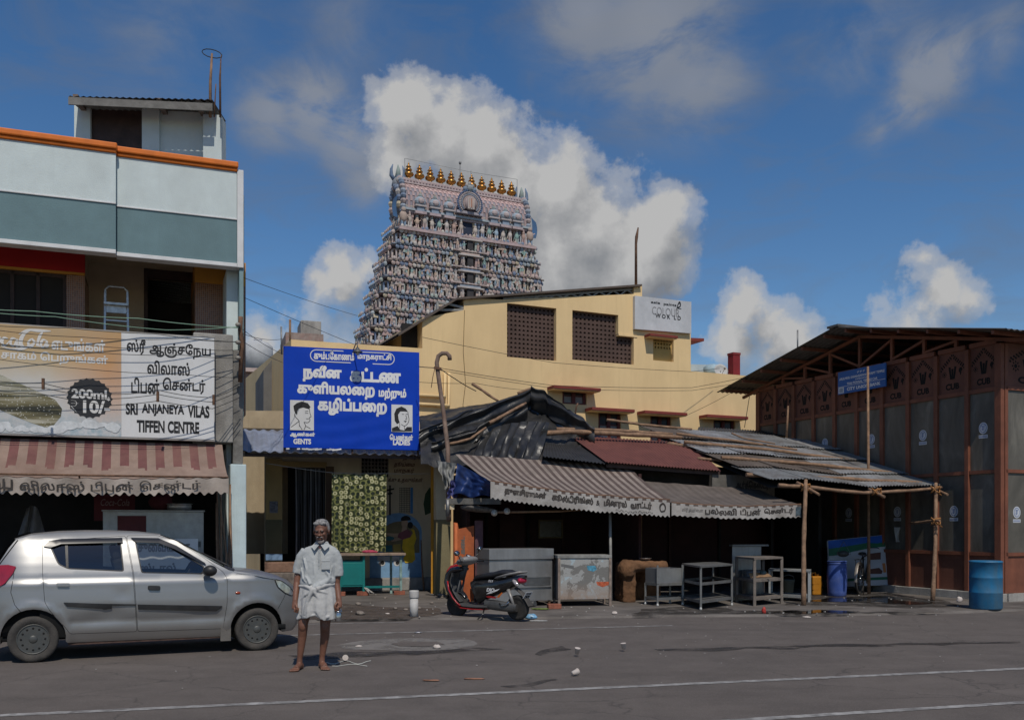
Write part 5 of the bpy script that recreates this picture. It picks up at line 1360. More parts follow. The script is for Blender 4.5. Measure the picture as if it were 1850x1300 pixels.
for i in range(17):
    s = -1+2*(i+.5)/17
    if abs(s) < .05: continue
    f1 = MB(); hgt = Hg*rT.uniform(.62,.78); cl_a, cl_b = rT.choice(SKN), rT.choice(PAL)
    figure(f1,0,0,0, hgt, 0, cl_a, cl_b); f1.ell((0,-.02, hgt*1.02),(.12,.12,.2),6,4, col=rT.choice(PAL), sm=False); f1.ell((0,0, hgt*.8),(.19,.17,.22),8,5, col=cl_a); f1.ell((0,0, hgt*.55),(.3,.2,.42),8,5, col=cl_a)
    f1.build('statue', tp, gt, loc=(ctr+s*hg, -.15, zg0+.18), fix=False)
for i in range(6):
    s = -1+2*(i+.5)/6; f1 = MB(); figure(f1,0,0,0, Hg*.72,0, rT.choice(SKN), rT.choice(PAL)); f1.ell((0,0, Hg*.4),(.3,.2,.42),8,5, col=rT.choice(SKN))
    f1.build('statue', tp, gt, loc=(ctr-hg-.4, dg+s*dg*.9, zg0+.18), rotz=-PI/2, fix=False)
# ---- barrel roof
zr0 = zg1+.25; zr1 = wu(845,354,2.1)[1]
hr = hg*1.0; dr_ = dg*1.02
roofm = MB(); n = 16
def rprof(q):                                    # 0 front eave .. 1 back eave; bulging barrel section
    a = PI*q; y = dr_ - math.cos(a)*dr_*(1+.10*math.sin(a)); z = zr0 + (math.sin(a)**.8)*(zr1-zr0)
    return y, z
for i in range(n):
    y0, za = rprof(i/n); y1, zb = rprof((i+1)/n)
    m_ = 54
    for k in range(m_):
        x0 = ctr - hr + 2*hr*k/m_; x1 = x0 + 2*hr/m_
        if i < 9:
            cc = ((.46,.31,.30),(.50,.36,.34))[(i+k) % 2] if i > 3 else ((.27,.25,.29),(.40,.30,.30))[(i+k) % 2]
        else: cc = (.38,.28,.28)
        up = .06*((i+k) % 2)
        roofm.add([(x0, y0-up, za),(x1, y0-up, za),(x1, y1-up, zb),(x0, y1-up, zb)],[(0,1,2,3)],0, False, cc)
roofm.box(ctr-hr*.98, ctr+hr*.98, dr_-.8, dr_+.8, zr1-.1, zr1+.35,0,(.44,.36,.36)); roofm.box(ctr-hr*.98, ctr+hr*.98, dr_-.6, dr_+.6, zr1+.352, zr1+.6,0,(.46,.40,.38))
for k in range(40): roofm.ell((ctr-hr*.96+2*hr*.96*k/39, dr_-.8, zr1+.3),(.16,.12,.2),6,3, col=(.46,.36,.36), sm=False)
roofm.box(ctr-hr, ctr+hr, .12,.5, zr0-.1, zr0+.22,0,(.10,.12,.10)); roofm.box(ctr-hr, ctr+hr, -.0,.4, zr0+.222, zr0+.34,0,(.46,.42,.33))
roofm.build('barrel_roof', tp, gt, fix=False)
# end gables: horseshoe arches with feathered rims, crested by horned heads
for sg in (-1,1):
    e = MB(); x = ctr + sg*(hr+.25); cyy = dr_
    for k in range(21):
        a = PI*(-.16+1.32*k/20); r0_, r1_ = (zr1-zr0)*.78,(zr1-zr0)*1.12
        c0 = zr0 + (zr1-zr0)*.3
        y = cyy - math.cos(a)*dr_*1.02; z = c0 + math.sin(a)*(zr1-zr0)*.86
        e.ell((x, y, z),(.38,.38,.36),6,4,(R(0),0,0),0,((.16,.21,.29),(.27,.31,.37),(.38,.31,.30))[k % 3], False)
        if k % 2: e.ell((x+sg*.3, cyy-math.cos(a)*dr_*.7, c0+math.sin(a)*(zr1-zr0)*.55),(.4,.45,.45),6,4,(0,0,0),0, rT.choice(PAL), False)
    for k in range(9):
        a = PI*k/8
        y = cyy - math.cos(a)*dr_*1.02; z = zr0 + (zr1-zr0)*.3 + math.sin(a)*(zr1-zr0)*.86
    e.box(x-.3, x+.2, cyy-dr_*.8, cyy+dr_*.8, zr0-.2, zr0+(zr1-zr0)*.9,0,(.2,.19,.21))
    e.build('end_arch', tp, gt, fix=False)
    c = MB(); zc = zr1 + .2
    zc -= .3; c.ell((x, cyy, zc),(.7,.9,.8),10,6, col=(.28,.30,.33)); c.ell((x, cyy-.5, zc+.2),(.5,.6,.5),8,5, col=(.36,.34,.33)); c.ell((x, cyy-.9, zc-.1),(.35,.4,.3),8,4, col=(.42,.3,.28))
    for s2 in (-1,1):
        pts = [(x+s2*.4, cyy, zc+.4),(x+s2*.8, cyy, zc+.9),(x+s2*.8, cyy, zc+1.6),(x+s2*.6, cyy, zc+2.2)]
        b0 = len(c.f); c.tube(pts, [.26,.24,.17,.05],7); c.c = c.c or {}
        for q in range(b0, len(c.f)): c.c[q] = (.15,.21,.31)
    b0 = len(c.f); c.tube([(x, cyy, zc+.5),(x, cyy-.2, zc+1.5),(x, cyy-.1, zc+2.2)],[.4,.25,.05],7)
    for q in range(b0, len(c.f)): c.c[q] = (.27,.33,.31)
    c.build('horned_crest', tp, gt, fix=False)
# central horseshoe dormer with fan of rays and a face above
e = MB(); zc = zr0 + (zr1-zr0)*.42
for k in range(30):
    a = PI*(-.22+1.44*k/29)
    for r_, cc in ((.85,(.40,.32,.30)),(1.08,(.24,.27,.33)),(1.32,(.40,.36,.36)),(1.56,(.10,.16,.28))):
        e.ell((ctr+math.cos(a)*r_, -.75+r_*.06, zc+math.sin(a)*r_),(.13,.16,.13),6,4, col=cc if k % 2 else tuple(c_*1.1 for c_ in cc), sm=False)
e.lathe([(.8,0),(.8,.3),(.001,.3)],16,(ctr, -.6, zc), Matrix.Rotation(R(90),3, 'X'), col=(.32,.26,.26)); e.box(ctr-.42, ctr+.42,-1.05,-.8, zc-.7, zc+.6,0,(.45,.40,.37)); e.box(ctr-.24, ctr+.24,-1.1,-1.06, zc-.5, zc+.55,0,(.40,.22,.16))
e.box(ctr-1.7, ctr+1.7,-.7,.6, zc-1.2, zc-.9,0,(.36,.34,.38)); e.box(ctr-.2, ctr-.12,-1.12,-1.06, zc-.6, zc+.7,0,(.5,.46,.44)); e.box(ctr+.12, ctr+.2,-1.12,-1.06, zc-.6, zc+.7,0,(.5,.46,.44))
for dx, dz, r_, cc in ((0,1.85,.45,(.25,.28,.30)),(-.38,2.15,.25,(.3,.3,.3)),(.38,2.15,.25,(.3,.3,.3)),(0,2.4,.26,(.34,.33,.32)),(-.6,1.75,.3,(.2,.26,.34)),(.6,1.75,.3,(.2,.26,.34))): e.ell((ctr+dx, -.6, zc+dz),(r_, r_*.8, r_),8,5, col=cc, sm=False)
e.build('horseshoe_dormer', tp, gt, fix=False)
# small dormers standing on the eave
for s in (-.78,-.55,-.32,.42,.62,.82):
    d = MB(); x = ctr + s*hr
    d.box(x-.7, x+.7,-.55,.6, zr0-.6, zr0-.3,0,(.42,.34,.35)); d.box(x-.45, x+.45,-.45,.5, zr0-.3, zr0+.25,0,(.24,.30,.38)); d.box(x-.7, x+.7,-.6,.6, zr0+.25, zr0+.42,0,(.44,.40,.4))
    d.ell((x, -.3, zr0+.9),(.72,.4,.55),10,6, col=(.3,.36,.42), sm=False); d.ell((x, -.62, zr0+.9),(.4,.2,.36),8,5, col=(.45,.38,.38), sm=False); d.ell((x, -.3, zr0+1.5),(.3,.25,.3),6,4, col=(.26,.3,.3), sm=False); d.ell((x, -.3, zr0+1.85),(.12,.12,.25),6,4, col=(.42,.36,.3), sm=False)
    d.build('dormer', tp, gt, fix=False)
for sg in (-1,1):                               # big guardians at the corners
    f1 = MB(); figure(f1,0,0,0, Hg*.95,0,(.42,.32,.28),(.2,.28,.38)); f1.ell((0,0, Hg*.5),(.5,.35,.7),8,6, col=(.42,.33,.28)); f1.ell((0,-.05, Hg*.85),(.3,.3,.32),8,6, col=(.40,.32,.28))
    f1.build('statue', tp, gt, loc=(ctr+sg*(hg+.35),-.3, zg0+.18), fix=False)
    w_ = MB(); w_.grid(4,6, lambda a, b: Vector((sg*(.3+.6*a+.2*math.sin(b*3)),-.1-.2*a, 2.6*b*(1-.25*a)))); w_.c = {i: (.06,.14,.28) for i in range(len(w_.f))}
    w_.build('wing', tp, gt, loc=(ctr+sg*(hg+.5),.4, zg1-.9), fix=False)
# golden finials
gold = mat('gilded_copper', (.48,.23,.06),.28,.12,5,.05, metal=.85)
FH = zA(311)-zA(345)
prof = [(.30,0),(.42,.03),(.30,.08),(.24,.12),(.34,.16),(.60,.22),(.68,.30),(.60,.38),(.34,.43),(.26,.47),(.40,.50),(.46,.55),(.38,.61),(.2,.65),(.17,.69),(.36,.72),(.30,.76),(.14,.80),(.10,.86),(.14,.88),(.07,.94),(.01,1.0)]
for k in range(11):
    x = ctr + hr*(-.86 + 1.72*k/10);
    MB().lathe([(r_*.92, z*FH*.93) for r_, z in prof],14).build('finial', gold, gt, loc=(x, dr_, zr1+.6))
lr = MB(); lr.tube([(ctr-.3, dr_-.3, zr1+.6),(ctr-.3, dr_-.3, zA(288))],.05,5).ell((ctr-.3, dr_-.3, zA(287)),(.17,.17,.2),8,5); lr.build('lightning_rod', greymetal, gt)
for s, zz in ((-.93,292),(.15,306),(.95,328)):
    x = ctr+s*hr; MB().tube([(x, dr_-.2, zr1+.6),(x, dr_-.2, zr1+.6+FH*1.05)],.035,4).build('wire_post', greymetal, gt)
MB().tube([(ctr-.93*hr, dr_-.2, zr1+.6+FH*1.05),(ctr+.15*hr, dr_-.2, zr1+.5+FH*1.02),(ctr+.95*hr, dr_-.2, zr1+.6+FH*1.05)],.02,4).build('top_wire', greymetal, gt)
# ---------------------------------------------------------------- iron and glass hall at the right
HX, HYY = (1810-CX)/FPX*18.6,18.6
FH_ = Fr(HX, HYY, -67); FF = Fr(HX, HYY, 23)
hu = lambda px, py=760, w=0: FH_.uz(px, py, w)
hall = thing('temple_car_hall', 'tall rust-brown iron hall with dark glass panels and a tin gable roof', 'hall', fr=FH_)
rustp = mat('rust_brown_paint', (.19,.066,.036),.65,.15,4,.15,40, dirt=(.07,.03,.02), dirt_amt=.5, ds=2, streak=.25)
rustd = mat('rust_brown_panel', (.155,.058,.036),.7,.15,2,.15,40, dirt=(.055,.024,.017), dirt_amt=.6, ds=1.3, streak=.3)
ZB_, ZL, ZM, ZG, ZTp = .2,.97,2.62,4.26,5.2
postpx = [1372,1403,1436,1472,1510,1550,1596,1643,1694,1750,1807]
us = [hu(p)[0] for p in postpx]; us[-1] = -.04
LEN = -us[0]+.05
def fgl_fn(t, co, c, b):
    mp = t.n('ShaderNodeMapping'); t.l(co, mp.inputs[0]); mp.inputs['Scale'].default_value = (1,1,.35)
    n = t.noise(mp.outputs[0],2.2,6,.65,.6)
    return t.ramp(n.outputs[0],[(.3,(.06,.055,.045)),(.55,(.115,.105,.088)),(.75,(.20,.185,.155))])
hg_ = mat('grimy_glass', (.05,.05,.05),.42,.1,2,.05,8, spec=.3, fn=fgl_fn)
MB().box(-LEN-.05,.06,-.12,.3,0, ZB_-.002).build('plinth', conc, hall, bevel=.01)
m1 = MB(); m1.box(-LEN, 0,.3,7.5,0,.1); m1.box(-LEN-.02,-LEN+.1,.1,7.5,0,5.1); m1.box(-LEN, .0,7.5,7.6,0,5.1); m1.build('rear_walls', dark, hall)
for i, x in enumerate(us):
    wd = .05 if i not in (0,10) else .075
    m1 = MB(); m1.box(x-wd, x+wd, -.07,.03, ZB_, ZTp-.06); m1.build('post', rustp, hall, bevel=.006)
for z, h_ in ((ZL, .035),(ZM, .035),(ZG, .04),(ZTp, .045)):
    for i in range(10): MB().box(us[i]+.0505, us[i+1]-.0505,-.05,.02, z-h_, z+h_).build('rail', rustp, hall)
cutm = mat('cutout_shade', (.008,.007,.006),.9,0,4,0)  # flat near-black shapes paint in the shade of the cut-outs
def emblem_sticker(mb, cx, cz, r, y):
    mb.prism([(cx+r*math.cos(a), cz+r*1.12*math.sin(a)) for a in [k*PI/10 for k in range(20)]], lambda a, b: (a, y, b),(0,.001,0),0)
    mb.prism([(cx+r*.78*math.cos(a), cz+r*.9*math.sin(a)) for a in [k*PI/10 for k in range(20)]], lambda a, b: (a, y-.001, b),(0,.0008,0),1)
    mb.prism([(cx+r*.66*math.cos(a), cz+r*.76*math.sin(a)) for a in [k*PI/10 for k in range(20)]], lambda a, b: (a, y-.002, b),(0,.0008,0),0)
    for k in range(4): mb.box(cx-r*.4, cx+r*(.1+.1*k), y-.003, y-.0022, cz-r*.45+k*r*.28, cz-r*.33+k*r*.28,1)
    mb.box(cx-r*.1, cx+r*.05, y-.0031, y-.0023, cz-r*.5, cz+r*.5,1)
    mb.box(cx-r*1.0, cx+r*1.0, y, y+.001, cz-r*1.95, cz-r*1.3,0)
    for k in range(6): mb.box(cx-r*.85+k*r*.29, cx-r*.68+k*r*.29, y-.001, y-.0002, cz-r*1.8, cz-r*1.45,1)
stk = [mat('sticker_white', (.5,.52,.55),.5,.08,6,0), mat('sticker_blue', (.10,.14,.28),.5,.08,6,0)]
stick_px = [(1491,800),(1575,793),(1668,786),(1777,773),(1724,923),(1622,924),(1534,926)]
def cutouts(mb, x0, x1, y, z0, z1):
    w = x1-x0; cx = (x0+x1)/2; H = z1-z0
    for sg in (-1,1):
        for k in range(7):
            for r_ in (0,1):
                x = cx + sg*(w*.03 + w*.062*k + (w*.02 if r_ else 0)); z = z0 + H*(.93 - .045*k - .075*r_)
                s_ = w*.022; mb.add([(x-s_, y, z-H*.022),(x+s_, y, z-H*.03),(x+s_, y, z+H*.022),(x-s_, y, z+H*.03)],[(0,1,2,3)])
    zc = z0+H*.48
    for k in range(8):
        a = k*PI/4; r_ = w*.10; mb.add([(cx-w*.3+r_*math.cos(a)*1.0, y, zc+r_*math.sin(a)),(cx-w*.3+r_*.6*math.cos(a+.35), y, zc+r_*.6*math.sin(a+.35)),(cx-w*.3+r_*.55*math.cos(a-.35), y, zc+r_*.55*math.sin(a-.35))],[(0,1,2)])
    mb.prism([(cx-w*.3+w*.035*math.cos(a), zc+w*.035*math.sin(a)) for a in [k*PI/4 for k in range(8)]], lambda a, b: (a, y, b),(0,.0005,0))
    for sx_, hh_ in ((-.11,.17),(.11,.17),(0,.12)):
        mb.prism([(cx+w*sx_-w*.04, zc+H*hh_),(cx+w*sx_*.5-w*.03, zc-H*.14),(cx+w*sx_*.5+w*.03, zc-H*.14),(cx+w*sx_+w*.04, zc+H*hh_)], lambda a, b: (a, y, b),(0,.0005,0))
    mb.prism([(cx+w*.3+w*.075*math.cos(a)*(1 if math.sin(a) > 0 else .35), zc+H*.03+w*.12*math.sin(a)) for a in [k*PI/8 for k in range(16)]], lambda a, b: (a, y, b),(0,.0005,0))
    mb.text('CUB', cx-w*.25, cx+w*.25, z0+H*.08, z0+H*.24, y, .05)
for i in range(10):
    a, b = us[i]+.05, us[i+1]-.05
    pnl = MB().box(a, b, -.01,.01, ZG+.041, ZTp-.046).build('cutout_panel', rustd, hall)
    m1 = MB(); cutouts(m1, a, b, -.0125, ZG+.05, ZTp-.05); m1.build('cutouts', cutm, pnl)
    g_ = MB().box(a, b, -.01,.01, ZM+.036, ZG-.041).build('glass_pane', hg_, hall); g2_ = MB().box(a, b, -.01,.01, ZL+.036, ZM-.036).build('glass_pane', hg_, hall)
    MB().box(a, b, -.012,.012, ZB_, ZL-.036).build('lower_panel', rustd, hall)
    for px, py in stick_px:
        q = hu(px, py)
        if a < q[0] < b:
            m1 = MB(); emblem_sticker(m1, q[0], q[1]-.0,.105,-.0125); m1.build('sticker', stk, g_ if q[1] > ZM else g2_)
# front wall turned to the street
hf = hall
def fpt(o):
    o.parent = hall; o.location = (0,0,0); o.rotation_euler = (0,0, R(90)); return o
for k in range(4):
    a, b = .12+k*1.35,.12+k*1.35+1.25
    pnl = MB().box(a, b, -.01,.01, ZG+.041, ZTp-.046).build('cutout_panel', rustd); fpt(pnl)
    m1 = MB(); cutouts(m1, a, b, -.0125, ZG+.05, ZTp-.05); m1.build('cutouts', cutm, pnl)
    g_ = fpt(MB().box(a, b, -.01,.01, ZM+.036, ZG-.041).build('glass_pane', hg_)); g2_ = fpt(MB().box(a, b, -.01,.01, ZL+.036, ZM-.036).build('glass_pane', hg_))
    fpt(MB().box(a, b, -.012,.012, ZB_, ZL-.036).build('lower_panel', rustp))
    fpt(MB().box(b, b+.1,-.05,.05, ZB_, ZTp-.06).build('post', rustp))
    for z in (ZL, ZM, ZG, ZTp): fpt(MB().box(a-.05, b, -.045,.02, z-.035, z+.035).build('rail', rustp))
    if k == 0:
        q = FF.uz(1836,925); m1 = MB(); emblem_sticker(m1, q[0], q[1],.105,-.0125); m1.build('sticker', stk, g2_)
fpt(MB().box(.07,5.6,-.1,.2,0, ZB_-.002).build('plinth', conc)); fpt(MB().box(.037,.119,-.045,.05, ZB_, ZTp-.06).build('post', rustp))
# gable roof with overhang, purlins and trusses
uc = -LEN/2; E_ = .74; OV = -.83; zE, zP = 5.22,6.12
hs_ = mat('old_tin', (.115,.108,.10),.6,.2,4,.2, metal=.2, dirt=(.06,.045,.036), dirt_amt=.7, ds=1.5, streak=.4)
m1 = MB(); wav(m1,[(uc, 7.7, zP),(uc, OV, zP),(-LEN-E_, OV, zE),(-LEN-E_, 7.7, zE)],.15,.016,4)
wav(m1,[(uc, OV, zP+.004),(uc, 7.7, zP+.004),(E_, 7.7, zE),(E_, OV, zE)],.15,.016,4)
m1.build('roof', hs_, hall)
m1 = MB(); m1.box(uc-.18, uc+.18, OV-.02,7.7, zP+.0, zP+.05); m1.build('ridge_cap', hs_, hall)
rz = lambda u: zP - (zP-zE)*abs(u-uc)/(LEN/2+E_)
for k in range(6):
    for sg in (-1,1):
        u = uc + sg*(.35 + k*.78); MB().box(u-.03, u+.03, OV+.05,7.6, rz(u)-.10, rz(u)-.03).build('purlin', rustp, hall)
m1 = MB(); ty = -.02
m1.bar((-LEN-E_+.1, ty, rz(-LEN-E_+.1)-.15),(uc, ty, zP-.15),.06,.07); m1.bar((uc, ty, zP-.15),(E_-.1, ty, rz(E_-.1)-.15),.06,.07)
m1.build('rafter', rustp, hall)
for f in (.0,.26,.5,.72):
    for sg in ((-1,1) if f else (1,)):
        u = uc+sg*f*LEN/2; MB().box(u-.035, u+.035, ty-.03, ty+.03, ZTp+.046, rz(u)-.19).build('truss_post', rustp, hall)
for f0, f1 in ((0,.26),(.26,.5),(.5,.72)):
    for sg in (-1,1):
        u0, u1 = uc+sg*f0*LEN/2, uc+sg*f1*LEN/2
        MB().bar((u0, ty, ZTp+.07),(u1, ty, rz(u1)-.2),.05,.05).build('truss_brace', rustp, hall)
for yy_ in (2.5,5.0): MB().bar((-LEN-.2, yy_, ZTp),(.2, yy_, ZTp),.07,.07).bar((-LEN-E_, yy_, rz(-LEN-E_)-.15),(uc, yy_, zP-.15),.06,.06).bar((uc, yy_, zP-.15),(E_, yy_, rz(E_)-.15),.06,.06).build('rear_truss', rustp, hall)
# blue bank board fixed to the upper band
bb_ = thing('bank_sign', 'blue and white bank board fixed across the upper band of the hall', 'sign', fr=FH_)
WB = -.2
u0, u1 = hu(1514,690, WB)[0], hu(1600,680, WB)[0]; z0 = (hu(1516,712, WB)[1]+hu(1599,698, WB)[1])/2; z1 = (hu(1513,672, WB)[1]+hu(1600,656, WB)[1])/2
pn = MB().box(u0, u1, WB, WB+.03, z0, z1).build('panel', mat('bank_blue', (.012,.10,.33),.5,.08,3,.05), bb_)
H_ = z1-z0; w_ = u1-u0; yb_ = WB-.003
m1 = MB(); m1.box(u0+.02, u0+w_*.13, yb_, yb_+.002, z0+.02, z0+H_*.3); m1.build('white_panel', whitep, pn)
m1 = MB(); m1.box(u0+w_*.03, u0+w_*.11, yb_-.003, yb_-.0005, z0+H_*.07, z0+H_*.26); m1.build('emblem', mat('emblem_grey', (.25,.3,.38),.6), pn)
lt = MB()
lt.text('ARULMIGU SARANGAPANI SWAMY TEMPLE', u0+w_*.03, u1-w_*.02, z0+H_*.62, z0+H_*.73, yb_, .03); lt.text('KUMBAKONAM', u0+w_*.38, u0+w_*.64, z0+H_*.52, z0+H_*.58, yb_, .03)
lt.text('THAI PONGAL TEMPLE CAR', u0+w_*.2, u0+w_*.84, z0+H_*.36, z0+H_*.47, yb_, .03); lt.text('CITY UNION BANK', u0+w_*.2, u0+w_*.9, z0+H_*.1, z0+H_*.25, yb_, .04)
for k in (-1,0,1): lt.text('ஓம்', u0+w_*(.5+.06*k)-.03, u0+w_*(.5+.06*k)+.03, z0+H_*.8, z0+H_*.92, yb_, .02)
lt.box(u0, u1, yb_, yb_+.002, z0+H_*.315, z0+H_*.33); lt.build('lettering', lw, pn)
for x in (u0+.2, u1-.2): MB().tube([(x, WB+.03, z0+.1),(x, -.05, z0+.3)],.012,6).build('bracket', rustp, bb_)
rod('bamboo_pole', 'tall thin bamboo pole standing upright in front of the bank board', 'bamboo pole', [P(1570,1074,20.6), P(1569,860,20.6), P(1568,662,20.6)],[.036,.032,.025], bamboo, n=7)
rod('bamboo_pole', 'short grey pole sticking up behind the tin roof beside the far end of the hall', 'bamboo pole', [P(1421,790,23.5), P(1424,733,23.5)],[.03,.024], bamboo)
# added dark partition keeping the gap between stalls and hall in shade
ga, gb_ = P(1395,1000,22.6), FH_.wld(us[0]-.1,.1,0); ga.z = 0
dgp = thing('shade_partition', 'added dark partition keeping the back of the tin-roofed yard in shade', 'partition', ga)
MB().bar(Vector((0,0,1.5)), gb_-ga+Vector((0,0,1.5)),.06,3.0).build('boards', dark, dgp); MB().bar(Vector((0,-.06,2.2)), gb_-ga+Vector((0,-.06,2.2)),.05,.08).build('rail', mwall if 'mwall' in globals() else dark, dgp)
# ---------------------------------------------------------------- sheds, awnings and tarpaulins
def loc_pts(o, pts): return [Vector(p)-Vector(o) for p in pts]
def build_awning(name, label, BL, BR, FRt, FLt, ns, mats, vh, texts, vmat, sag=.08, scal=34, extra=None):
    o = Vector(FLt); a = thing(name, label, 'awning', o)
    BL, BR, FR_, FL_ = [Vector(p)-o for p in (BL, BR, FRt, FLt)]
    def pt(s, q):
        p = (BL*(1-s)+BR*s)*(1-q) + (FL_*(1-s)+FR_*s)*q
        p.z -= sag*math.sin(PI*q)*(.6+.4*math.sin(PI*s)) + .05*math.sin(PI*s)*q
        p.z += .018*mnoise.noise(Vector((s*11, q*3,2)))
        return p
    m = MB(); m.grid(ns*4,14, pt, mi=lambda s, q: int(s*ns+.001) % 2)
    m.build('canopy', mats, a)
    d = (FR_-FL_); d.z = 0; d.normalize(); out = Vector((d.y, -d.x, 0))
    def vp(s, q, off=0.0):
        p = pt(s, 1); h = vh*(1+.055*math.cos(2*PI*s*scal))*q
        return Vector((p.x, p.y, p.z-h)) + out*(.015+.02*math.sin(s*37)*q+off)
    va = MB().grid(scal*8,7, vp, mi=lambda s, q: 1 if q < .1 and int(s*ns) % 2 else 0).build('valance', [vmat, mats[1]], a)
    for body, s0, s1, q0, q1, bold, m_ in texts:
        t_ = MB(); t_.text(body, s0, s1, q1, q0,0, bold, fn=lambda x, z: vp(x, z, .005))
        t_.build('lettering', m_, va)
    MB().tube([pt(i/12,1)+Vector((0,0,.004)) for i in range(13)],.018,6).build('front_bar', rust, a)
    for s in (.06,.5,.94): MB().tube([pt(s, 1)-Vector((0,0,.03)), pt(s, .05)-Vector((0,0,.45))],.015,6).build('arm', rust, a)
    if extra: extra(vp, va)
    return a, pt, vp
bst = mat('awning_brown', (.085,.06,.052),.9,.15,4,.3,30, dirt=(.12,.095,.085), dirt_amt=.5, ds=2)
bsl = mat('awning_tan', (.25,.205,.178),.9,.15,4,.3,30, dirt=(.12,.095,.08), dirt_amt=.6, ds=2)
vcl = mat('grey_valance', (.37,.35,.33),.9,.1,4,.3,30, dirt=(.17,.145,.125), dirt_amt=.7, ds=2.5)
def face_pic(vp, va):
    m = MB()
    for sx_, sz_, r_ in ((.958,.46,.30), ):
        m.prism([(sx_+.020*math.cos(a), sz_+r_*math.sin(a)) for a in [k*PI/8 for k in range(16)]], lambda x, z: vp(x, z, .005),(0,.001,0))
    m.build('emblem', bk, va)
    m = MB(); m.prism([(.958+.012*math.cos(a),.5+.18*math.sin(a)) for a in [k*PI/8 for k in range(16)]], lambda x, z: vp(x, z, .008),(0,.001,0)); m.build('emblem_face', vcl, va)
build_awning('awning', 'brown and tan striped awning with long lettered valance over the cool drinks stall',
    P(823,820,19.4), P(1136,842,19.8), P(1210,903,18.0), P(886,869,17.5),44,[bsl, bst],.31,
    [('துளசிராமன்', .075,.305,.17,.72,.06, bk),('கூல்டிரிங்ஸ்', .335,.565,.17,.72,.06, bk),('&', .582,.602,.3,.62,.03, bk),('மினரல்', .625,.755,.18,.74,.06, bk),('வாட்டர்', .775,.895,.20,.75,.06, bk),('குளிர்பானங்கள் கிடைக்கும்', .69,.9,.80,.90,.02, bk)], vcl, .07,38, face_pic)
plain = mat('awning_greybrown', (.11,.09,.078),.9,.15,3,.3,30, dirt=(.17,.145,.13), dirt_amt=.5, ds=1.5)
plain2 = mat('awning_greybrown_dark', (.095,.077,.067),.9,.15,3,.3,30, dirt=(.15,.125,.11), dirt_amt=.5, ds=1.5)
def blue_end(vp, va):
    m = MB(); m.grid(4,3, lambda s, q: vp(.958+.04*s, .15+.75*q, .005)); m.build('end_picture', mat('end_picture_blue', (.07,.10,.12),.8,.6,12), va)
build_awning('awning', 'plain grey-brown awning with lettered valance over the tiffin stall',
    P(1152,868,19.6), P(1372,884,19.7), P(1447,911,18.2), P(1213,908,18.0),30,[plain, plain2],.235,
    [('ஸ்ரீ அன்னை', .08,.24,.28,.66,.02, mat('grey_print', (.17,.155,.145),.8)),('பல்லவி', .255,.50,.18,.74,.045, bk),('டிபன்', .525,.685,.18,.74,.045, bk),('சென்டர்', .71,.94,.18,.74,.045, bk)], vcl, .05,24, blue_end)
# shed behind the stalls: dark timber and cloth rooms
FSd = Fr((815-CX)/FPX*20.4,20.4,12)
mwall = mat('maroon_shed_wall', (.045,.016,.014),.85,.25,2,.2,30, dirt=(.02,.012,.011), dirt_amt=.6)
sh = thing('stall_shed', 'long dark shed of maroon boards behind the awnings and counters', 'shed', fr=FSd)
L1 = 8.4
MB().box(.35, L1,1.5,1.6,0,2.75).build('back_wall', mwall, sh)
MB().box(.28,.349,-.4,1.6,0,2.7).build('side_wall', mwall, sh); MB().box(L1, L1+.08,-.6,1.6,0,2.6).build('side_wall', dark, sh)
MB().box(3.6,3.66,-1.9,1.499,0,2.6).build('partition', mwall, sh)
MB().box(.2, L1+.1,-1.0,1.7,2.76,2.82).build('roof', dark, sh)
for x, c in ((1.05,0),(2.05,0),(2.9,1),(4.6,0),(5.6,1),(6.9,0)): MB().box(x-.03, x+.03,1.43,1.499,0,2.75).build('stud', mat('dark_stud', (.06,.025,.018),.8) if c else dark, sh)
MB().box(1.35,1.95,1.40,1.44,.1,2.1).build('shed_door', mat('shed_door', (.06,.02,.016),.7,.2), sh)
for x, w_ in ((3.75,.05),):
    o = MB().box(x-w_, x+w_, -1.55,-1.45, PZ, 2.4).build('post', mat('ochre_post', (.17,.10,.04),.8,.2), sh)
fp_ = thing('framed_picture', 'dark framed picture with a thin gilt edge hanging in the cool drinks stall', 'picture', FSd.wld(FSd.uz(995,955,1.4)[0],1.42, FSd.uz(995,955,1.4)[1]), R(12))
MB().wall([(-.3,-.22),(.3,-.22),(.3,.22),(-.3,.22)],[[(-.265,-.185),(.265,-.185),(.265,.185),(-.265,.185)]],-.02,.0).build('frame', mat('gilt_frame', (.12,.085,.03),.5), fp_)
MB().box(-.265,.265,-.005,0,-.185,.185).build('picture', mat('dark_picture', (.02,.025,.025),.2,.6,9), fp_)
# steel pipe edge pole under the striped awning and tube light
rod('awning_rail', 'long thin bamboo rail slung below the striped awning valance', 'rail', [P(893,925,18.0), P(1010,923,18.2), P(1128,914,18.5)],.022, bamboo)
rod('support_post', 'slim grey steel post at the right end of the painted counter', 'post', [P(1104,1085,18.0), P(1102,905,18.3)],.028, mat('grey_post', (.25,.24,.22),.6,.2,5), n=8)
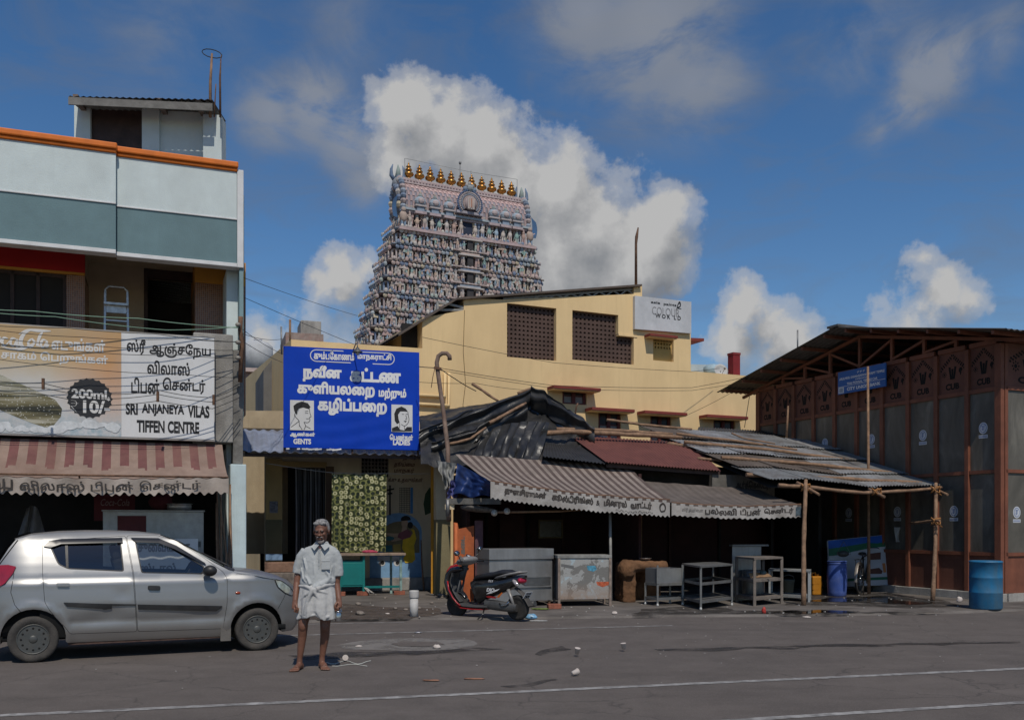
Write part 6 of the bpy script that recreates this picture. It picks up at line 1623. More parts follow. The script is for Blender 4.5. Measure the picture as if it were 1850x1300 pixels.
# torn blue tarpaulin at the left end of the stalls, white bundle and plank
btarp = mat('blue_tarpaulin', (.012,.035,.14),.5,.2,3,.3,12, dirt=(.02,.03,.06), dirt_amt=.5)
def bt(a, b):
    p = (P(826,836,18.6)*(1-a)+P(886,868,17.6)*a)*(1-b) + (P(818,893,18.3)*(1-a)+P(884,897,17.9)*a)*b
    return p + Vector((0,.10*math.sin(a*13+b*2)*(.3+b) + .05*mnoise.noise(Vector((a*6, b*6,3))),.03*math.sin(a*9)*b)) - p*0
o0 = P(826,836,18.6)
tag(MB().grid(40,24, lambda a, b: bt(a, b)-o0).build('blue_tarpaulin', btarp, loc=o0), 'deep blue tarpaulin hanging in folds under the left end of the striped awning', 'tarpaulin')
def blob(name, label, cat, pts, m, Y, seed=0, group=None):
    """crumpled cloth hanging at the pixel outline's place, with thickness and folds"""
    W_ = [P(a, b, Y) for a, b in pts]; c = sum(W_, Vector())/len(W_)
    mb_ = MB(); n = len(W_); rings = [(1,0.0),(.8,-.08),(.5,-.12),(.2,-.14)]
    vs = []
    for k, d in rings:
        for i, p in enumerate(W_):
            q = c + (p-c)*k; vs.append(q - c + Vector((0, d + .13*mnoise.noise(q*5+Vector((seed, 0,0))) + .07*mnoise.noise(q*14+Vector((seed, 0,0))),0)))
    for i, p in enumerate(W_): vs.append((p-c)*.9 + Vector((0,.08,0)))
    fs = [(r_*n+i, r_*n+(i+1) % n, (r_+1)*n+(i+1) % n, (r_+1)*n+i) for r_ in range(3) for i in range(n)] + [tuple(3*n+i for i in range(n)), tuple(4*n+i for i in range(n-1,-1,-1))]
    fs += [(i, 4*n+i, 4*n+(i+1) % n, (i+1) % n) for i in range(n)]
    mb_.add(vs, fs, 0, True)
    return tag(mb_.build(name, m, loc=c, sub=1), label, cat, group)
def hangsheet(name, label, cat, q4, m, amp=.04, seed=0):
    A, B, C_, D = [P(*q) for q in q4]; c = A.copy()
    def f(a, b):
        p = (A*(1-a)+B*a)*(1-b)+(D*(1-a)+C_*a)*b; k = mnoise.noise(Vector((a*3, b*3, seed)))
        return p - c + Vector((.05*mnoise.noise(Vector((b*4, seed, 1)))+.04*k*b, amp*math.sin(a*17+b*3+seed)+amp*2*k, .06*b*math.sin(a*9+seed)))
    return tag(MB().sheet(26,18, f, (0,.012,0)).build(name, m, loc=c), label, cat)
hangsheet('plastic_sheet', 'torn whitish plastic sheet tied up at the left end of the striped awning', 'plastic sheet', [(788,832,18.6),(824,836,18.5),(816,884,18.5),(803,878,18.55)], mat('torn_plastic', (.22,.22,.21),.6,.35,9,.4),.045,3)
hangsheet('knotted_cloth', 'violet-blue cloth knotted below the torn whitish plastic sheet', 'cloth', [(812,868,18.5),(822,866,18.45),(829,893,18.45),(808,897,18.5)], mat('violet_cloth', (.06,.065,.2),.8,.3,9,.4),.04,5)
pl = thing('plank', 'grey weathered plank fixed level under the blue tarpaulin', 'plank', P(806,905,18.35),0)
MB().bar((0,0,0), P(905,905,17.95)-P(806,905,18.35),.04,.115).build('board', mat('grey_plank', (.13,.125,.115),.9,.2,9,.4), pl)
MB().box(-.02,.16,-.03,.03,-.16,-.06).build('bracket', creamw, pl)
rod('pipe', 'short grey drain pipe hanging below the weathered plank', 'pipe', [P(809,902,18.3), P(809,932,18.3)],.04, greymetal, n=8)
blob('rag', 'dirty pale rags stuffed along the eave under the weathered plank', 'rags', [(826,913),(845,908),(870,914),(900,918),(905,925),(880,927),(850,924),(832,920)], mat('dirty_rag', (.12,.11,.1),.9,.4,15,.5),18.3,8)
for i, (px, py) in enumerate(((893,926),(916,923))):
    o = thing('loudspeaker', ('left' if 0 else '')+('small white horn speaker under the left part of the striped awning' if i == 0 else 'small white bulb holder on the bamboo rail beside the horn speaker'), 'speaker' if i == 0 else 'lamp', P(px, py, 17.95))
    MB().lathe([(.02,.12),(.025,.06),(.05,0),(.065,-.01),(.05,.005),(.001,.03)],14, mat=Matrix.Rotation(R(95),3, 'X')).build('horn', mat('offwhite_plastic', (.42,.4,.36),.5), o); MB().tube([(0,.05,0),(0,.06,.07)],.01,5).build('bracket', rust, o)
# ---- black tarpaulin roof
tarp = mat('black_tarpaulin', (.018,.018,.019),.38,.35,3,.5,9, dirt=(.06,.056,.052), dirt_amt=.6, ds=1.6, spec=.5)
sil = [(757,744),(790,738),(830,728),(870,722),(910,716),(945,710),(968,709),(985,714),(1005,727),(1025,744),(1045,760),(1068,776),(1100,786)]
def silp(a):
    k = a*(len(sil)-1); i = min(int(k), len(sil)-2); q = k-i
    return sil[i][0]*(1-q)+sil[i+1][0]*q, sil[i][1]*(1-q)+sil[i+1][1]*q
O_T = P(757,744,22.0)
def tarp_pt(a, b):
    x, y = silp(a)
    top = P(x, y+7,22.3 + .3*a); bot = P(x*.97+26,838,19.5+.4*a)
    back = P(x, y+16,23.5)
    if b < .12: p = back.lerp(top, b/.12)
    else:
        q = (b-.12)/.88; p = top.lerp(bot, q**.85)
        p.z += .22*math.sin(PI*q) * (.5+.5*math.sin(a*7+1))
    f = min(1, b*4)
    d = .16*mnoise.noise(Vector((a*5+b*4, b*3-a*3,1))) + .09*abs(mnoise.noise(Vector((a*16+b*9, b*4,5)))) + .05*abs(mnoise.noise(Vector((a*40, b*9+a*12,9))))
    return p + Vector((0,-.35*d*f, d*f*.9))
m1 = MB(); m1.grid(90,50, lambda a, b: tarp_pt(a, b)-O_T); m1.build('t', tarp).name = 'tarpaulin'
tp_ = [o for o in bpy.data.objects if o.name == 'tarpaulin'][0]; tp_.location = O_T
tag(tp_, 'big sagging black plastic tarpaulin roof between the blue sign and the red tin roof', 'tarpaulin')
# long folded strip lying across it and a front sheet with hanging wrinkles
def fold(name, label, path, wid, seed):
    pts = [P(*q) for q in path]; o0_ = pts[0].copy(); n = 40; out = []
    def ev(s):
        k = s*(len(pts)-1); i = min(int(k), len(pts)-2); return pts[i].lerp(pts[i+1], k-i)
    def f(a, b):
        p = ev(a); w_ = wid*(1+.35*mnoise.noise(Vector((a*5, seed, 0)))); t_ = (b-.5)
        return p + Vector((.04*math.sin(a*20+seed),-.10*math.cos(t_*PI)-.05*math.sin(b*11+a*6), t_*-w_ + .09*math.cos(t_*PI) + .05*mnoise.noise(Vector((a*9, b*4, seed))))) - o0_
    m = MB(); m.grid(60,14, f); m.grid(60,2, lambda a, b: f(1-a, b)+Vector((0,.1,-.03)))
    return tag(m.build(name, tarp, loc=o0_), label, 'tarpaulin')
fold('tarpaulin', 'folded black plastic strip running diagonally up to the tarpaulin peak', [(757,795,20.3),(830,765,20.7),(900,740,21.2),(965,716,21.9)],.36,3)
fold('tarpaulin', 'loose black plastic strip crossing the middle of the tarpaulin roof', [(778,812,19.9),(850,790,20.2),(890,770,20.4),(950,742,21.0)],.3,7)
fold('tarpaulin', 'black plastic fold falling from the tarpaulin peak down to the red tin roof', [(962,716,21.8),(1000,738,21.4),(1040,768,21.0),(1075,792,20.7)],.5,11)
def hang(a, b):
    top = P(868+125*a, 778-8*math.sin(a*3)-14*a, 20.4); bot = P(850+120*a, 834,19.55)
    p = top.lerp(bot, b); return p + Vector((.03*math.sin(a*50+b*3),-.045*math.sin(a*34+2*math.sin(b*3))-.12*mnoise.noise(Vector((a*10, b*4,4))),0)) - P(868,778,20.4)
tag(MB().grid(80,16, hang).build('tarpaulin', tarp, loc=P(868,778,20.4)), 'hanging black plastic sheet with shiny vertical wrinkles above the striped awning', 'tarpaulin')
# poles on the tarpaulin
def bpole(label, pts, r, group='bamboo poles on the stall roofs', m=None):
    q = [P(*p) for p in pts]; out = []
    for i in range(len(q)-1):
        for k in range(5):
            s = k/5; v = q[i].lerp(q[i+1], s); out.append(v + Vector((0,0,.012*mnoise.noise(v*3))))
    out.append(q[-1]); rr = [r*.78*(1+.12*math.sin(i*2.4))*(1-.25*i/len(out)) for i in range(len(out))]
    o = MB().tube([v-q[0] for v in out], rr, 8).build('bamboo_pole', m or bamboo, loc=q[0]); return tag(o, label, 'bamboo pole', group)
bpole('bamboo pole poking up to the left out of the black tarpaulin', [(853,693,22.2),(900,724,22.0)],.045)
bpole('short bamboo stub poking out at the tarpaulin peak', [(935,711,22.4),(961,701,22.4)],.05)
bpole('thin bamboo pole lying under the peak of the black tarpaulin', [(884,764,20.2),(915,747,20.4),(950,728,20.9)],.05)
bpole('bamboo pole lying on the lower left of the black tarpaulin', [(812,802,19.7),(850,792,19.8),(878,772,20.1)],.04)
bpole('long bamboo pole tied level along the top of the red tin roof', [(934,787,20.3),(1030,779,20.6),(1130,784,20.9),(1232,790,21.2)],.075)
bpole('second bamboo pole bundled just above the long pole over the red tin roof', [(1005,775,20.9),(1100,777,21.1),(1215,784,21.4)],.06)
rod('antenna', 'small bent wire antenna sticking up behind the black tarpaulin', 'antenna', [P(1038,760,22.5), P(1041,735,22.5), P(1044,728,22.5)],.02, rust)
# ---- red tin roof
rtin = mat('red_tin', (.14,.05,.04),.7,.12,3,.15,30, dirt=(.08,.03,.027), dirt_amt=.6, ds=2, streak=.3)
o0 = P(1095,834,19.3)
rr_ = thing('red_tin_roof', 'faded red corrugated tin roof sloping above the awnings', 'tin roof', o0)
m1 = MB(); wav(m1, loc_pts(o0,[P(1029,786,21.0), P(1250,800,21.4), P(1302,850,19.7), P(1095,834,19.3)]),.076,.012,8, th=.01); m1.build('sheet', rtin, rr_)
m1 = MB(); wav(m1, loc_pts(o0,[P(985,800,20.4), P(1050,806,20.5), P(1100,838,19.35), P(980,824,19.3)]),.076,.012,6, th=.01); m1.build('dark_sheet', mat('dark_tin', (.045,.044,.044),.5,.2, metal=.3), rr_)
m1 = MB(); m1.bar(P(1095,840,19.45)-o0, P(1300,855,19.85)-o0,.05,.08); m1.build('eave_beam', darkbrown, rr_)
m1 = MB(); q = loc_pts(o0,[P(1000,824,19.9), P(1300,843,20.3), P(1400,905,20.5), P(1000,900,20.0)]); m1.add(q, [(0,1,2,3)]); m1.build('gap_shade_sheet', dark, rr_)  # added dark sheet that fills the gap below the tin with shade
# ---- grey tin roof: rows of loose sheets held by bamboo
gA, gB, gC, gD = P(1157,768,22.8), P(1452,792,24.0), P(1694,884,19.6), P(1398,873,18.5)
gtin = [mat('grey_tin', (.25,.255,.25),.5,.15,3,.12,30, metal=.35, dirt=(.09,.062,.045), dirt_amt=.9, ds=2.2, streak=.6),
        mat('bright_tin', (.37,.37,.365),.45,.12,3,.12,30, metal=.4, dirt=(.12,.085,.062), dirt_amt=.8, ds=2.2, streak=.55),
        mat('brown_old_tin', (.13,.105,.085),.65,.2,3,.15,30, metal=.2, dirt=(.06,.04,.03), dirt_amt=.7, ds=2)]
gr = thing('grey_tin_roof', 'patchwork of grey corrugated tin sheets sloping to the street beside the hall', 'tin roof', gD)
def gp_(a, b, h=0):
    p = (gA*(1-a)+gB*a)*(1-b) + (gD*(1-a)+gC*a)*b
    return p - gD + Vector((0,0, h + .05*math.sin(a*8)*b))
rnd = random.Random(21)
rows = [(0,.30),(.25,.55),(.5,.8),(.75,1.0)]
for r_, (b0, b1) in enumerate(rows):
    k = 5
    for i in range(k):
        a0_, a1_ = i/k-.012,(i+1)/k+.02
        h0, h1 = .015*(i % 2)+.0,.05+.015*(i % 2)
        j = rnd.uniform(-.02,.03)
        m1 = MB(); wav(m1,[gp_(a0_, b0+j, h0), gp_(a1_, b0+j, h0), gp_(a1_, b1+j*.6, h1+rnd.uniform(-.02,.03)), gp_(a0_, b1+j*.6, h1+rnd.uniform(-.02,.03))],.076,.011,5, th=.008)
        m1.build('sheet', gtin[rnd.choice((0,0,1,1,2) if r_ else (0,2,1))], gr)
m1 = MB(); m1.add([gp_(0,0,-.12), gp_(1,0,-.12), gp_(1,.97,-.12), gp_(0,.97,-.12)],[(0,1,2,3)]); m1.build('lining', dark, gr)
bpole('bamboo pole laid across the top of the grey tin roof sticking out to the left', [(1096,758,22.6),(1156,766,22.7),(1250,775,22.9)],.045)
bpole('bamboo pole across the upper grey tin sheets nearest the yellow building', [(1222,783,21.7),(1330,796,21.7),(1440,812,21.8)],.04)
bpole('bamboo pole across the upper middle of the grey tin roof', [(1236,798,21.0),(1390,812,21.2),(1546,832,21.6)],.05)
bpole('bamboo pole across the middle of the grey tin roof', [(1303,826,19.95),(1470,838,20.3),(1642,857,20.7)],.055)
bpole('lowest bamboo pole lying on the grey tin sheets above the eave', [(1348,857,19.0),(1500,863,19.4),(1684,873,19.9)],.055)
bpole('crooked front bamboo beam carrying the grey tin eave', [(1406,876,18.35),(1455,879,18.4),(1560,890,18.7),(1640,886,19.1),(1701,880,19.5)],.05)
bpole('bamboo stub under the left end of the crooked front beam', [(1440,872,18.6),(1480,893,18.0)],.045)
bpole('bamboo stub under the middle of the crooked front beam', [(1570,884,19.0),(1598,897,18.5)],.045)
bpole('bamboo stub under the right end of the crooked front beam', [(1680,880,19.8),(1712,893,19.2)],.045)
bpole('short bamboo stub beside the left edge of the grey tin roof', [(1260,828,20.3),(1306,832,20.2)],.045)
bpole('thick bamboo stubs at the joint of the red and grey tin roofs', [(1205,801,21.2),(1258,808,21.0)],.06)
bpole('thin crooked branch lying down the grey tin roof', [(1322,782,22.3),(1345,792,21.9),(1400,801,21.6)],.03)
bpole('upright bamboo post at the left front corner of the grey tin roof', [(1452,1093,17.72),(1452,980,17.9),(1456,866,18.25)],.062, 'posts of the tin roof')
bpole('upright bamboo post at the right front corner of the grey tin roof', [(1685,1084,18.8),(1690,980,19.0),(1691,872,19.4)],.06, 'posts of the tin roof')
bpole('short level bamboo rail lashed to the right bamboo post', [(1646,945,20.0),(1692,940,18.85),(1698,940,18.7)],.035)
rp_m = mat('coir_rope', (.3,.14,.05),.95,.3,20)
for px, py, Y, lb in ((1456,880,18.3, 'coir rope lashing at the top of the left bamboo post'),(1584,888,18.75, 'coir rope lashing at the middle of the front bamboo beam'),(1690,884,19.35, 'coir rope lashing at the top of the right bamboo post'),(1691,941,18.95, 'coir rope lashing on the side rail of the right bamboo post')):
    m1 = MB(); rnd = random.Random(px); pts = [(.085*math.cos(k*.9),.085*math.sin(k*.9),.07*math.sin(k*1.37)) for k in range(26)] + [(.1,-.05,-.12)]
    m1.tube(pts, .014,5); tag(m1.build('rope', rp_m, loc=P(px, py, Y)), lb, 'rope')
o0 = P(1268,770,24.6); m1 = MB(); wav(m1, loc_pts(o0,[P(1262,771,25.2), P(1432,781,25.6), P(1424,788,24.4), P(1260,776,24.2)]),.076,.012,3, th=.01)
tag(m1.build('tin_sheet', mat('black_tin', (.03,.03,.03),.5,.2), loc=o0), 'dark tin sheet lying above the back of the grey tin roof', 'tin sheet')
# dim lettered board under the grey roof
sgn = thing('hanging_board', 'dim lettered board hanging in shade under the left edge of the grey tin roof', 'sign', P(1345,878,19.9), R(10))
MB().box(-.72,.68,0,.03,-.26,.24).build('panel', mat('dim_board', (.12,.11,.095),.8,.3,4,.2, dirt=(.05,.045,.04), dirt_amt=.7), sgn)
lt = MB(); lt.text('ஆர்த்கெஸ்ட்ரா', -.2,.62,-.1,.12,-.004,.04); lt.build('lettering', blackp, sgn)
# ---------------------------------------------------------------- silver hatchback
FC = Fr(-4.26,11.09,24.5)
car = thing('parked_car', 'dented silver hatchback with plain steel wheels parked at the left kerb', 'car', fr=FC)
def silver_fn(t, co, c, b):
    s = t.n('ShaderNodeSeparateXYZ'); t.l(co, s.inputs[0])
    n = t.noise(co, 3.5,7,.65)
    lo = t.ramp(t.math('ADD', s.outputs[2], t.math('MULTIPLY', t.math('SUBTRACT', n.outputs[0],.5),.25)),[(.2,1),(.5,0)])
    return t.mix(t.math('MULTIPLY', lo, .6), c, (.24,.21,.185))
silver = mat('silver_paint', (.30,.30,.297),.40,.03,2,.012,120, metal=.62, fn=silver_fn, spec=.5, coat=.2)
carblk = mat('black_trim', (.018,.018,.019),.45,.15,6,.05, dirt=(.06,.055,.05), dirt_amt=.35, ds=5)
gapm = mat('car_gap', (.006,.006,.006),.9,0,3,0)
WD = 1.49
_zp = [(.15,.085),(.22,.055),(.32,.03),(.45,.018),(.56,.004),(.64,.0),(.74,.006),(.84,.016),(.895,.018),(.92,.034),(1.0,.052),(1.1,.085),(1.2,.125),(1.3,.17),(1.38,.212),(1.44,.262),(1.5,.33)]
_zx, _zw = [a for a, b in _zp],[b for a, b in _zp]
DENTS = [(-.42,.52,.13,.016),(-.30,.74,.10,.008),(-.62,.47,.12,.010),(.55,.47,.16,.008)]
def cw_(u, z):
    w = float(np.interp(z, _zx, _zw))
    if u > 1.05: w += .34*((u-1.05)/.75)**2.2
    if u < -1.2: w += .17*((-u-1.2)/.55)**2
    for cu_, sg in ((-1.236,0),(1.237,0)):                 # flared arches
        r = math.hypot(u-cu_, z-.27); w -= .016*math.exp(-((r-.36)/.05)**2)
    for du, dz, r_, a in DENTS: w += a*math.exp(-(((u-du)/r_)**2 + ((z-dz)/(r_*.6))**2))
    w += .012*math.exp(-((z-.44)/.05)**2)*(1 if -.85 < u < .8 else .2)
    return w
def skin(mb, loops, mi=0, step=.055, off=0.0, far=False, flip=False):
    L = [l if (_area(l) > 0) == (i == 0) else l[::-1] for i, l in enumerate(loops)]
    fine = []
    for l in L:
        o_ = []
        for i in range(len(l)):
            a, b = l[i], l[(i+1) % len(l)]; k = max(1, int(math.hypot(b[0]-a[0], b[1]-a[1])/.05))
            o_ += [(a[0]+(b[0]-a[0])*j/k, a[1]+(b[1]-a[1])*j/k) for j in range(k)]
        fine.append(o_)
    us_ = [p[0] for p in L[0]]; zs_ = [p[1] for p in L[0]]
    def pip(x, z, l):
        c = False
        for i in range(len(l)):
            (a, b),(d, e) = l[i-1], l[i]
            if (b > z) != (e > z) and x < (d-a)*(z-b)/(e-b)+a: c = not c
        return c
    fa = np.array([p for l in fine for p in l]); fx, fz = fa[:, 0], fa[:, 1]
    pts = []
    nu, nz_ = int((max(us_)-min(us_))/step), int((max(zs_)-min(zs_))/step)
    for i in range(1, nu+1):
        for j in range(1, nz_+1):
            x, z = min(us_)+i*step+(j % 2)*step*.4, min(zs_)+j*step*.999
            if pip(x, z, L[0]) and not any(pip(x, z, h) for h in L[1:]) and ((fx-x)**2+(fz-z)**2).min() > (step*.45)**2: pts.append((x, z))
    V, F = fill_loops(fine, pts=pts)
    if mb.vn is None: mb.vn = {}
    for x, z in V:
        e = .012; nu_ = (cw_(x+e, z)-cw_(x-e, z))/(2*e); nz2 = (cw_(x, z+e)-cw_(x, z-e))/(2*e); L_ = math.sqrt(nu_*nu_+nz2*nz2+1); sg = -1 if far else 1
        y = (WD-cw_(x, z)-off) if far else cw_(x, z)+off
        mb.vn[(round(x, 3), round(y, 3), round(z, 3))] = (nu_/L_, -sg/L_, nz2/L_)
    mb.add([(x, (WD-cw_(x, z)-off) if far else cw_(x, z)+off, z) for x, z in V],[f[::-1] for f in F] if far else F, mi, True)
    return fine
def rnd_poly(p, r=.03, n=3):
    out = []
    for i in range(len(p)):
        a, b, c = Vector(p[i-1]), Vector(p[i]), Vector(p[(i+1) % len(p)])
        k1 = min(r, (a-b).length*.45); k2 = min(r, (c-b).length*.45)
        s, e = b+(a-b).normalized()*k1, b+(c-b).normalized()*k2
        for j in range(n+1):
            q = j/n; v = s*(1-q)**2 + b*2*q*(1-q) + e*q*q; out.append((v.x, v.y))
    return out
def arcp(cu_, cz, r, a0, a1, n=16): return [(cu_+r*math.cos(R(a0+(a1-a0)*i/n)), cz+r*math.sin(R(a0+(a1-a0)*i/n))) for i in range(n+1)]
topl = [(-1.70,.70),(-1.665,.95),(-1.60,1.10),(-1.49,1.29),(-1.42,1.385),(-1.27,1.432),(-1.0,1.458),(-.70,1.468),(-.42,1.468),(-.1,1.455),(.12,1.43),(.32,1.345),(.52,1.225),(.72,1.10),(.90,1.0),(1.0,.972),(1.15,.948),(1.3,.918),(1.45,.875),(1.58,.82),(1.68,.755),(1.745,.67)]
front = [(1.775,.55),(1.78,.42),(1.75,.27),(1.70,.2)]
rear = [(-1.62,.24),(-1.72,.34),(-1.745,.5)]
bottom = [(1.57,.2)] + arcp(1.237,.27,.325,-10,190) + [(.90,.195),(-.885,.205)] + arcp(-1.236,.27,.335,-8,186)
outline = topl + front + bottom + rear
rdoor = [(-1.150,1.365),(-1.143,1.0),(-1.12,.68),(-1.06,.57),(-.97,.46),(-.90,.37),(-.86,.305),(-.145,.298),(-.19,.98),(-.262,1.425)]
fdoor = [(-.14,.298),(.83,.288),(.875,.6),(.878,.9),(.83,.985),(.60,1.165),(.30,1.362),(.09,1.428),(-.256,1.427),(-.184,.98)]
rwin = [(-1.07,1.298),(-.95,1.345),(-.315,1.36),(-.285,1.005),(-.88,1.045),(-.985,1.1)]
fwin = [(-.165,1.36),(.12,1.345),(.28,1.275),(.62,1.05),(.60,.955),(-.10,.985)]
def inset(l, d): return _offset(l if _area(l) > 0 else l[::-1],-d, 1)
body = MB()
rd_, fd_ = rnd_poly(rdoor, .03), rnd_poly(fdoor, .03)
skin(body, [outline, rd_, fd_])
skin(body, [outline, rnd_poly(rwin, .03), rnd_poly(fwin, .03)], far=True)
NYs = 14
def strip_top(mb, pts, crown, bulge, mi=0, off=0.0, t0=0.0, t1=1.0):
    fine = []
    for i in range(len(pts)-1):
        a, b = pts[i], pts[i+1]; k = max(1, int(math.hypot(b[0]-a[0], b[1]-a[1])/.05))
        fine += [(a[0]+(b[0]-a[0])*j/k, a[1]+(b[1]-a[1])*j/k, i+j/k) for j in range(k)]
    fine.append((*pts[-1], len(pts)-1)); vs = []
    for u, z, s in fine:
        w = cw_(u, z); i = min(int(s), len(pts)-2); q = s-i
        cr = crown[i]*(1-q)+crown[min(i+1, len(crown)-1)]*q; bu = bulge[i]*(1-q)+bulge[min(i+1, len(bulge)-1)]*q
        for j in range(NYs+1):
            t_ = t0+(t1-t0)*j/NYs; f = (1-(2*t_-1)**4)*.6 + .4*(1-(2*t_-1)**2)
            vs.append((u + bu*f, w + (WD-2*w)*t_, z + cr*f + off))
    n = NYs+1
    mb.add(vs, [(i*n+j, (i+1)*n+j, (i+1)*n+j+1, i*n+j+1) for i in range(len(fine)-1) for j in range(NYs)], mi, True)
iR0, iR1 = 4,10                                   # roof from the tailgate head to the windscreen head
strip_top(body, topl[iR0:iR1+1],[.01,.02,.022,.022,.02,.018,.012],[-.03,-.01,0,0,0,.0,.03])
strip_top(body, topl[14:],[.015,.03,.04,.04,.035,.02,.0,0],[.05,.05,.06,.08,.10,.12,.12,.11])
strip_top(body, [topl[-1]] + front, [0]*5,[.11,.10,.10,.10,.09])
strip_top(body, [(-1.62,.24),(-1.72,.34),(-1.745,.5),(-1.70,.70),(-1.665,.95),(-1.60,1.10)],[0]*6,[-.05,-.07,-.08,-.08,-.08,-.06])
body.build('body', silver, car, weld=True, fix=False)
# windscreen and rear glass with dark edges
cgl = glass('car_glass', (.55,.58,.57),.02,.3)
m1 = MB(); strip_top(m1, topl[10:15],[.012,.012,.012,.014,.015],[.03,.05,.06,.06,.05], off=-.004); m1.build('windscreen', cgl, car)
m1 = MB(); strip_top(m1, topl[2:5],[0,0,.01],[-.06,-.05,-.03]); m1.build('rear_glass', cgl, car)
m1 = MB(); strip_top(m1,[(.84,1.034),(.90,1.002),(.96,.985)],[.018]*3,[.055]*3, off=.004); m1.build('cowl', carblk, car)
# doors
for nm, loop, win, vis in (('r', rdoor, rwin, [(-1.142,1.31),(-1.07,1.372),(-.95,1.392),(-.30,1.402),(-.296,1.345),(-.95,1.335),(-1.06,1.295)]),
                           ('f', fdoor, fwin, [(-.21,1.402),(.10,1.395),(.30,1.305),(.62,1.095),(.635,1.065),(.28,1.262),(.10,1.338),(-.15,1.348)])):
    wn = rnd_poly(win, .03); m1 = MB(); skin(m1,[inset(rnd_poly(loop, .03),.0045), wn])
    d = m1.build('door', silver, car, fix=False)
    m1 = MB(); skin(m1,[inset(wn, -.003)], off=.016, step=.09); m1.build('side_window', cgl, d)
    m1 = MB(); skin(m1,[inset(wn, -.004), inset(wn, .014)], off=.006); m1.build('window_seal', carblk, d)
    m1 = MB(); skin(m1,[vis], off=-.022, step=.08); skin(m1,[vis], off=-.004, step=.08); m1.build('rain_visor', mat('smoked_visor', (.02,.02,.022),.16,.1,2,0, spec=.6), d)
    if nm == 'r':
        m1 = MB(); skin(m1,[[(-.90,1.05),(-.875,1.05),(-.885,1.345),(-.915,1.345)]], off=.004); m1.build('window_divider', carblk, d)
        hb = [(-1.0,.895),(-.86,.89),(-.86,.845),(-1.0,.85)]; ml = [[(-.925,.672),(-.50,.642),(-.16,.625),(-.16,.612),(-.42,.618),(-.42,.585),(-.50,.572),(-.53,.585),(-.89,.622)]]
    else:
        hb = [(-.03,.84),(.11,.832),(.11,.778),(-.03,.785)]; ml = [[(-.142,.622),(.815,.57),(.80,.545),(.745,.508),(-.136,.563)]]
        m1 = MB(); w = cw_(-.10,.81); m1.lathe([(.016,-.004),(.012,-.008),(.001,-.008)],10,(-.075, w, .812), Matrix.Rotation(R(90),3, 'X')); m1.build('lock', carblk, d)
    m1 = MB(); skin(m1,[rnd_poly(hb, .02)], off=-.004, step=.1); hh = inset(rnd_poly(hb, .02),.008); skin(m1,[hh], off=-.028, step=.1)
    n = len(hh); m1.add([(u, cw_(u, z)-.002, z) for u, z in hh] + [(u, cw_(u, z)-.028, z) for u, z in hh],[(i, (i+1) % n, n+(i+1) % n, n+i) for i in range(n)])
    m1.build('handle', silver if nm == 'r' else carblk, d)
    m1 = MB()
    for l in ml:
        skin(m1,[l], off=-.016, step=.2); n = len(l); m1.add([(u, cw_(u, z)-.001, z) for u, z in l] + [(u, cw_(u, z)-.016, z) for u, z in l],[(i, (i+1) % n, n+(i+1) % n, n+i) for i in range(n)])
    m1.build('side_moulding', carblk, d, fix=False)
# dark inner shell behind the gaps, floor, arches, sills
m1 = MB(); skin(m1,[[(-1.17,.27),(.9,.26),(.9,.93),(.3,.93),(-.3,.93),(-1.17,.95)]], off=.022, step=.3)
for l in ([(-.30,.28),(-.12,.28),(-.15,.99),(-.30,1.43),(-.22,.99)], ):
    skin(m1,[[(-.25,.9),(-.13,.9),(-.20,1.41),(-.31,1.41)]], off=.03, step=.2)
skin(m1,[[(-1.18,.9),(-1.11,.9),(-1.11,1.36),(-1.18,1.36)]], off=.02, step=.2)
m1.box(-1.6,1.6,.12, WD-.12,.24,.30); m1.box(-1.55,-.92,.1, WD-.1,.3,.93); m1.box(.92,1.6,.2, WD-.2,.3,.8)
m1.build('inner_shell', gapm, car)
m1 = MB(); m1.box(-.88,.90,.07,.16,.175,.205); m1.build('sill', mat('rusty_sill', (.07,.04,.03),.8,.4,12), car)
m1 = MB(); m1.grid(1,3, lambda a, b: Vector((.80+.12*a, .03+.0*b, .14+.24*b))); m1.grid(1,3, lambda a, b: Vector((.80+.12*(1-a),.055,.14+.24*b))); m1.build('mud_flap', mat('grey_flap', (.12,.11,.1),.8,.2), car)
# seats, dash, wheel
seatm = mat('seat_cloth', (.05,.05,.052),.9,.2,6,.2)
for y in (.38, WD-.38):
    m1 = MB(); m1.cbox((.02, y, .55),(.5,.44,.16)); m1.cbox((-.27, y, .85),(.14,.44,.62),(0,-14,0)); m1.cbox((-.37, y, 1.22),(.09,.26,.17),(0,-10,0)); m1.build('seat', seatm, car, bevel=.03)
m1 = MB(); m1.cbox((-.85, WD/2,.52),(.45,1.15,.16)); m1.cbox((-1.13, WD/2,.8),(.14,1.15,.55),(0,-12,0)); m1.build('rear_bench', seatm, car, bevel=.03)
m1 = MB(); m1.box(.55,.95,.15, WD-.15,.62,.93); m1.build('dashboard', carblk, car, bevel=.04)
m1 = MB(); Mx = Matrix.Rotation(R(-62),3, 'Y'); m1.lathe([(.175+.015*math.cos(a),.015*math.sin(a)) for a in [k*PI/4 for k in range(9)]],24,(.43,.38,.95), Mx); m1.tube([(.43,.38,.95),(.62,.38,.85)],.025,8)
for k in range(3):
    a = R(90+120*k); m1.tube([Vector((.43,.38,.95)), Vector((.43,.38,.95)) + Mx @ Vector((.17*math.cos(a),.17*math.sin(a),0))],.014,6)
m1.build('steering_wheel', carblk, car)
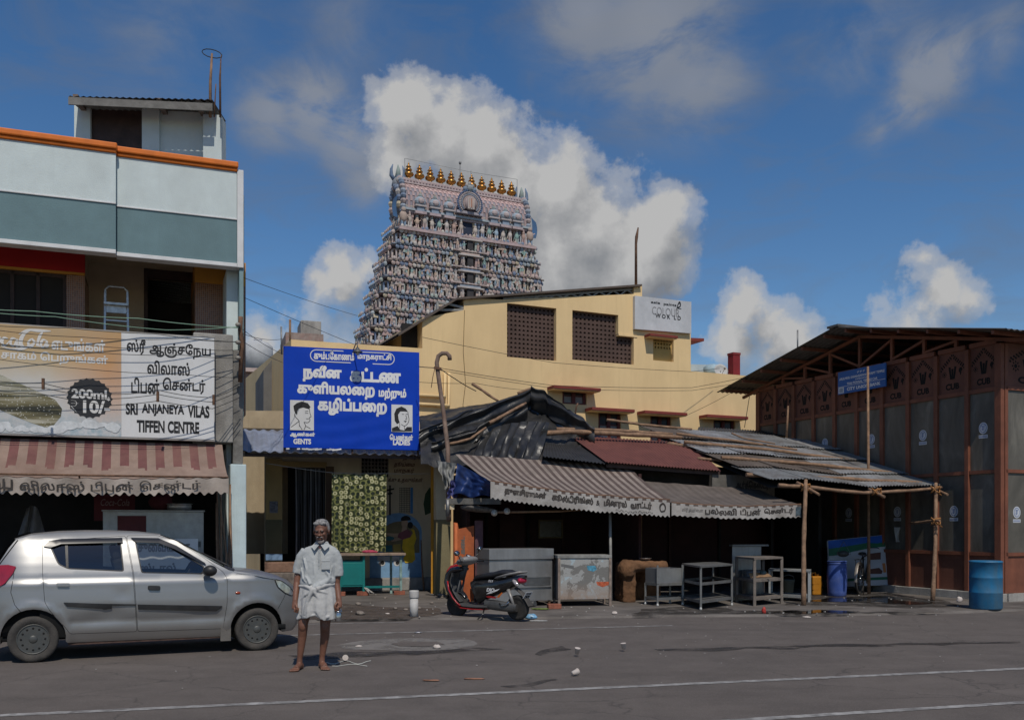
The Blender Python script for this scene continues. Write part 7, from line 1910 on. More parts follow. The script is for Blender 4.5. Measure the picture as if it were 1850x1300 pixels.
# mirror, lamps, indicator, wipers
m1 = MB(); m1.ell((.66,-.115,1.005),(.085,.07,.068),14,9,(0,0,-14)); m1.cbox((.63,-.02,.97),(.1,.12,.05),(0,0,-20)); m1.build('wing_mirror', carblk, car, sub=1)
m1 = MB(); m1.ell((.66, WD+.115,1.005),(.085,.07,.068),14,9); m1.cbox((.63, WD+.02,.97),(.1,.12,.05)); m1.build('wing_mirror', carblk, car)
lampl = [(1.47,.865),(1.56,.838),(1.66,.768),(1.735,.68),(1.70,.655),(1.60,.70),(1.51,.775)]
hl_m = mat('headlamp_lens', (.34,.36,.37),.08,.3,18,0, metal=.5, spec=.8, coat=.8)
for fr_ in (False, True): m1 = MB(); skin(m1,[lampl], off=-.010, step=.08, far=fr_); m1.build('headlight', hl_m, car)
m1 = MB(); lo2 = inset(rnd_poly(lampl, .02),-.012); skin(m1,[lo2, inset(lo2,.014)], off=-.006); m1.build('headlight_bezel', carblk, car)
tll = [(-1.70,1.06),(-1.60,1.10),(-1.49,1.105),(-1.41,1.085),(-1.44,1.01),(-1.52,.90),(-1.64,.82),(-1.73,.80)]
for fr_ in (False, True):
    m1 = MB(); skin(m1,[tll], off=-.014, step=.08, far=fr_); m1.build('tail_light', mat('tail_lens', (.28,.012,.02),.1,.15,8,0, spec=.7, coat=.6), car)
m1 = MB(); w = cw_(1.0,.72); m1.ell((1.0, w-.002,.722),(.032,.012,.018),12,6); m1.build('side_indicator', mat('amber_lens', (.28,.04,.012),.2,.1,4,0, coat=.5), car)
def tpt(u, z, t_, up=.02): w = cw_(u, z); return (u+.05, w+(WD-2*w)*t_, z+up)
m1 = MB(); m1.tube([tpt(.93,1.0,.22), tpt(.78,1.07,.30,.03), tpt(.62,1.16,.55,.03)],.009,5); m1.tube([tpt(.93,1.0,.5), tpt(.8,1.06,.55,.03), tpt(.62,1.16,.8,.03)],.009,5); m1.build('wiper', carblk, car)
# panel joints: bonnet edge, bumper, fuel flap drawn as real grooves is too fine; thin dark strips stand in the joints
def joint(pts, wid=.005):
    m = MB(); vs = []
    for i, (u, z) in enumerate(pts):
        d = Vector(pts[min(i+1, len(pts)-1)]) - Vector(pts[max(i-1,0)]); d.normalize(); nx, nz = -d.y*wid/2, d.x*wid/2
        vs += [(u+nx, cw_(u+nx, z+nz)-.0015, z+nz),(u-nx, cw_(u-nx, z-nz)-.0015, z-nz)]
    m.add(vs, [(2*i, 2*i+1,2*i+3,2*i+2) for i in range(len(pts)-1)]); return m.build('panel_joint', gapm, car)
def dense(pts, k=8): return [(a[0]+(b[0]-a[0])*j/k, a[1]+(b[1]-a[1])*j/k) for a, b in zip(pts, pts[1:]) for j in range(k)] + [pts[-1]]
joint(dense([(1.62,.70),(1.58,.62),(1.50,.50)])); joint(dense([(-1.43,1.01),(-1.46,.80),(-1.42,.66),(-1.36,.58)])); joint(dense([(1.0,.955),(1.2,.925),(1.48,.862)]),.006); joint(dense([(.888,.92),(.95,.95),(1.0,.955)]))
joint(dense([(-1.40,1.38),(-1.52,1.2),(-1.58,1.11)]),.012)
m1 = MB()
for cu_, r_ in ((1.237,.325),(-1.236,.335)):
    n = 24; a = [R(-10+200*i/n) for i in range(n+1)]
    vs = [(cu_+r_*math.cos(t_), cw_(cu_+r_*math.cos(t_),.27+r_*math.sin(t_))+.002,.27+r_*math.sin(t_)) for t_ in a] + [(cu_+r_*.99*math.cos(t_),.36,.27+r_*.99*math.sin(t_)) for t_ in a]
    m1.add(vs, [(i, i+1, n+2+i, n+1+i) for i in range(n)],0, True); m1.add([v for v in vs[n+1:]],[tuple(range(n+1))])
m1.build('wheel_arch', gapm, car)
# wheels
rub = mat('tyre_rubber', (.045,.042,.039),.9,.2,9,.3,60, dirt=(.11,.095,.08), dirt_amt=.6, ds=4)
rimm = mat('steel_rim', (.085,.09,.088),.5,.12,7,.1, metal=.4, dirt=(.10,.085,.07), dirt_amt=.5, ds=9)
TY = Matrix.Rotation(R(90),3, 'X')
def make_wheel(u, y, side):
    w = bpy.data.objects.new('wheel', None); COL.objects.link(w); w.parent = car; w.location = (u, y, .2625); w.rotation_euler = (0,0,0 if side < 0 else PI)
    RT = .2615
    MB().lathe([(.165,.0),(.185,.018),(.215,.028),(.24,.026),(.256,.012),(RT, -.012),(RT, -.03),(RT-.006,-.034),(RT-.006,-.044),(RT, -.048),(RT, -.1),(RT-.006,-.104),(RT-.006,-.114),(RT, -.118),(RT, -.13),(.25,-.148),(.2,-.15),(.165,-.13)],44, mat=TY).build('tyre', rub, w)
    m = MB(); m.lathe([(.168,.002),(.172,.010),(.160,.010),(.152,-.010),(.146,-.024),(.138,-.020),(.132,-.004),(.112,-.003),(.104,-.012),(.09,-.022),(.065,-.024),(.05,-.020),(.046,.002),(.032,.010),(.001,.011)],40, mat=TY); rm = m.build('rim', rimm, w)
    m = MB()
    for k in range(12):
        a = 2*PI*k/12; m.ell((.122*math.cos(a),.004,.122*math.sin(a)),(.0165,.010,.0165),10,6)
    m.build('rim_holes', gapm, rm)
    m = MB()
    for k in range(4):
        a = 2*PI*k/4+.4; m.lathe([(.012,0),(.012,.016),(.001,.017)],6,(.062*math.cos(a),.026,.062*math.sin(a)), TY)
    m.build('wheel_nuts', mat('rusty_nut', (.12,.07,.05),.7), rm)
for u in (-1.236,1.237):
    make_wheel(u, .045,-1); make_wheel(u, WD-.045,1)
# white lettered board behind the car, seen through its windows
o0 = FL.wld(FL.uz(295,1000,-.35)[0],-.35, PZ)
bd_ = thing('stall_board', 'white lettered stall board standing behind the silver car, seen through its windows', 'board', o0, R(21))
MB().box(-.55,.55,0,.03,.55,1.28).build('panel', whitep, bd_); lt = MB(); lt.text('சுவையான', -.4,.42,1.06,1.2,-.004,.04); lt.text('ஸ்டால்', -.38,.2,.72,.88,-.004,.04); lt.build('lettering', mat('grey_print2', (.2,.19,.18),.8), bd_)
for x in (-.5,.5): MB().box(x-.02, x+.02,.031,.06,0,1.2).build('leg', greymetal, bd_)
# ---------------------------------------------------------------- scooter
FSc = Fr(-.4238,15.461,-32.66,.02)
sc = thing('scooter', 'black and red motor scooter parked on its stand before the steel counter', 'scooter', fr=FSc)
sblk = mat('scooter_black', (.010,.010,.011),.22,.1,4,.02, spec=.6, coat=.5, dirt=(.05,.045,.04), dirt_amt=.25, ds=5)
smat_ = mat('scooter_matt_grey', (.05,.05,.05),.6,.15,8,.1)
sred = mat('scooter_red', (.33,.014,.016),.3,.08,4,.02, coat=.4)
sgrey = mat('scooter_grey', (.26,.25,.24),.45,.1,6,.05, metal=.3)
seatb = mat('scooter_seat', (.016,.016,.018),.42,.15,14,.15)
chrome = mat('chrome', (.5,.5,.5),.15,.05,4,0, metal=1)
def loft(mb, secs, n=18, mi=0, e=2.6, caps=True):
    """sections (u, z, half width across, half height in the side plane) swept along their own path"""
    vs = []
    for i, s in enumerate(secs):
        a, b = secs[max(i-1,0)], secs[min(i+1, len(secs)-1)]; d = Vector((b[0]-a[0], b[1]-a[1])).normalized(); nx, nz = -d.y, d.x
        y0 = s[4] if len(s) > 4 else 0
        for k in range(n):
            t_ = 2*PI*k/n; c, q = math.cos(t_), math.sin(t_)
            c = math.copysign(abs(c)**(2/e), c); q = math.copysign(abs(q)**(2/e), q)
            vs.append((s[0]+nx*s[3]*q, y0+s[2]*c, s[1]+nz*s[3]*q))
    m = len(secs)
    mb.add(vs, [(i*n+k, i*n+(k+1) % n, (i+1)*n+(k+1) % n, (i+1)*n+k) for i in range(m-1) for k in range(n)], mi, True)
    if caps: mb.add(vs[:n],[tuple(range(n))], mi); mb.add(vs[-n:],[tuple(range(n))], mi)
    return mb
def scwheel(u, r):
    w = bpy.data.objects.new('wheel', None); COL.objects.link(w); w.parent = sc; w.location = (u, 0, r)
    MB().lathe([(r-.075,.03),(r-.05,.045),(r-.02,.042),(r-.004,.026),(r, 0),(r-.004,-.026),(r-.02,-.042),(r-.05,-.045),(r-.075,-.03)],30, mat=TY).build('tyre', mat('scooter_tyre', (.022,.021,.02),.85,.2,12,.3,50, dirt=(.07,.06,.05), dirt_amt=.5, ds=6), w)
    m = MB(); m.lathe([(r-.074,.028),(r-.085,.03),(r-.092,.0),(r-.085,-.03),(r-.074,-.028)],26, mat=TY); m.lathe([(.03,.035),(.03,-.035)],12, mat=TY)
    for k in range(5):
        a = 2*PI*k/5; m.bar((.02*math.cos(a),0,.02*math.sin(a)),((r-.085)*math.cos(a),0,(r-.085)*math.sin(a)),.03,.03)
    m.build('rim', mat('bronze_rim', (.12,.075,.045),.45,.2,6,.1, metal=.5), w)
scwheel(-.585,.205); scwheel(.615,.205)
m = MB(); loft(m, [(-.42,.80,.10,.03),(-.52,.80,.13,.05),(-.62,.78,.15,.06),(-.69,.70,.17,.06),(-.705,.58,.19,.055),(-.66,.44,.19,.05),(-.58,.32,.18,.045),(-.48,.235,.17,.035),(-.42,.215,.165,.03)]); m.build('leg_shield', sblk, sc)
m = MB(); loft(m, [(-.60,.855,.05,.02),(-.66,.83,.085,.035),(-.715,.76,.10,.045),(-.745,.66,.09,.05),(-.74,.56,.05,.03)]); m.build('front_cowl', sred, sc)
m = MB(); loft(m, [(-.60,.74,.14,.012),(-.635,.58,.155,.014),(-.58,.44,.15,.014),(-.50,.33,.15,.012),(-.43,.26,.15,.01)]); m.build('inner_shield', smat_, sc)
m = MB(); loft(m, [(-.78,.30,.045,.012),(-.74,.39,.06,.015),(-.62,.435,.065,.016),(-.47,.40,.06,.014),(-.40,.33,.045,.012)]); m.build('front_fender', sblk, sc)
m = MB()
for s in (-1,1): m.tube([(-.49, s*.06,.62),(-.585, s*.062,.205)],.018,8)
m.build('front_fork', smat_, sc)
m = MB(); m.tube([(-.50,0,.62),(-.46,0,.76),(-.41,0,.90)],[.055,.06,.05],10); m.build('stem', smat_, sc)
# handlebar head with dial, grips, levers and mirrors
m = MB(); vs = []
for i in range(13):
    y = -.2+.4*i/12; k = math.sqrt(max(0.05,1-(y/.21)**2)); a, b = .05+.075*k, .03+.045*k
    for j in range(14):
        t_ = 2*PI*j/14; vs.append((-.385+a*math.cos(t_)*1.1, y, .935+b*math.sin(t_)+.03*math.cos(t_)))
m.add(vs, [(i*14+j, i*14+(j+1) % 14,(i+1)*14+(j+1) % 14,(i+1)*14+j) for i in range(12) for j in range(14)],0, True); m.add(vs[:14],[tuple(range(14))]); m.add(vs[-14:],[tuple(range(14))])
hd_ = m.build('handlebar_cover', sgrey, sc)
m = MB(); m.lathe([(.07,0),(.066,.008),(.001,.008)],20,(-.335,0,1.0), Euler((0, R(38),0)).to_matrix()); m.build('dial', sblk, hd_)
m = MB(); m.lathe([(.05,.0),(.001,.001)],20,(-.329,0,1.0075), Euler((0, R(38),0)).to_matrix()); m.build('dial_face', whitep, hd_)
for s in (-1,1):
    MB().tube([(-.36, s*.17,.93),(-.33, s*.26,.93),(-.30, s*.36,.925)],[.02,.019,.02],10).build('grip', seatb, sc)
    MB().tube([(-.41, s*.19,.915),(-.42, s*.27,.905),(-.37, s*.37,.895)],.009,6).build('brake_lever', chrome, sc)
    mr = MB(); mr.ell((-.36, s*.33,1.13 if s > 0 else 1.07),(.03,.066,.046),14,8,(0,-10,0)); mo = mr.build('mirror', sblk, sc)
    mr = MB(); mr.ell((-.336, s*.33,1.13 if s > 0 else 1.07),(.012,.056,.037),14,8,(0,-10,0)); mr.build('mirror_glass', chrome, mo)
    MB().tube([(-.36, s*.22,.94),(-.37, s*.27,1.04),(-.365, s*.325,1.10 if s > 0 else 1.05)],.007,6).build('mirror_stem', sblk, sc)
# floor, body, seat, tail
m = MB(); loft(m, [(-.48,.235,.165,.03),(-.35,.195,.17,.028),(-.1,.19,.17,.028),(.12,.2,.165,.03)]); m.build('floorboard', smat_, sc)
m = MB(); loft(m, [(-.50,.215,.16,.012),(-.42,.165,.165,.018),(-.2,.152,.165,.018),(.02,.155,.16,.016)]); m.build('floor_trim', sred, sc)
m = MB()
for y in (-.172,.172): m.tube([(-.655, y*1.05,.60),(-.63, y*1.08,.46),(-.55, y*1.06,.33),(-.47, y, .245),(-.4, y*.99,.20)],.013,6)
m.build('shield_trim', sred, sc)
m = MB(); loft(m, [(-.20,.42,.10,.20),(-.12,.46,.125,.20),(.05,.50,.15,.17),(.22,.53,.16,.135),(.42,.58,.155,.115),(.58,.64,.12,.085),(.70,.685,.08,.05),(.77,.71,.04,.02)],22); m.build('body_cover', sblk, sc)
m = MB(); loft(m, [(-.2,.62,.09,.03),(-.13,.675,.125,.042),(.06,.705,.145,.05),(.2,.72,.15,.052),(.34,.755,.145,.055),(.47,.762,.125,.05),(.57,.75,.09,.03)]); m.build('seat', seatb, sc)
m = MB()
m.tube([(.30,-.155,.68),(.50,-.15,.735),(.70,-.11,.775),(.78,0,.78),(.70,.11,.775),(.50,.15,.735),(.30,.155,.68)],.016,8, flat=1.4); m.build('grab_rail', sgrey, sc)
m = MB(); m.ell((.70,0,.645),(.06,.115,.055),14,9,(0,35,0)); m.build('tail_light', mat('scooter_tail_lens', (.30,.006,.03),.12,.1,8,0, coat=.6), sc)
for s in (-1,1): MB().ell((.635, s*.105,.61),(.085,.035,.035),12,8,(0,38, s*12)).build('rear_indicator', mat('clear_lens', (.42,.38,.38),.1,.15,9,0, metal=.3, coat=.5), sc)
m = MB(); loft(m, [(.58,.52,.05,.02),(.70,.44,.065,.016),(.80,.33,.075,.012),(.86,.24,.08,.008)]); m.build('rear_mudguard', mat('dusty_black_plastic', (.06,.055,.05),.7,.2,8,.1), sc)
pl_ = MB(); rx = Euler((0, R(32),0)).to_matrix()
def pp(x, y, z): return Vector((.775,0,.43)) + rx @ Vector((x, y, z))
pl_.prism([(-.10,-.06),(.10,-.06),(.10,.06),(-.10,.06)], lambda a, b: pp(.03, a, b), rx @ Vector((.004,0,0))); po = pl_.build('number_plate', whitep, sc)
lt = MB(); lt.text('TN 68', -.07,.07,.01,.048,0,.05, fn=lambda x, z: pp(.036, x, z)); lt.text('7878', -.075,.075,-.05,-.004,0,.06, fn=lambda x, z: pp(.036, x, z)); lt.build('lettering', blackp, po)
m = MB(); loft(m, [(.05,.25,.05,.07,-.09),(.2,.24,.055,.085,-.1),(.4,.225,.055,.08,-.105),(.56,.21,.05,.075,-.105),(.66,.205,.045,.06,-.10)]); m.build('engine_case', mat('engine_grey', (.10,.10,.098),.5,.2,8,.15, metal=.4, dirt=(.06,.05,.04), dirt_amt=.6), sc)
MB().tube([(.36,-.155,.27),(.42,-.17,.24),(.50,-.17,.255),(.56,-.175,.31)],.012,6).build('kick_lever', chrome, sc)
MB().tube([(.62,-.115,.22),(.50,-.11,.50)],[.022,.03],8).build('shock_absorber', sgrey, sc); MB().tube([(.2,.12,.2),(.45,.14,.2),(.85,.15,.27)],[.03,.045,.05],10).build('exhaust', smat_, sc)
MB().tube([(.02,-.08,.17),(.03,-.14,.08),(-.02,-.22,-.0)],.011,6).build('side_stand', sblk, sc)
# side graphics lying on the body cover
def dec(pts, m_, y=-.163, nm='graphic'):
    q = MB(); lp = [FSc.uz(800+a*.1231,970+b*.1231,-.16) for a, b in pts]; lp = [(a, b-.02) for a, b in lp]
    def f(a, b):
        return (a, y-.004+.12*max(0, a-.33)**1.2+.25*max(0, abs(b-.52)-.09)**1.3, b)
    L = lp if _area(lp) > 0 else lp[::-1]; q.prism(L, f, (0,.004,0)); return q.build(nm, m_, sc)
dec([(640,815),(700,775),(840,735),(800,765),(720,800)], whitep); dec([(630,850),(680,838),(790,858),(770,880),(660,868)], sred); dec([(790,858),(860,790),(880,795),(820,870)], mat('orange_graphic', (.5,.12,.02),.4))
lt = MB(); lt.text('DIO', .12,.27,.455,.515,-.172,.05, slant=.25); lt.build('lettering', whitep, sc)
lt = MB(); lt.text('DLX', .15,.24,.61,.645,-.158,.03, slant=.2); lt.build('lettering', whitep, sc)
# ---------------------------------------------------------------- the man in the road
man = thing('person', 'barefoot grey-haired man in a pale short-sleeved shirt and folded white wrap standing in the road', 'person', G(572,1210))
def skin_fn(t, co, c, b):
    n = t.noise(co, 14,4,.6); return t.mix(t.math('MULTIPLY', t.ramp(n.outputs[0],[(.4,0),(.7,1)]),.35), c, (.15,.075,.05))
skinm = mat('brown_skin', (.17,.076,.048),.48,.15,5,.12,90, fn=skin_fn, spec=.45)
def X(px): return (px-572)*.00592
def Z(py): return (1210-py)*.00592
b = MB()
def limb(pts, rs, n=12): b.tube(pts, rs, n)
# legs
limb([(-.09,.06,.86),(-.122,.05,.66),(-.148,.015,.50),(-.150,.02,.455),(-.162,.045,.36),(-.178,.055,.24),(-.192,.055,.12),(-.196,.055,.06)],[.085,.070,.054,.052,.047,.040,.029,.033])
limb([(.09,.10,.86),(.085,.10,.66),(.075,.085,.49),(.072,.09,.445),(.064,.125,.35),(.046,.14,.24),(.03,.145,.12),(.026,.145,.06)],[.085,.072,.056,.053,.050,.041,.030,.033])
b.ell((-.148,-.012,.475),(.040,.03,.06)); b.ell((.074,.055,.465),(.042,.03,.06))
def foot(x, y, yaw):
    c, s = math.cos(R(yaw)), math.sin(R(yaw)); T = lambda a, d, z: (x + c*a + s*d, y - s*0 + (s*a - c*d)*1.0, z)
    b.tube([T(0,-.05,.035), T(0,.0,.042), T(.002,.06,.036), T(.0,.12,.026)],[.034,.038,.040,.034],12, flat=.85)
    b.ell(T(0,-.045,.03),(.034,.036,.032))
    for i, (dx, L, r_) in enumerate(((.030,.19,.0155),(.009,.188,.0115),(-.009,.180,.011),(-.025,.170,.0105),(-.039,.156,.0105))):
        dx = dx if yaw >= 0 else -dx
        b.tube([T(dx*.8,.10,.022), T(dx, L-.025,.017), T(dx*1.05, L-.004,.0125)],[r_*1.1, r_, r_*.8],8); b.ell(T(dx*1.05, L-.002,.012),(r_*.85,)*3,8,6)
foot(-.196,.055,-8); foot(.03,.145,24)
# trunk, neck, arms
b.tube([(.02,.08,.80),(.02,.075,.95),(.02,.07,1.10),(.025,.07,1.22),(.03,.07,1.30)],[.12,.11,.10,.095,.06],16)
limb([(.035,.065,1.26),(.045,.045,1.36),(.05,.03,1.42)],[.07,.052,.052])
limb([(-.13,.075,1.24),(-.19,.08,1.16),(-.215,.085,1.03),(-.226,.07,.93),(-.226,.025,.83),(-.226,-.01,.74)],[.044,.043,.040,.037,.033,.030])
limb([(.165,.075,1.23),(.2,.085,1.15),(.205,.09,1.02),(.197,.085,.92),(.218,.055,.83),(.235,.022,.75)],[.044,.043,.040,.037,.033,.030])
def fist(x, y, z, s, grip=False):
    """hanging hand: palm, four curled fingers of unequal length, thumb from the side of the palm"""
    b.tube([(x, y, z+.05),(x, y-.004, z+.0),(x, y-.008, z-.035)],[.027,.036,.034],12, flat=.62)
    for i, (dy, L) in enumerate(((-.033,.044),(-.011,.050),(.011,.046),(.031,.036))):
        yy = y-.006+dy; x0 = x - s*.006
        b.tube([(x0, yy, z-.028),(x0+s*.004, yy, z-.045-L*.35),(x0-s*.020, yy, z-.052-L*.45),(x0-s*.036, yy, z-.032-L*.2),(x0-s*.034, yy, z-.018)],[.0105,.0105,.0098,.009,.008],8)
    b.tube([(x-s*.016, y-.032, z+.022),(x-s*.030, y-.052, z-.006),(x-s*.030, y-.050, z-.036),(x-s*.024, y-.040, z-.052)],[.013,.0125,.0115,.009],8)
fist(-.226,-.02,.69,-1); fist(.237,.012,.705,1)
# head, tilted down a little
HC = Vector((.052,.0,1.485)); HR = Euler((R(8),0, R(-3))).to_matrix()
def H(x, y, z): return HC + HR @ Vector((x, y, z))
def he(c, r, rot=(0,0,0)):
    q = MB(); q.ell((0,0,0), r, 16,12); E_ = Euler([R(a) for a in rot]).to_matrix()
    b.add([H(*c) + HR @ (E_ @ Vector(v)) for v in q.v], q.f, 0, True)
he((0,.012,.035),(.076,.094,.092)); he((0,-.018,-.035),(.061,.070,.085)); he((0,-.040,-.100),(.034,.032,.028)); he((0,.02,-.05),(.056,.07,.07))
he((0,-.078,.022),(.052,.018,.013)); he((-.038,-.066,-.022),(.021,.018,.016)); he((.038,-.066,-.022),(.021,.018,.016))
he((0,-.088,-.012),(.0095,.016,.030),(18,0,0)); he((0,-.101,-.030),(.0155,.0145,.0115)); he((-.012,-.092,-.034),(.009,.010,.008)); he((.012,-.092,-.034),(.009,.010,.008))
he((0,-.078,-.066),(.024,.016,.0085)); he((0,-.078,-.078),(.021,.015,.008))
for s in (-1,1): he((s*.077,.012,-.008),(.009,.022,.034),(0,0, s*14)); he((s*.081,.004,-.002),(.006,.017,.026),(0,0, s*18))
bo_ = b.build('body', skinm, man)
md = bo_.modifiers.new('join', 'REMESH'); md.mode = 'VOXEL'; md.voxel_size = .0058; md.use_smooth_shade = True
md = bo_.modifiers.new('soft', 'SMOOTH'); md.factor = .5; md.iterations = 2
# eyes, brows, moustache, stubble, hair
eye = MB()
for s in (-1,1):
    q = MB(); q.ell((0,0,0),(.009,.005,.003),12,8); eye.add([H(s*.030,-.0795,-.002) + HR @ Vector(v) for v in q.v], q.f, 0, True)
eye.build('eyes', mat('eye_dark', (.03,.025,.022),.2,0,4,0), man)
hm = mat('grey_hair', (.24,.232,.228),.85,.35,60,.6,160); wm = mat('white_stubble', (.25,.22,.205),.9,.35,90,.4,160)
def hshape(name, blobs, m, vox=.005):
    q = MB()
    for c, r in blobs:
        e = MB(); e.ell((0,0,0), r, 12,8); q.add([H(*c) + HR @ Vector(v) for v in e.v], e.f, 0, True)
    o = q.build(name, m, man); md = o.modifiers.new('join', 'REMESH'); md.mode = 'VOXEL'; md.voxel_size = vox; md.use_smooth_shade = True
    tx = bpy.data.textures.get('tuft') or bpy.data.textures.new('tuft', 'CLOUDS'); tx.noise_scale = .018
    d = o.modifiers.new('tufts', 'DISPLACE'); d.texture = tx; d.strength = .008; d.mid_level = .5; return o
hshape('hair', [((0,.024,.056),(.080,.094,.074)),((-.03,-.048,.088),(.045,.03,.022)),((.02,-.048,.09),(.05,.03,.022)),((0,.07,.01),(.074,.052,.075)),((-.073,.022,.022),(.012,.035,.045)),((.073,.022,.022),(.012,.035,.045)),((0,0,.108),(.06,.07,.022))], hm)
hshape('moustache', [((-.016,-.0885,-.052),(.017,.009,.006)),((.016,-.0885,-.052),(.017,.009,.006)),((-.030,-.079,-.058),(.008,.007,.006)),((.030,-.079,-.058),(.008,.007,.006))], wm, .004)
hshape('beard', [((0,-.066,-.107),(.032,.018,.020)),((-.026,-.052,-.100),(.014,.02,.016)),((.026,-.052,-.100),(.014,.02,.016)),((0,-.078,-.088),(.010,.008,.006))], wm, .004)
hshape('eyebrows', [((-.030,-.0925,.018),(.015,.004,.003)),((.030,-.0925,.018),(.015,.004,.003))], hm, .003)
# shirt
tx1 = bpy.data.textures.new('cloth_folds', 'CLOUDS'); tx1.noise_scale = .09; tx1.noise_depth = 2
tx3 = bpy.data.textures.new('cloth_creases', 'CLOUDS'); tx3.noise_scale = .03; tx3.noise_depth = 1
def cloth_mods(o, vox, strength, it=3):
    md = o.modifiers.new('join', 'REMESH'); md.mode = 'VOXEL'; md.voxel_size = vox; md.use_smooth_shade = True
    md = o.modifiers.new('soft', 'SMOOTH'); md.factor = .5; md.iterations = it
    d = o.modifiers.new('folds', 'DISPLACE'); d.texture = tx1; d.strength = strength; d.mid_level = .5
    d = o.modifiers.new('creases', 'DISPLACE'); d.texture = tx3; d.strength = strength*.28; d.mid_level = .5
def rings(mb, secs, n=40, amp=0.0, lobes=9, ph=0.0, cap=True):
    vs = []
    for i, (cx, cy, z, rx, ry) in enumerate(secs):
        for k in range(n):
            t_ = 2*PI*k/n; f = 1 + amp*math.sin(lobes*t_+ph+i*.7)*(i/len(secs))
            vs.append((cx+rx*f*math.cos(t_), cy+ry*f*math.sin(t_), z))
    m_ = len(secs); mb.add(vs, [(i*n+k, i*n+(k+1) % n, (i+1)*n+(k+1) % n, (i+1)*n+k) for i in range(m_-1) for k in range(n)],0, True)
    if cap: mb.add(vs[:n],[tuple(range(n))]); mb.add(vs[-n:],[tuple(range(n))])
shirt_m = mat('pale_shirt', (.385,.40,.40),.9,.06,5,.2,200)
dhoti_m = mat('white_wrap', (.45,.445,.435),.9,.06,5,.2,160, dirt=(.34,.33,.31), dirt_amt=.4, ds=5)
s_ = MB()
rings(s_, [(.042,.055,1.355,.062,.060),(.04,.06,1.335,.095,.072),(.028,.068,1.305,.165,.092),(.022,.072,1.265,.198,.108),(.018,.072,1.20,.198,.125),(.012,.070,1.10,.19,.135),(.006,.068,1.0,.188,.142),(.0,.066,.93,.192,.15),(-.002,.066,.885,.185,.142)],44,.02,7)
s_.tube([(-.125,.072,1.268),(-.178,.078,1.2),(-.208,.082,1.10),(-.220,.082,1.03)],[.062,.063,.060,.060],18); s_.tube([(.165,.072,1.255),(.198,.082,1.19),(.208,.085,1.09),(.210,.085,1.0)],[.062,.063,.061,.062],18)
s_.tube([(.15,-.02,.97),(.06,-.075,.915),(-.02,-.085,.88)],[.03,.036,.03],10); s_.ell((.13,.02,.955),(.07,.07,.06)); s_.tube([(.10,-.05,1.08),(.15,-.04,.99),(.10,-.07,.93)],[.014,.022,.018],8); s_.tube([(-.10,-.06,1.0),(-.05,-.085,.92)],[.012,.018],8)
for q_ in ([(-.14,-.025,1.22),(-.10,-.052,1.08),(-.12,-.06,.95)],[(-.02,-.058,1.16),(.0,-.07,1.02),(-.05,-.075,.92)],[(.10,-.045,1.02),(.05,-.07,.96),(-.02,-.08,.90)],[(.17,.0,1.12),(.14,-.035,1.0),(.06,-.07,.92)],[(-.17,.0,1.1),(-.14,-.04,.98),(-.06,-.075,.90)]): s_.tube(q_, [.007,.012,.009],8)
sh_ = s_.build('shirt', shirt_m, man); cloth_mods(sh_, .0075,.013,5)
c_ = MB()
for s in (-1,1):
    cx = .047; c_.add([(cx+s*.055,.03,1.372),(cx+s*.012,-.052,1.335),(cx+s*.052,-.066,1.282),(cx+s*.092,-.028,1.318),(cx+s*.078,.03,1.345)],[(0,1,2,3,4)]); c_.add([(cx+s*.055,.03,1.378),(cx+s*.010,-.060,1.339),(cx+s*.054,-.078,1.281),(cx+s*.097,-.034,1.322),(cx+s*.08,.03,1.352)],[(0,1,2,3,4)])
c_.tube([(.047+.058*math.cos(a),.045+.058*math.sin(a),1.362) for a in [R(-50+280*k/12) for k in range(13)]],.013,8); c_.build('collar', shirt_m, man)
m = MB(); m.cbox((.112,-.070,1.13),(.09,.006,.10),(0,0,10)); m.cbox((.112,-.0735,1.172),(.092,.006,.014),(0,0,10)); m.build('pocket', shirt_m, man, bevel=.002)
m = MB(); m.cbox((.042,-.068,1.19),(.026,.006,.20),(4,0,0)); m.build('placket', shirt_m, man); m = MB()
for z in (1.255,1.185,1.115): m.ell((.042,-.074-(.012 if z < 1.2 else 0), z),(.005,.003,.005),8,6)
m.build('buttons', mat('shirt_button', (.2,.2,.2),.4), man)
m = MB(); m.tube([(.047-.03,-.025,1.345),(.047,-.045,1.30),(.047+.03,-.025,1.345)],.003,5); m.build('thread', mat('thread', (.3,.05,.04),.8), man)
# folded wrap knotted at the front
d_ = MB()
hem = lambda t_: .555 + .02*math.sin(3*t_+.6) + .012*math.sin(7*t_)
n = 60; vs = []; zs_ = [(.915,.180,.140),(.86,.188,.15),(.80,.198,.160),(.72,.208,.168),(.64,.214,.172),(0,.212,.168)]
for i, (z, rx, ry) in enumerate(zs_):
    for k in range(n):
        t_ = 2*PI*k/n; f = 1 + (.055*math.sin(9*t_+.5)+.045*math.sin(16*t_))*(i/5)**.8
        zz = z if z else hem(t_) + (.05*math.exp(-((t_-4.75)/.16)**2))
        vs.append((.002+rx*1.04*f*math.cos(t_),.068+ry*1.1*f*math.sin(t_), zz))
d_.add(vs, [(i*n+k, i*n+(k+1) % n, (i+1)*n+(k+1) % n, (i+1)*n+k) for i in range(5) for k in range(n)],0, True); d_.add(vs[:n],[tuple(range(n))]); d_.add(vs[-n:],[tuple(range(n))])
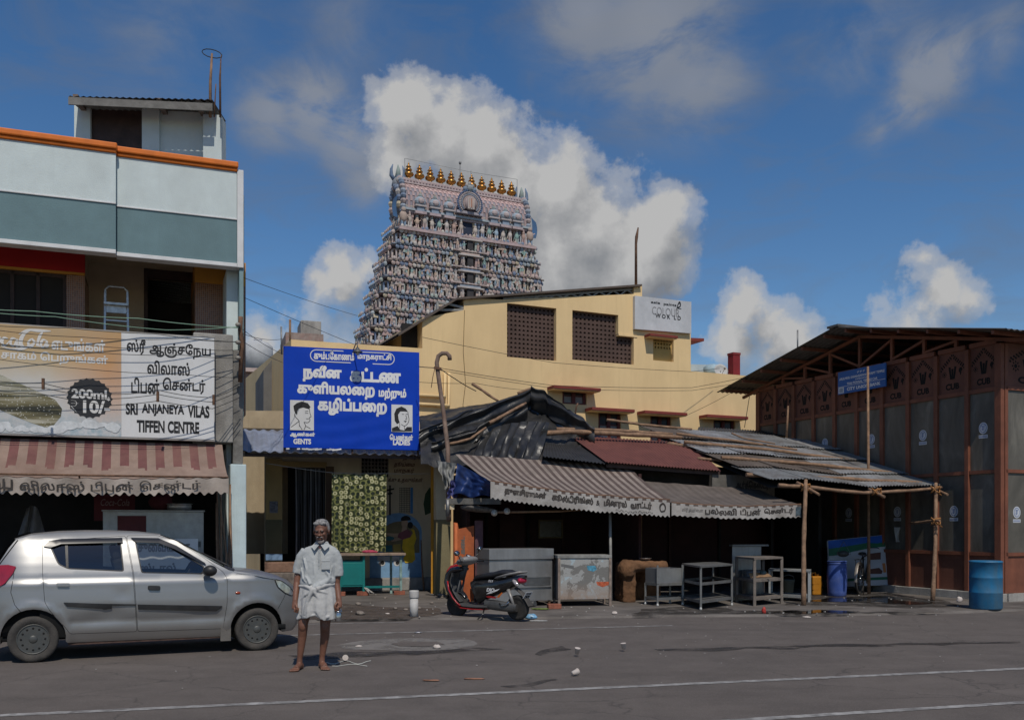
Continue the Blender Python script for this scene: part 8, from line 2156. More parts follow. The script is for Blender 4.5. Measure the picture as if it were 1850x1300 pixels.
for p, r_ in (([(-.19,.02,.90),(-.10,-.07,.90),(-.02,-.105,.87)],[.014,.018,.022]),([(.19,.02,.92),(.10,-.07,.91),(.02,-.105,.875)],[.016,.026,.026]),
              ([(-.02,-.112,.87),(-.055,-.11,.79),(-.09,-.10,.69),(-.11,-.09,.60)],[.024,.021,.018,.012]),([(-.01,-.11,.86),(.03,-.108,.79),(.07,-.095,.72)],[.018,.012,.006]),
              ([(-.03,-.105,.86),(-.10,-.09,.81),(-.17,-.03,.75)],[.016,.011,.006]),([(.0,-.11,.87),(.09,-.085,.84),(.17,-.02,.81)],[.016,.011,.006]),([(-.20,.0,.62),(-.10,-.085,.575),(.0,-.105,.60)],[.012,.020,.010]),([(.02,-.105,.60),(.12,-.075,.572),(.205,.01,.60)],[.010,.020,.014])): d_.tube(p, r_, 10)
d_.ell((-.022,-.108,.868),(.036,.024,.03))
dh = d_.build('wrap', dhoti_m, man); cloth_mods(dh, .0065,.008,3)
# the steel can in his left hand
cn = thing('steel_can', 'small lidded steel can hanging from the fingers of the barefoot man', 'can', G(572,1210) + Vector((.232,.0,.525)))
MB().lathe([(.001,0),(.034,0),(.036,.006),(.036,.075),(.03,.09),(.028,.096),(.031,.098),(.031,.108),(.02,.114),(.001,.115)],20).build('can_body', mat('bright_steel', (.45,.45,.45),.2,.1,8,.05, metal=.95), cn)
MB().tube([(-.036,0,.07),(-.036,0,.105),(-.024,.004,.132),(.008,.006,.140),(.03,.004,.125),(.036,0,.1),(.036,0,.07)],.0028,6).build('handle', chrome, cn)
# ---------------------------------------------------------------- counters, tables and the rest of the stalls
def frame_at(px, py, deg, z=PZ): g = G(px, py, z); return Fr(g.x, g.y, deg, 0)
# steel counter
F = frame_at(998,1093,24); q = F.uz(1001,990); cw0 = F.uz(884,1000)[0]; hh = q[1]
ct = thing('steel_counter', 'long dull stainless steel counter with a raised top band behind the scooter', 'counter', F.wld(cw0,0, PZ), R(F.deg)); w = -cw0; h = hh-PZ
dsteel = mat('dull_steel', (.30,.30,.30),.42,.12,3,.1,60, metal=.6, dirt=(.16,.15,.14), dirt_amt=.7, ds=1.6, streak=.4)
MB().box(0, w, 0,.62,.10, h-.20).build('cabinet', dsteel, ct, bevel=.006); MB().box(-.015, w+.015,-.03,.65, h-.196, h).build('top_band', dsteel, ct, bevel=.006)
MB().box(.04, w-.04,-.022,-.002, h*.50, h*.505+.02).box(.04, w-.03,-.03,-.002, h*.33, h*.34+.015).build('edge_strip', dsteel, ct); MB().box(w*.55, w-.05,-.014,-.003, h*.36, h*.49).build('sunk_panel', mat('dark_steel', (.12,.12,.12),.4,.2, metal=.6), ct)
for x in (.03, w-.05): MB().box(x-.02, x+.02,.02,.06,0,.099).build('leg', rust, ct); MB().box(x-.02, x+.02,.55,.59,0,.099).build('leg', rust, ct)
# painted counter
F = frame_at(1008,1095,8); w = F.uz(1104,1040)[0]; zt = F.uz(1050,1002)[1]-PZ; zb = F.uz(1050,1082)[1]-PZ
pc = thing('painted_counter', 'low stall counter with peeling pale blue and grey paint on brick feet', 'counter', F.wld(0,0, PZ), R(F.deg))
def peel_fn(t, co, c, b):
    n = t.noise(co, 2.6,8,.65,.4); c = t.ramp(n.outputs[0],[(.36,(.16,.155,.145)),(.47,(.30,.30,.29)),(.56,(.33,.40,.43)),(.66,(.36,.36,.34))], 'CONSTANT')
    s = t.n('ShaderNodeSeparateXYZ'); t.l(co, s.inputs[0]); n2 = t.noise(co, 16,6,.7)
    k = t.math('MULTIPLY', t.ramp(t.math('ADD', s.outputs[2], t.math('MULTIPLY', n2.outputs[0],.35)),[(.34,1),(.62,0)]), t.ramp(n2.outputs[0],[(.3,.35),(.6,.9)]))
    return t.mix(k, c, (.26,.18,.13))
MB().box(.02, w-.02,0,.5, zb, zt-.06).build('cabinet', mat('peeling_paint', (.3,.3,.3),.75,.1,3,.25,30, fn=peel_fn), pc, bevel=.004)
MB().box(-.01, w+.01,-.02,.53, zt-.058, zt).build('top', mat('scuffed_top', (.24,.235,.22),.6,.25,8,.2, dirt=(.1,.09,.08)), pc, bevel=.004)
for x in (.02, w-.02):
    for y in (0,.48): MB().box(x-.022, x+.022, y-.022, y+.022,0, zt-.06).build('leg', mat('rusty_leg', (.22,.17,.14),.7,.3,10), pc)
MB().prism([(.06, zt-.16),(.30, zt-.20),(.30, zt-.26),(.06, zt-.21)], lambda a, b: (a, -.002, b),(0,.0015,0)).build('tape', mat('grey_tape', (.12,.12,.12),.7), pc)
MB().prism([(w*.54, zt-.2),(w*.7, zt-.2),(w*.73, zt-.27),(w*.66, zt-.31),(w*.56, zt-.28)], lambda a, b: (a, -.002, b),(0,.0015,0)).build('sticker', mat('cyan_sticker', (.07,.25,.36),.6,.4,22), pc)
MB().prism([(w*.72, zt-.5),(w*.97, zt-.5),(w*.95, zt-.56),(w*.84, zt-.6),(w*.74, zt-.56)], lambda a, b: (a, -.002, b),(0,.0015,0)).build('sticker', mat('orange_sticker', (.42,.09,.035),.6,.4,22), pc)
tag(MB().cbox((0,0,.045),(.24,.14,.09),(0,0,12)).build('brick', br_m, loc=G(1001,1099, PZ), bevel=.008), 'red brick lying under the left leg of the painted counter', 'brick')
# orange board and narrow maroon shutter
F = Fr(P(838,1043,18.4).x, 18.4,12)
ob = thing('orange_board', 'battered orange board with dark worn lettering leaning beside the scooter', 'board', F.wld(0,0,0), R(12))
pts = F.poly([(818,1085),(820,943),(827,944),(829,955),(857,949),(854,1085)]); om = mat('orange_board', (.36,.085,.018),.65,.2,4,.2, dirt=(.16,.035,.012), dirt_amt=.6, ds=2.5)
pn = MB().prism(pts, lambda a, b: (a, .10*b-.12, b),(0,.03,0)).build('panel', om, ob)
MB().bar((F.uz(822,1085)[0],-.17,.04),(F.uz(824,945)[0],.03, F.uz(824,945)[1]),.05,.04).build('frame_bar', mat('bright_orange', (.55,.14,.04),.6,.15,8), ob)
lt = MB()
u0, u1, z0, z1 = F.rect(830,1012,840,968); lt.text('டீ கடை', 0, z1-z0,0, u1-u0,0,.06, fn=lambda x, z: (u1-z, .10*(z0+x)-.124, z0+x)); lt.build('lettering', mat('dark_scrawl', (.10,.09,.08),.8,.3), pn)
tag(MB().cbox((0,0,.8),(.16,.04,1.6)).build('shutter_board', mat('dusky_maroon', (.10,.045,.055),.7,.3,4,.2), loc=P(865,1088,18.55)*1 - Vector((0,0, P(865,1088,18.55).z-PZ)), rotz=R(14)), 'narrow dusky maroon board standing between the orange board and the steel counter', 'board')
# mud stove
g = G(1130,1088, PZ); st_ = thing('mud_stove', 'dark brown clay stove with a thick rounded arm', 'stove', g, R(10))
mm = MB(); k_ = g.y/FPX
def mp_(px, py): return ((px-1130)*k_*1.02,(1088-py)*k_)
a0 = mp_(1128,1088);
mm.cbox((.10,.35,.38),(.26,.6,.78)); mm.cbox((.6,.68,.3),(.7,.08,.6)); mm.tube([(.05,.12,.70),(.40,.12,.70),(.70,.12,.68),(.88,.12,.69)],[.13,.12,.125,.13],14); mm.ell((.06,.15,.62),(.18,.22,.22)); mm.cbox((.50,.5,.64),(.75,.4,.12))
o = mm.build('clay_body', mat('clay', (.15,.075,.036),.95,.3,3,.7,16, dirt=(.05,.03,.02), dirt_amt=.7, ds=2.2), st_); md = o.modifiers.new('join', 'REMESH'); md.mode = 'VOXEL'; md.voxel_size = .02; md.use_smooth_shade = True; md = o.modifiers.new('soft', 'SMOOTH'); md.iterations = 4; md.factor = .5  # brown clay with a darker brown mixed in by noise
tx2 = bpy.data.textures.new('lumps', 'CLOUDS'); tx2.noise_scale = .12; d = o.modifiers.new('lumps', 'DISPLACE'); d.texture = tx2; d.strength = .05; d.mid_level = .5
m = MB(); m.lathe([(.001,0),(.09,0),(.12,.03),(.125,.035),(.1,.02),(.001,.015)],16); tag(m.build('plate', alu, loc=g+Vector((.42,.22,.83))), 'small shiny plate lying on top of the clay stove', 'plate')
# tables: a helper that makes a rectangular four-legged frame standing on its near corner
def ftable(name, label, cat, nearpx, rightpx, leftpx, h, m, shelves=(), leg=.035, top_th=.03, top=True, feet=None, group=None):
    n_, r_, l_ = G(*nearpx, PZ), G(*rightpx, PZ), G(*leftpx, PZ); t_ = thing(name, label, cat, n_, group=group)
    a, b = r_-n_, l_-n_; C4 = [Vector(), a, a+b, b]
    for c in C4:
        d = Vector((0,0,1)); MB().bar(c, c+d*(h-top_th), leg, leg).build('leg', m, t_)
        if feet: MB().lathe([(.022,0),(.026,.015),(.02,.05)],8, c-Vector((0,0,0))).build('foot', feet, t_)
    def slab(z0, z1, ov=.0):
        e1, e2 = a.normalized()*ov, b.normalized()*ov; q = [C4[0]-e1-e2, C4[1]+e1-e2, C4[2]+e1+e2, C4[3]-e1+e2]
        return MB().add([v+Vector((0,0, z0)) for v in q]+[v+Vector((0,0, z1)) for v in q],[(0,3,2,1),(4,5,6,7),(0,1,5,4),(1,2,6,5),(2,3,7,6),(3,0,4,7)])
    if top: slab(h-top_th, h, .03).build('top', m, t_)
    for z, th, solid in shelves:
        if solid: slab(z, z+th, -.018).build('shelf', m, t_)
        for i in range(4): MB().bar(C4[i]+Vector((0,0, z)), C4[(i+1) % 4]+Vector((0,0, z)),.03,.05).build('rail', m, t_)
    return t_, C4
gst = mat('grey_steel_frame', (.20,.20,.195),.5,.15,6,.1,40, metal=.5, dirt=(.10,.09,.08), dirt_amt=.6, ds=3); wft = mat('white_foot', (.5,.5,.48),.6)
s1, C4 = ftable('sink_stand', 'steel wash stand with a deep tray beside the clay stove', 'wash stand', (1188,1094),(1233,1092),(1166,1091),.44+.0, gst, [(.13,.02, False),(.40,.02, True)], top=False, feet=wft)
zz = 1.55-(1030-948)*C4[0].length/1; n_ = s1.location
a, b = C4[1], C4[3]
def sp(s, t, z): return a*s+b*t+Vector((0,0, z))
m = MB(); T0, T1 = .42,.70
for p_, q_ in (((0,0),(1,0)),((1,0),(1,1)),((1,1),(0,1)),((0,1),(0,0))):
    m.add([sp(*p_, T0), sp(*q_, T0), sp(*q_, T1), sp(*p_, T1)],[(0,1,2,3)])
m.add([sp(.02,.02, T0+.02), sp(.98,.02, T0+.02), sp(.98,.98, T0+.02), sp(.02,.98, T0+.02)],[(0,1,2,3)]); m.build('tray', dsteel, s1)
m = MB()
for p_ in ((0,0),(1,0)): m.bar(sp(*p_, .4), sp(*p_, .76),.035,.035)
m.build('corner_post', gst, s1)
ftable('frame_table', 'bare grey steel table with open sides and a low shelf left of the wooden stand', 'table', (1266,1101),(1322,1093),(1234,1091),.78, gst, [(.14,.02, True),(.46,.02, False)], feet=wft)
wdt = mat('grey_wood', (.17,.145,.125),.9,.2,7,.4,40, dirt=(.08,.065,.055), dirt_amt=.6, ds=4)
w1, C5 = ftable('wooden_stand', 'tall weathered wooden stand with two shelves in front of the steel back panel', 'stand', (1363,1094),(1412,1089.5),(1331,1087),.90, wdt, [(.13,.03, True),(.47,.03, True)], leg=.05, top_th=.035)
for i in range(5):
    m = MB(); m.bar((0,0,0),(.38,.05*i-.1,.02),.022,.02); tag(m.build('stick', mat('split_wood', (.32,.19,.10),.9,.25,10), loc=w1.location + C5[1]*(.05+.05*i) + C5[3]*(.3+.1*i) + Vector((0,0,.525+.01*i))), 'split firewood stick lying on the middle shelf of the wooden stand', 'stick', 'firewood on the wooden stand')
pt2 = thing('cup', 'small green-grey tumbler on the middle shelf of the wooden stand', 'cup', w1.location + C5[1]*.55 + C5[3]*.35 + Vector((0,0,.503))); MB().lathe([(.001,0),(.05,0),(.06,.12),(.055,.12),(.045,.01),(.001,.01)],14).build('cup_body', mat('greygreen_cup', (.10,.14,.13),.6), pt2); MB().lathe([(.058,.112),(.063,.116),(.058,.122)],14).build('rim', mat('greygreen_cup', (.1,.1,.1)), pt2)
bpn = thing('steel_back_panel', 'upright sheet steel stove back with a narrow top ledge behind the wooden stand', 'panel', G(1323,1084, PZ), R(14)); kk = G(1323,1084, PZ).y/FPX
MB().box(0,.64,0,.02,.0,1.08).build('sheet', dsteel, bpn, bevel=.003); MB().box(-.02,.78,-.05,.10,1.085,1.12).build('ledge', gst, bpn); MB().lathe([(.001,.1),(.2,.1),(.22,.14),(.22,.6),(.2,.62),(.001,.62)],18,(.32,-.26,.0)).build('drum', dsteel, bpn)
ftable('frame_table', 'pale grey steel bench frame right of the wooden stand', 'table', (1461,1087),(1463,1083),(1390,1083),.62, mat('pale_grey_frame', (.30,.31,.31),.5,.1,5,.1, metal=.3),[(.10,.02, True)], leg=.04)
bk_ = thing('bucket', 'grey-green plastic bucket under the pale steel bench', 'bucket', G(1424,1073, PZ)); MB().lathe([(.001,0),(.10,0),(.135,.30),(.142,.305),(.142,.325),(.128,.325),(.095,.02),(.001,.02)],18).build('bucket_body', mat('greygreen_plastic', (.075,.09,.08),.6), bk_); MB().tube([(-.14,0,.31),(-.10,-.02,.40),(0,-.03,.43),(.10,-.02,.40),(.14,0,.31)],.005,5).build('handle', greymetal, bk_)
jc = thing('jerrycan', 'orange-yellow plastic jerrycan standing in the shade beside the blue barrel', 'jerrycan', G(1473,1074, PZ), R(12)); yp_ = mat('yellow_plastic', (.42,.17,.012),.5,.12,5,.1, dirt=(.2,.08,.01), dirt_amt=.4)
MB().box(-.115,.115,-.1,.1,0,.41).build('can_body', yp_, jc, bevel=.03, seg=3); MB().lathe([(.035,.40),(.035,.46),(.001,.46)],14,(.05,0,0)).build('cap', yp_, jc); m = MB(); m.tube([(-.09,0,.40),(-.08,0,.47),(0,0,.485),(.0,0,.41)],.018,8); m.build('handle', yp_, jc)
for z in (.12,.24): MB().box(-.118,.118,-.103,.103, z, z+.012).build('rib', yp_, jc)
bl2 = mat('faded_blue_plastic', (.035,.075,.28),.55,.2,4,.12, dirt=(.12,.15,.28), dirt_amt=.6, ds=2.5)
plastic_drum('plastic_barrel', 'faded violet-blue plastic barrel standing in shade under the tin roof', G(1512,1076, PZ),.205,.74, bl2)
bl3 = mat('worn_blue_barrel', (.012,.13,.27),.5,.18,4,.12, dirt=(.09,.12,.12), dirt_amt=.7, ds=2.6, streak=.3)
plastic_drum('plastic_barrel', 'big worn teal-blue barrel at the street corner of the hall', G(1781,1099, PZ),.275,.86, bl3, rib=False, open_=True)
wr = thing('wire_rack', 'triangular wire hanger above the violet-blue barrel', 'rack', P(1524,990,20.6)); MB().tube([(-.15,0,-.12),(0,0,.15),(.16,0,-.13),(-.15,0,-.12)],.009,5).build('frame', greymetal, wr); MB().ell((0,.02,-.12),(.13,.08,.07)).build('pan', mat('sooty_pan', (.05,.05,.05),.6), wr)
# bicycle, seen from behind at a slant
FBk = frame_at(1553,1073,57); bi = thing('bicycle', 'old black bicycle standing beside the violet-blue barrel in front of the ice cream board', 'bicycle', FBk.o + Vector((0,0, PZ)), R(57))
bkm = mat('bicycle_black', (.02,.019,.018),.5,.2,8,.1, dirt=(.06,.04,.03), dirt_amt=.5, ds=8)
def bwheel(u):
    w = bpy.data.objects.new('wheel', None); COL.objects.link(w); w.parent = bi; w.location = (u, 0,.345)
    MB().lathe([(.325+.02*math.cos(t_),.02*math.sin(t_)) for t_ in [k*PI/4 for k in range(9)]],36, mat=TY).build('tyre', rub, w)
    MB().lathe([(.305,.014),(.297,0),(.305,-.014),(.31,0),(.305,.014)],36, mat=TY).build('rim', chrome, w); m = MB(); m.lathe([(.02,.04),(.02,-.04)],10, mat=TY)
    for k in range(18): a = 2*PI*k/18; s = .03*(1 if k % 2 else -1); m.tube([(.02*math.cos(a), s, .02*math.sin(a)),(.30*math.cos(a),0,.30*math.sin(a))],.0022,4)
    m.build('spokes', chrome, w)
bwheel(0); bwheel(1.08)
m = MB(); pts_ = dict(rh=(0,0,.345), bb=(.46,0,.30), st=(.30,0,.80), ht=(.88,0,.86), hb=(.92,0,.74), fh=(1.08,0,.345))
for p_, q_, r_ in (('bb', 'st', .016),('st', 'ht', .016),('bb', 'hb', .017),('ht', 'hb', .02),('hb', 'fh', .015)): m.tube([pts_[p_], pts_[q_]], r_, 8)
for s in (-.055,.055): m.tube([(0, s, .345),(.46, s*.6,.30)],.010,6); m.tube([(0, s, .345),(.30, s*.4,.79)],.009,6)
m.build('frame', bkm, bi)
m = MB(); m.ell((.24,0,.88),(.14,.085,.04)); m.tube([(.30,0,.78),(.27,0,.88)],.012,6); m.build('saddle', seatb, bi)
m = MB(); m.tube([(.70,-.27,.98),(.80,-.2,1.0),(.88,0,1.0),(.80,.2,1.0),(.70,.27,.98)],.011,6); m.tube([(.88,0,.86),(.88,0,1.0)],.012,6); m.build('handlebar', chrome, bi)
for u in (0,1.08):
    m = MB(); vs = []; n = 16
    for i in range(n+1):
        a = R(-10+170*i/n) if u == 0 else R(30+140*i/n); a = PI-a if u == 0 else a
        for y in (-.03,0,.03): vs.append((u+(.368-abs(y)*.3)*math.cos(a), y, .345+(.368-abs(y)*.3)*math.sin(a)))
    m.add(vs, [(i*3+k, i*3+k+1, i*3+k+4, i*3+k+3) for i in range(n) for k in range(2)],0, True); m.build('mudguard', mat('pale_mudguard', (.3,.27,.24),.4,.2,8,.1, metal=.5), bi)
m = MB()
for y in (-.06,0,.06): m.bar((-.2, y, .76),(.2, y, .76),.012,.012)
m.bar((-.2,-.07,.76),(-.2,.07,.76),.012,.012); m.tube([(-.18,.05,.76),(0,.06,.345)],.006,5); m.tube([(-.18,-.05,.76),(0,-.06,.345)],.006,5); m.build('carrier', bkm, bi)
m = MB(); m.tube([(0,-.08,.30),(-.08,-.1,-.0)],.009,5); m.tube([(0,.08,.30),(-.08,.1,-.0)],.009,5); m.lathe([(.09,.0),(.09,.008)],16,(.46,-.05,.30), TY); m.build('stand', bkm, bi)
# ice cream board leaning on the hall
FA = Fr(P(1570,1056,21.2).x, 21.2,14); ab = thing('advert_board', 'large blue and white ice cream advert board with green hills leaning in the shade', 'board', fr=FA)
A4 = FA.poly([(1500,976),(1621,964),(1632,1055),(1500,1060)]);
def af(z): return .10*(z-A4[3][1])
def ashape(nm, pts, m, k, par=None):
    lp = FA.poly(pts); return MB().prism(lp, lambda a, b: (a, af(b)-.002*k, b),(0,.0012,0)).build(nm, m, par)
bpn_ = MB().prism(A4, lambda a, b: (a, af(b), b),(0,.04,0)).build('panel', mat('advert_white', (.40,.43,.47),.5,.1,2,0), ab)
ashape('sky_print', [(1500.5,976.5),(1620.5,964.5),(1622,979),(1600,983),(1570,986),(1535,990),(1500.5,992)], mat('advert_blue', (.015,.09,.40),.5),1, bpn_)
ashape('hills_print', [(1500.5,991),(1535,986),(1570,980),(1590,981),(1622.5,974),(1624,989),(1600,987),(1575,990),(1545,996),(1520,1002),(1500.5,1004)], mat('advert_green', (.02,.13,.07),.5),2, bpn_)
ashape('stripe_print', [(1500.5,1046),(1628.5,1040),(1629,1045),(1500.5,1051)], mat('advert_green', (.02,.13,.07),.5),2, bpn_)
ashape('brown_print', [(1571,1000),(1595,997),(1594,1010),(1573,1011)], mat('advert_brown', (.10,.045,.035),.5),3, bpn_)
ashape('badge_print', [(1604,967),(1616,966),(1617,996),(1605,997)], mat('advert_gold', (.35,.2,.05),.5),3, bpn_)
for k in range(3): ashape('cone_print', [(1596+7*k, 1017),(1601.5+7*k, 1016.5),(1602.5+7*k, 1033),(1597.5+7*k, 1034)], mat('advert_orange', (.42,.17,.06),.5),3, bpn_)
ashape('bar_print', [(1571,1028),(1590,1025),(1596,1031),(1594,1036),(1571,1036)], mat('advert_brown', (.1,.045,.035),.5),3, bpn_)
lt = MB(); u0, u1, z0, z1 = FA.rect(1603,990,1617,976); lt.text('30', u0, u1, z0, z1,0,.06, fn=lambda x, z: (x, af(z)-.010, z)); lt.build('lettering', lw, bpn_)
# papers hanging on the hall wall
for i, (px, py, m_, lb, w, h) in enumerate(((1632,952, mat('yellow_paper', (.5,.33,.02),.7), 'yellow packet strip hanging on a string by the hall wall', .06,.17),(1622,960, mat('pale_paper', (.28,.28,.27),.7), 'pale crumpled packets hanging left of the yellow strip', .07,.22))):
    o = MB(); o.grid(4,6, lambda a, b: Vector(((a-.5)*2*w*(1-.2*b),.03*math.sin(a*5+b*4+i),-h*b*1.5+.1))); tag(o.build('packet_strip', m_, loc=P(px, py, 21.0)), lb, 'packets')
# ---------------------------------------------------------------- litter on the road
cupm = mat('paper_cup', (.55,.5,.46),.8,.1,20,.1, dirt=(.35,.22,.16), dirt_amt=.5, ds=30)
def cup(px, py, rot, label, crush=0):
    c = thing('paper_cup', label, 'paper cup', G(px, py) + Vector((0,0,.03))); c.rotation_euler = [R(a) for a in rot]
    s = 1-crush*.5; pr = [(.001,0),(.022,0),(.031,.07*s),(.0335,.072*s),(.031,.0735*s),(.029,.07*s),(.02,.004),(.001,.004)]
    MB().lathe(pr, 18).build('cup_wall', cupm, c); MB().lathe([(.0305,.068*s),(.034,.070*s),(.0345,.074*s),(.030,.0745*s)],18).build('rim', cupm, c)
cup(622,1193,(78,0,20), 'white paper cup lying on its side just right of the barefoot man')
cup(1042,1185,(12,8,0), 'upright paper cup standing tilted in the middle of the road')
cup(1127,1176,(4,-6,0), 'upright paper cup farthest to the right on the road')
cup(1034,1221,(0,78,35), 'tipped paper cup with red print lying nearest the white road line')
scm = mat('crumpled_paper', (.52,.46,.42),.85,.15,25,.2)
def scrap(name, px, py, z, size, m, label, cat, seed=0, flat=.4):
    q = MB(); q.ell((0,0,0), size, 12,8); vs = []
    for v in q.v: v = Vector(v); d = 1+.45*mnoise.noise(v*(.9/max(size))*2+Vector((seed*7.7,0,0))); vs.append((v.x*d, v.y*d, max(0, v.z*d*flat+size[2]*flat*.6)))
    q.v = vs; return tag(q.build(name, m, loc=G(px, py, z) + Vector((0,0,.004))), label, cat)
scrap('crushed_cup', 789,1171,0,(.05,.04,.05), scm, 'crushed pale paper cup on the light dusty patch of road', 'paper cup', 1,.6)
scrap('crushed_cup', 648,1168,0,(.045,.035,.03), scm, 'flattened pinkish paper scrap behind the barefoot man', 'paper scrap', 2)
scrap('crumpled_foil', 755,1143,0,(.05,.03,.03), mat('foil', (.3,.3,.32),.35,.3,20,.2, metal=.6), 'grey crumpled foil scrap on the thin white road line', 'scrap', 3)
scrap('peel', 779,1229.5,0,(.085,.03,.02), mat('orange_peel', (.22,.11,.07),.8,.3,20), 'brown dry peel lying in the road left of centre', 'peel', 4); scrap('peel', 856,1226.5,0,(.12,.025,.02), mat('orange_peel', (.2,.1,.07),.8), 'long brown dry peel lying in the road near the white line', 'peel', 5)
scrap('plastic_bottle', 960,1118,0,(.10,.06,.06), mat('blue_wrapper', (.16,.33,.5),.4,.4,12,.1), 'crumpled blue plastic wrapper beside the rear scooter wheel', 'wrapper', 6,.9); scrap('plastic_bag', 972,1121.5,0,(.14,.05,.02), mat('pale_bag', (.45,.45,.44),.6,.2,20), 'flat torn white plastic bag just in front of the blue wrapper', 'bag', 7)
scrap('drink_packet', 1380,1106.5, PZ, (.035,.03,.06), mat('red_packet', (.4,.04,.03),.5,.5,40), 'small red and white packet at the edge of the wet pavement', 'packet', 8,1.0); scrap('paper_scrap', 1457,1115,0,(.07,.04,.03), scm, 'white paper scrap on the road below the left bamboo post', 'paper scrap', 9); scrap('paper_scrap', 1733,1087, PZ, (.05,.04,.07), scm, 'white crumpled scrap left of the big worn barrel', 'paper scrap', 10,1.0); scrap('paper_scrap', 1110,1109, PZ, (.05,.035,.04), scm, 'small white scrap on the pavement below the painted counter', 'paper scrap', 11,.8)
scrap('leaf_waste', 976,1101, PZ, (.16,.07,.05), mat('leaf_green', (.11,.15,.035),.8,.4,14), 'green leaf waste under the front edge of the steel counter', 'leaves', 12); scrap('paper_scrap', 700,1109, PZ, (.04,.03,.03), scm, 'small white scrap in the dark dirt left of the white pipe', 'paper scrap', 13)
w_ = [G(590+8*k, 1197+3.2*math.sin(k*1.1)) + Vector((0,0,.008)) for k in range(11)]; cable('string', 'loose white string lying on the road at the feet of the barefoot man', w_, .005, mat('white_string', (.5,.5,.46),.8), cat='string')
w_ = [G(600+9*k, 1202+1.8*math.sin(k*.9+1)) + Vector((0,0,.008)) for k in range(8)]; cable('string', 'second loose white string lying nearer the viewer by the barefoot man', w_, .004, mat('white_string', (.5,.5,.46),.8), cat='string')
rnd = random.Random(31)
for i in range(14):
    px, py = rnd.uniform(470,800), rnd.uniform(1076,1112); s = rnd.uniform(.03,.09)
    scrap('stone', px, py, PZ, (s, s*.8, s*.7), mat('rubble_stone', (.2,.17,.145),.95,.35,10,.5), 'rough brown stone among the rubble before the toilet block', 'stone', 40+i, .8)['group'] = 'stones in the dirt'
# ---------------------------------------------------------------- poles and overhead cables
hp = thing('hooked_pole', 'rusty pipe pole with a bent-over hook top beside the blue sign', 'pole', P(810,900,19.0) - Vector((0,0, P(810,900,19.0).z)))
b0 = hp.location; pl2 = [P(811,940,18.6), P(809,810,19.3), P(800,735,19.4), P(791,672,19.4), P(789,655,19.4), P(792,643,19.4), P(799,638,19.4), P(807,638,19.4), P(812,643,19.4), P(812.5,650,19.4)]
MB().tube([p-b0 for p in pl2],[.05,.05,.045,.045,.045,.045,.045,.045,.045,.045],10).build('pipe', mat('rusty_pipe', (.20,.14,.11),.75,.35,5,.3,40, dirt=(.09,.045,.03), dirt_amt=.7, ds=3), hp)
m = MB(); m.bar(P(784,664,19.35)-b0, P(797,666,19.35)-b0,.04,.05); m.tube([P(786,664,19.3)-b0, P(782,680,19.3)-b0, P(779,700,19.3)-b0],.008,5); m.build('clamp', rust, hp)
cp = thing('cable_post', 'short dark rusty cable post fixed at the corner of the left building', 'post', P(436,690,16.2))
MB().tube([P(434,690,16.2)-cp.location, P(437,620,16.2)-cp.location, P(434,596,16.2)-cp.location, P(435,572,16.2)-cp.location],.04,8).build('pipe', rust, cp)
for k, py in enumerate((590,622,650)): MB().lathe([(.02,0),(.045,.02),(.045,.05),(.02,.07)],10, P(430, py, 16.1)-cp.location).build('insulator', mat('insulator', (.25,.23,.2),.4), cp)
GRP = 'overhead cables'
gw = mat('green_wire', (.18,.30,.22),.6)
def cz(label, pts, r=.009, m=None, sag=.012): return cable('cable', label, [P(*p) for p in pts], r*.72, m, GRP, sag)
cz('upper pale green wire sagging across the balcony of the left building', [(-60,555,14.4),(60,562,14.7),(250,575,15.4),(432,592,16.1)],.010, gw)
cz('lower pale green wire sagging across the step ladder', [(-60,560,14.4),(100,572,14.8),(300,596,15.6),(432,590,16.1)],.009, gw)
cz('black cable along the top edge of the long signboard', [(-60,585,14.3),(120,592,14.9),(280,603,15.4),(432,618,16.1)],.008)
for i, (y0, y1, s) in enumerate(((588,625,.02),(600,640,.03),(612,655,.015),(640,690,.012))):
    cz(('topmost', 'second', 'third', 'lowest')[i] + ' thin black cable crossing the upper half of the long signboard', [(-60, y0,14.2),(150,(y0*.6+y1*.4)+6,14.9),(330, y1-14,15.5),(432, y1-8,16.1)],.007, sag=s)
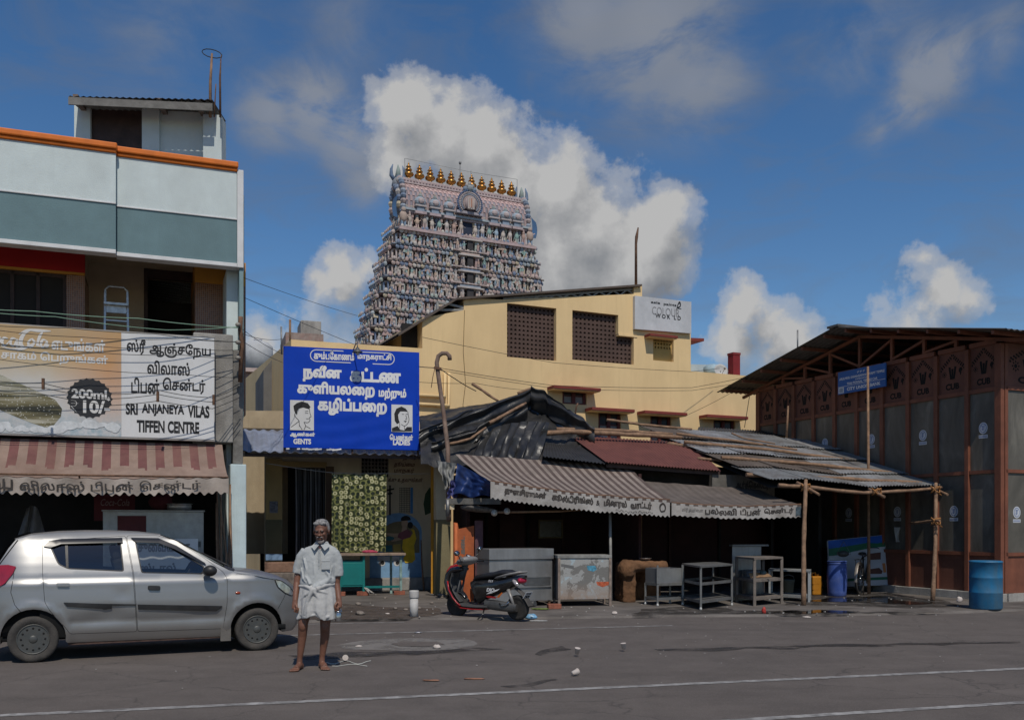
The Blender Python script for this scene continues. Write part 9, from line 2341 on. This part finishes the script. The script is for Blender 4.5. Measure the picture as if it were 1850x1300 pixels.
for i, (y0, s) in enumerate(((694,.03),(702,.02),(714,.012))):
    cz(('upper', 'middle', 'lower')[i] + ' looping black cable crossing the price badge on the long signboard', [(-60, y0-14,14.2),(78, y0-2,14.6),(200, y0+18,15.0),(285, y0+10,15.2),(384, y0+24,15.7),(432, y0+4,16.1)],.008, sag=s)
for i, (px, py) in enumerate(((78,693),(285,716),(386,722))):
    tag(MB().cbox((0,0,0),(.035,.035,.17)).build('cable_clamp', rust, loc=P(px, py, 14.6+.35*i*1.6)),('rusty clamp holding the cables left of the price badge', 'rusty clamp holding the cables above the word centre', 'dark clamp at the right edge of the long signboard')[i], 'clamp')
for i, (a, b, s) in enumerate((((432,590,16.1),(512,640,20.0),.01),((432,600,16.1),(512,612,20.2),.015),((432,612,16.1),(512,655,20.0),.008),((436,500,17),(645,570,24),.004),((436,535,17),(640,622,20.6),.003))):
    cz(('thin cable running from the corner post down to the left edge of the blue sign', 'thin cable running level from the corner post behind the blue sign top', 'lowest thin cable from the corner post to the blue sign', 'upper thin cable crossing the blue sky right of the left building', 'lower thin cable sloping through the sky to the lamp on the blue sign')[i],[a, b],.007, sag=s)
cz('long thin cable dipping across the yellow building below its grilles', [(763,609,24.8),(1000,655,26.5),(1248,671,29.0),(1300,665,30)],.009, sag=.004)
cz('upper thin cable from the hooked pole across the yellow wall to the right', [(792,664,19.4),(1000,696,23),(1250,700,27),(1372,676,25.0)],.009, sag=.004)
cz('second thin cable from the hooked pole across the yellow wall', [(792,668,19.4),(1010,702,23),(1250,705,27),(1345,690,25.4)],.008, sag=.004)
cz('thick twisted cable dropping from the hooked pole to the tarpaulin', [(792,663,19.4),(822,684,20.3),(860,706,21.6)],.014, sag=.01)
cz('thin cable from the blue sign edge to the hooked pole', [(757,662,20),(792,664,19.4)],.012, sag=.01)
cz('lower thin cable from the blue sign edge past the hooked pole', [(757,690,20),(860,692,21),(960,705,23)],.007, sag=.01)
cz('slanting thin cable from the hall eave down to the window shade', [(1372,680,25.4),(1290,726,26.5),(1240,750,27.4)],.008, sag=.006)
cz('thin wire dropping from the hall eave beside the yellow wall', [(1354,716,25.5),(1345,772,25.2)],.012, sag=0)
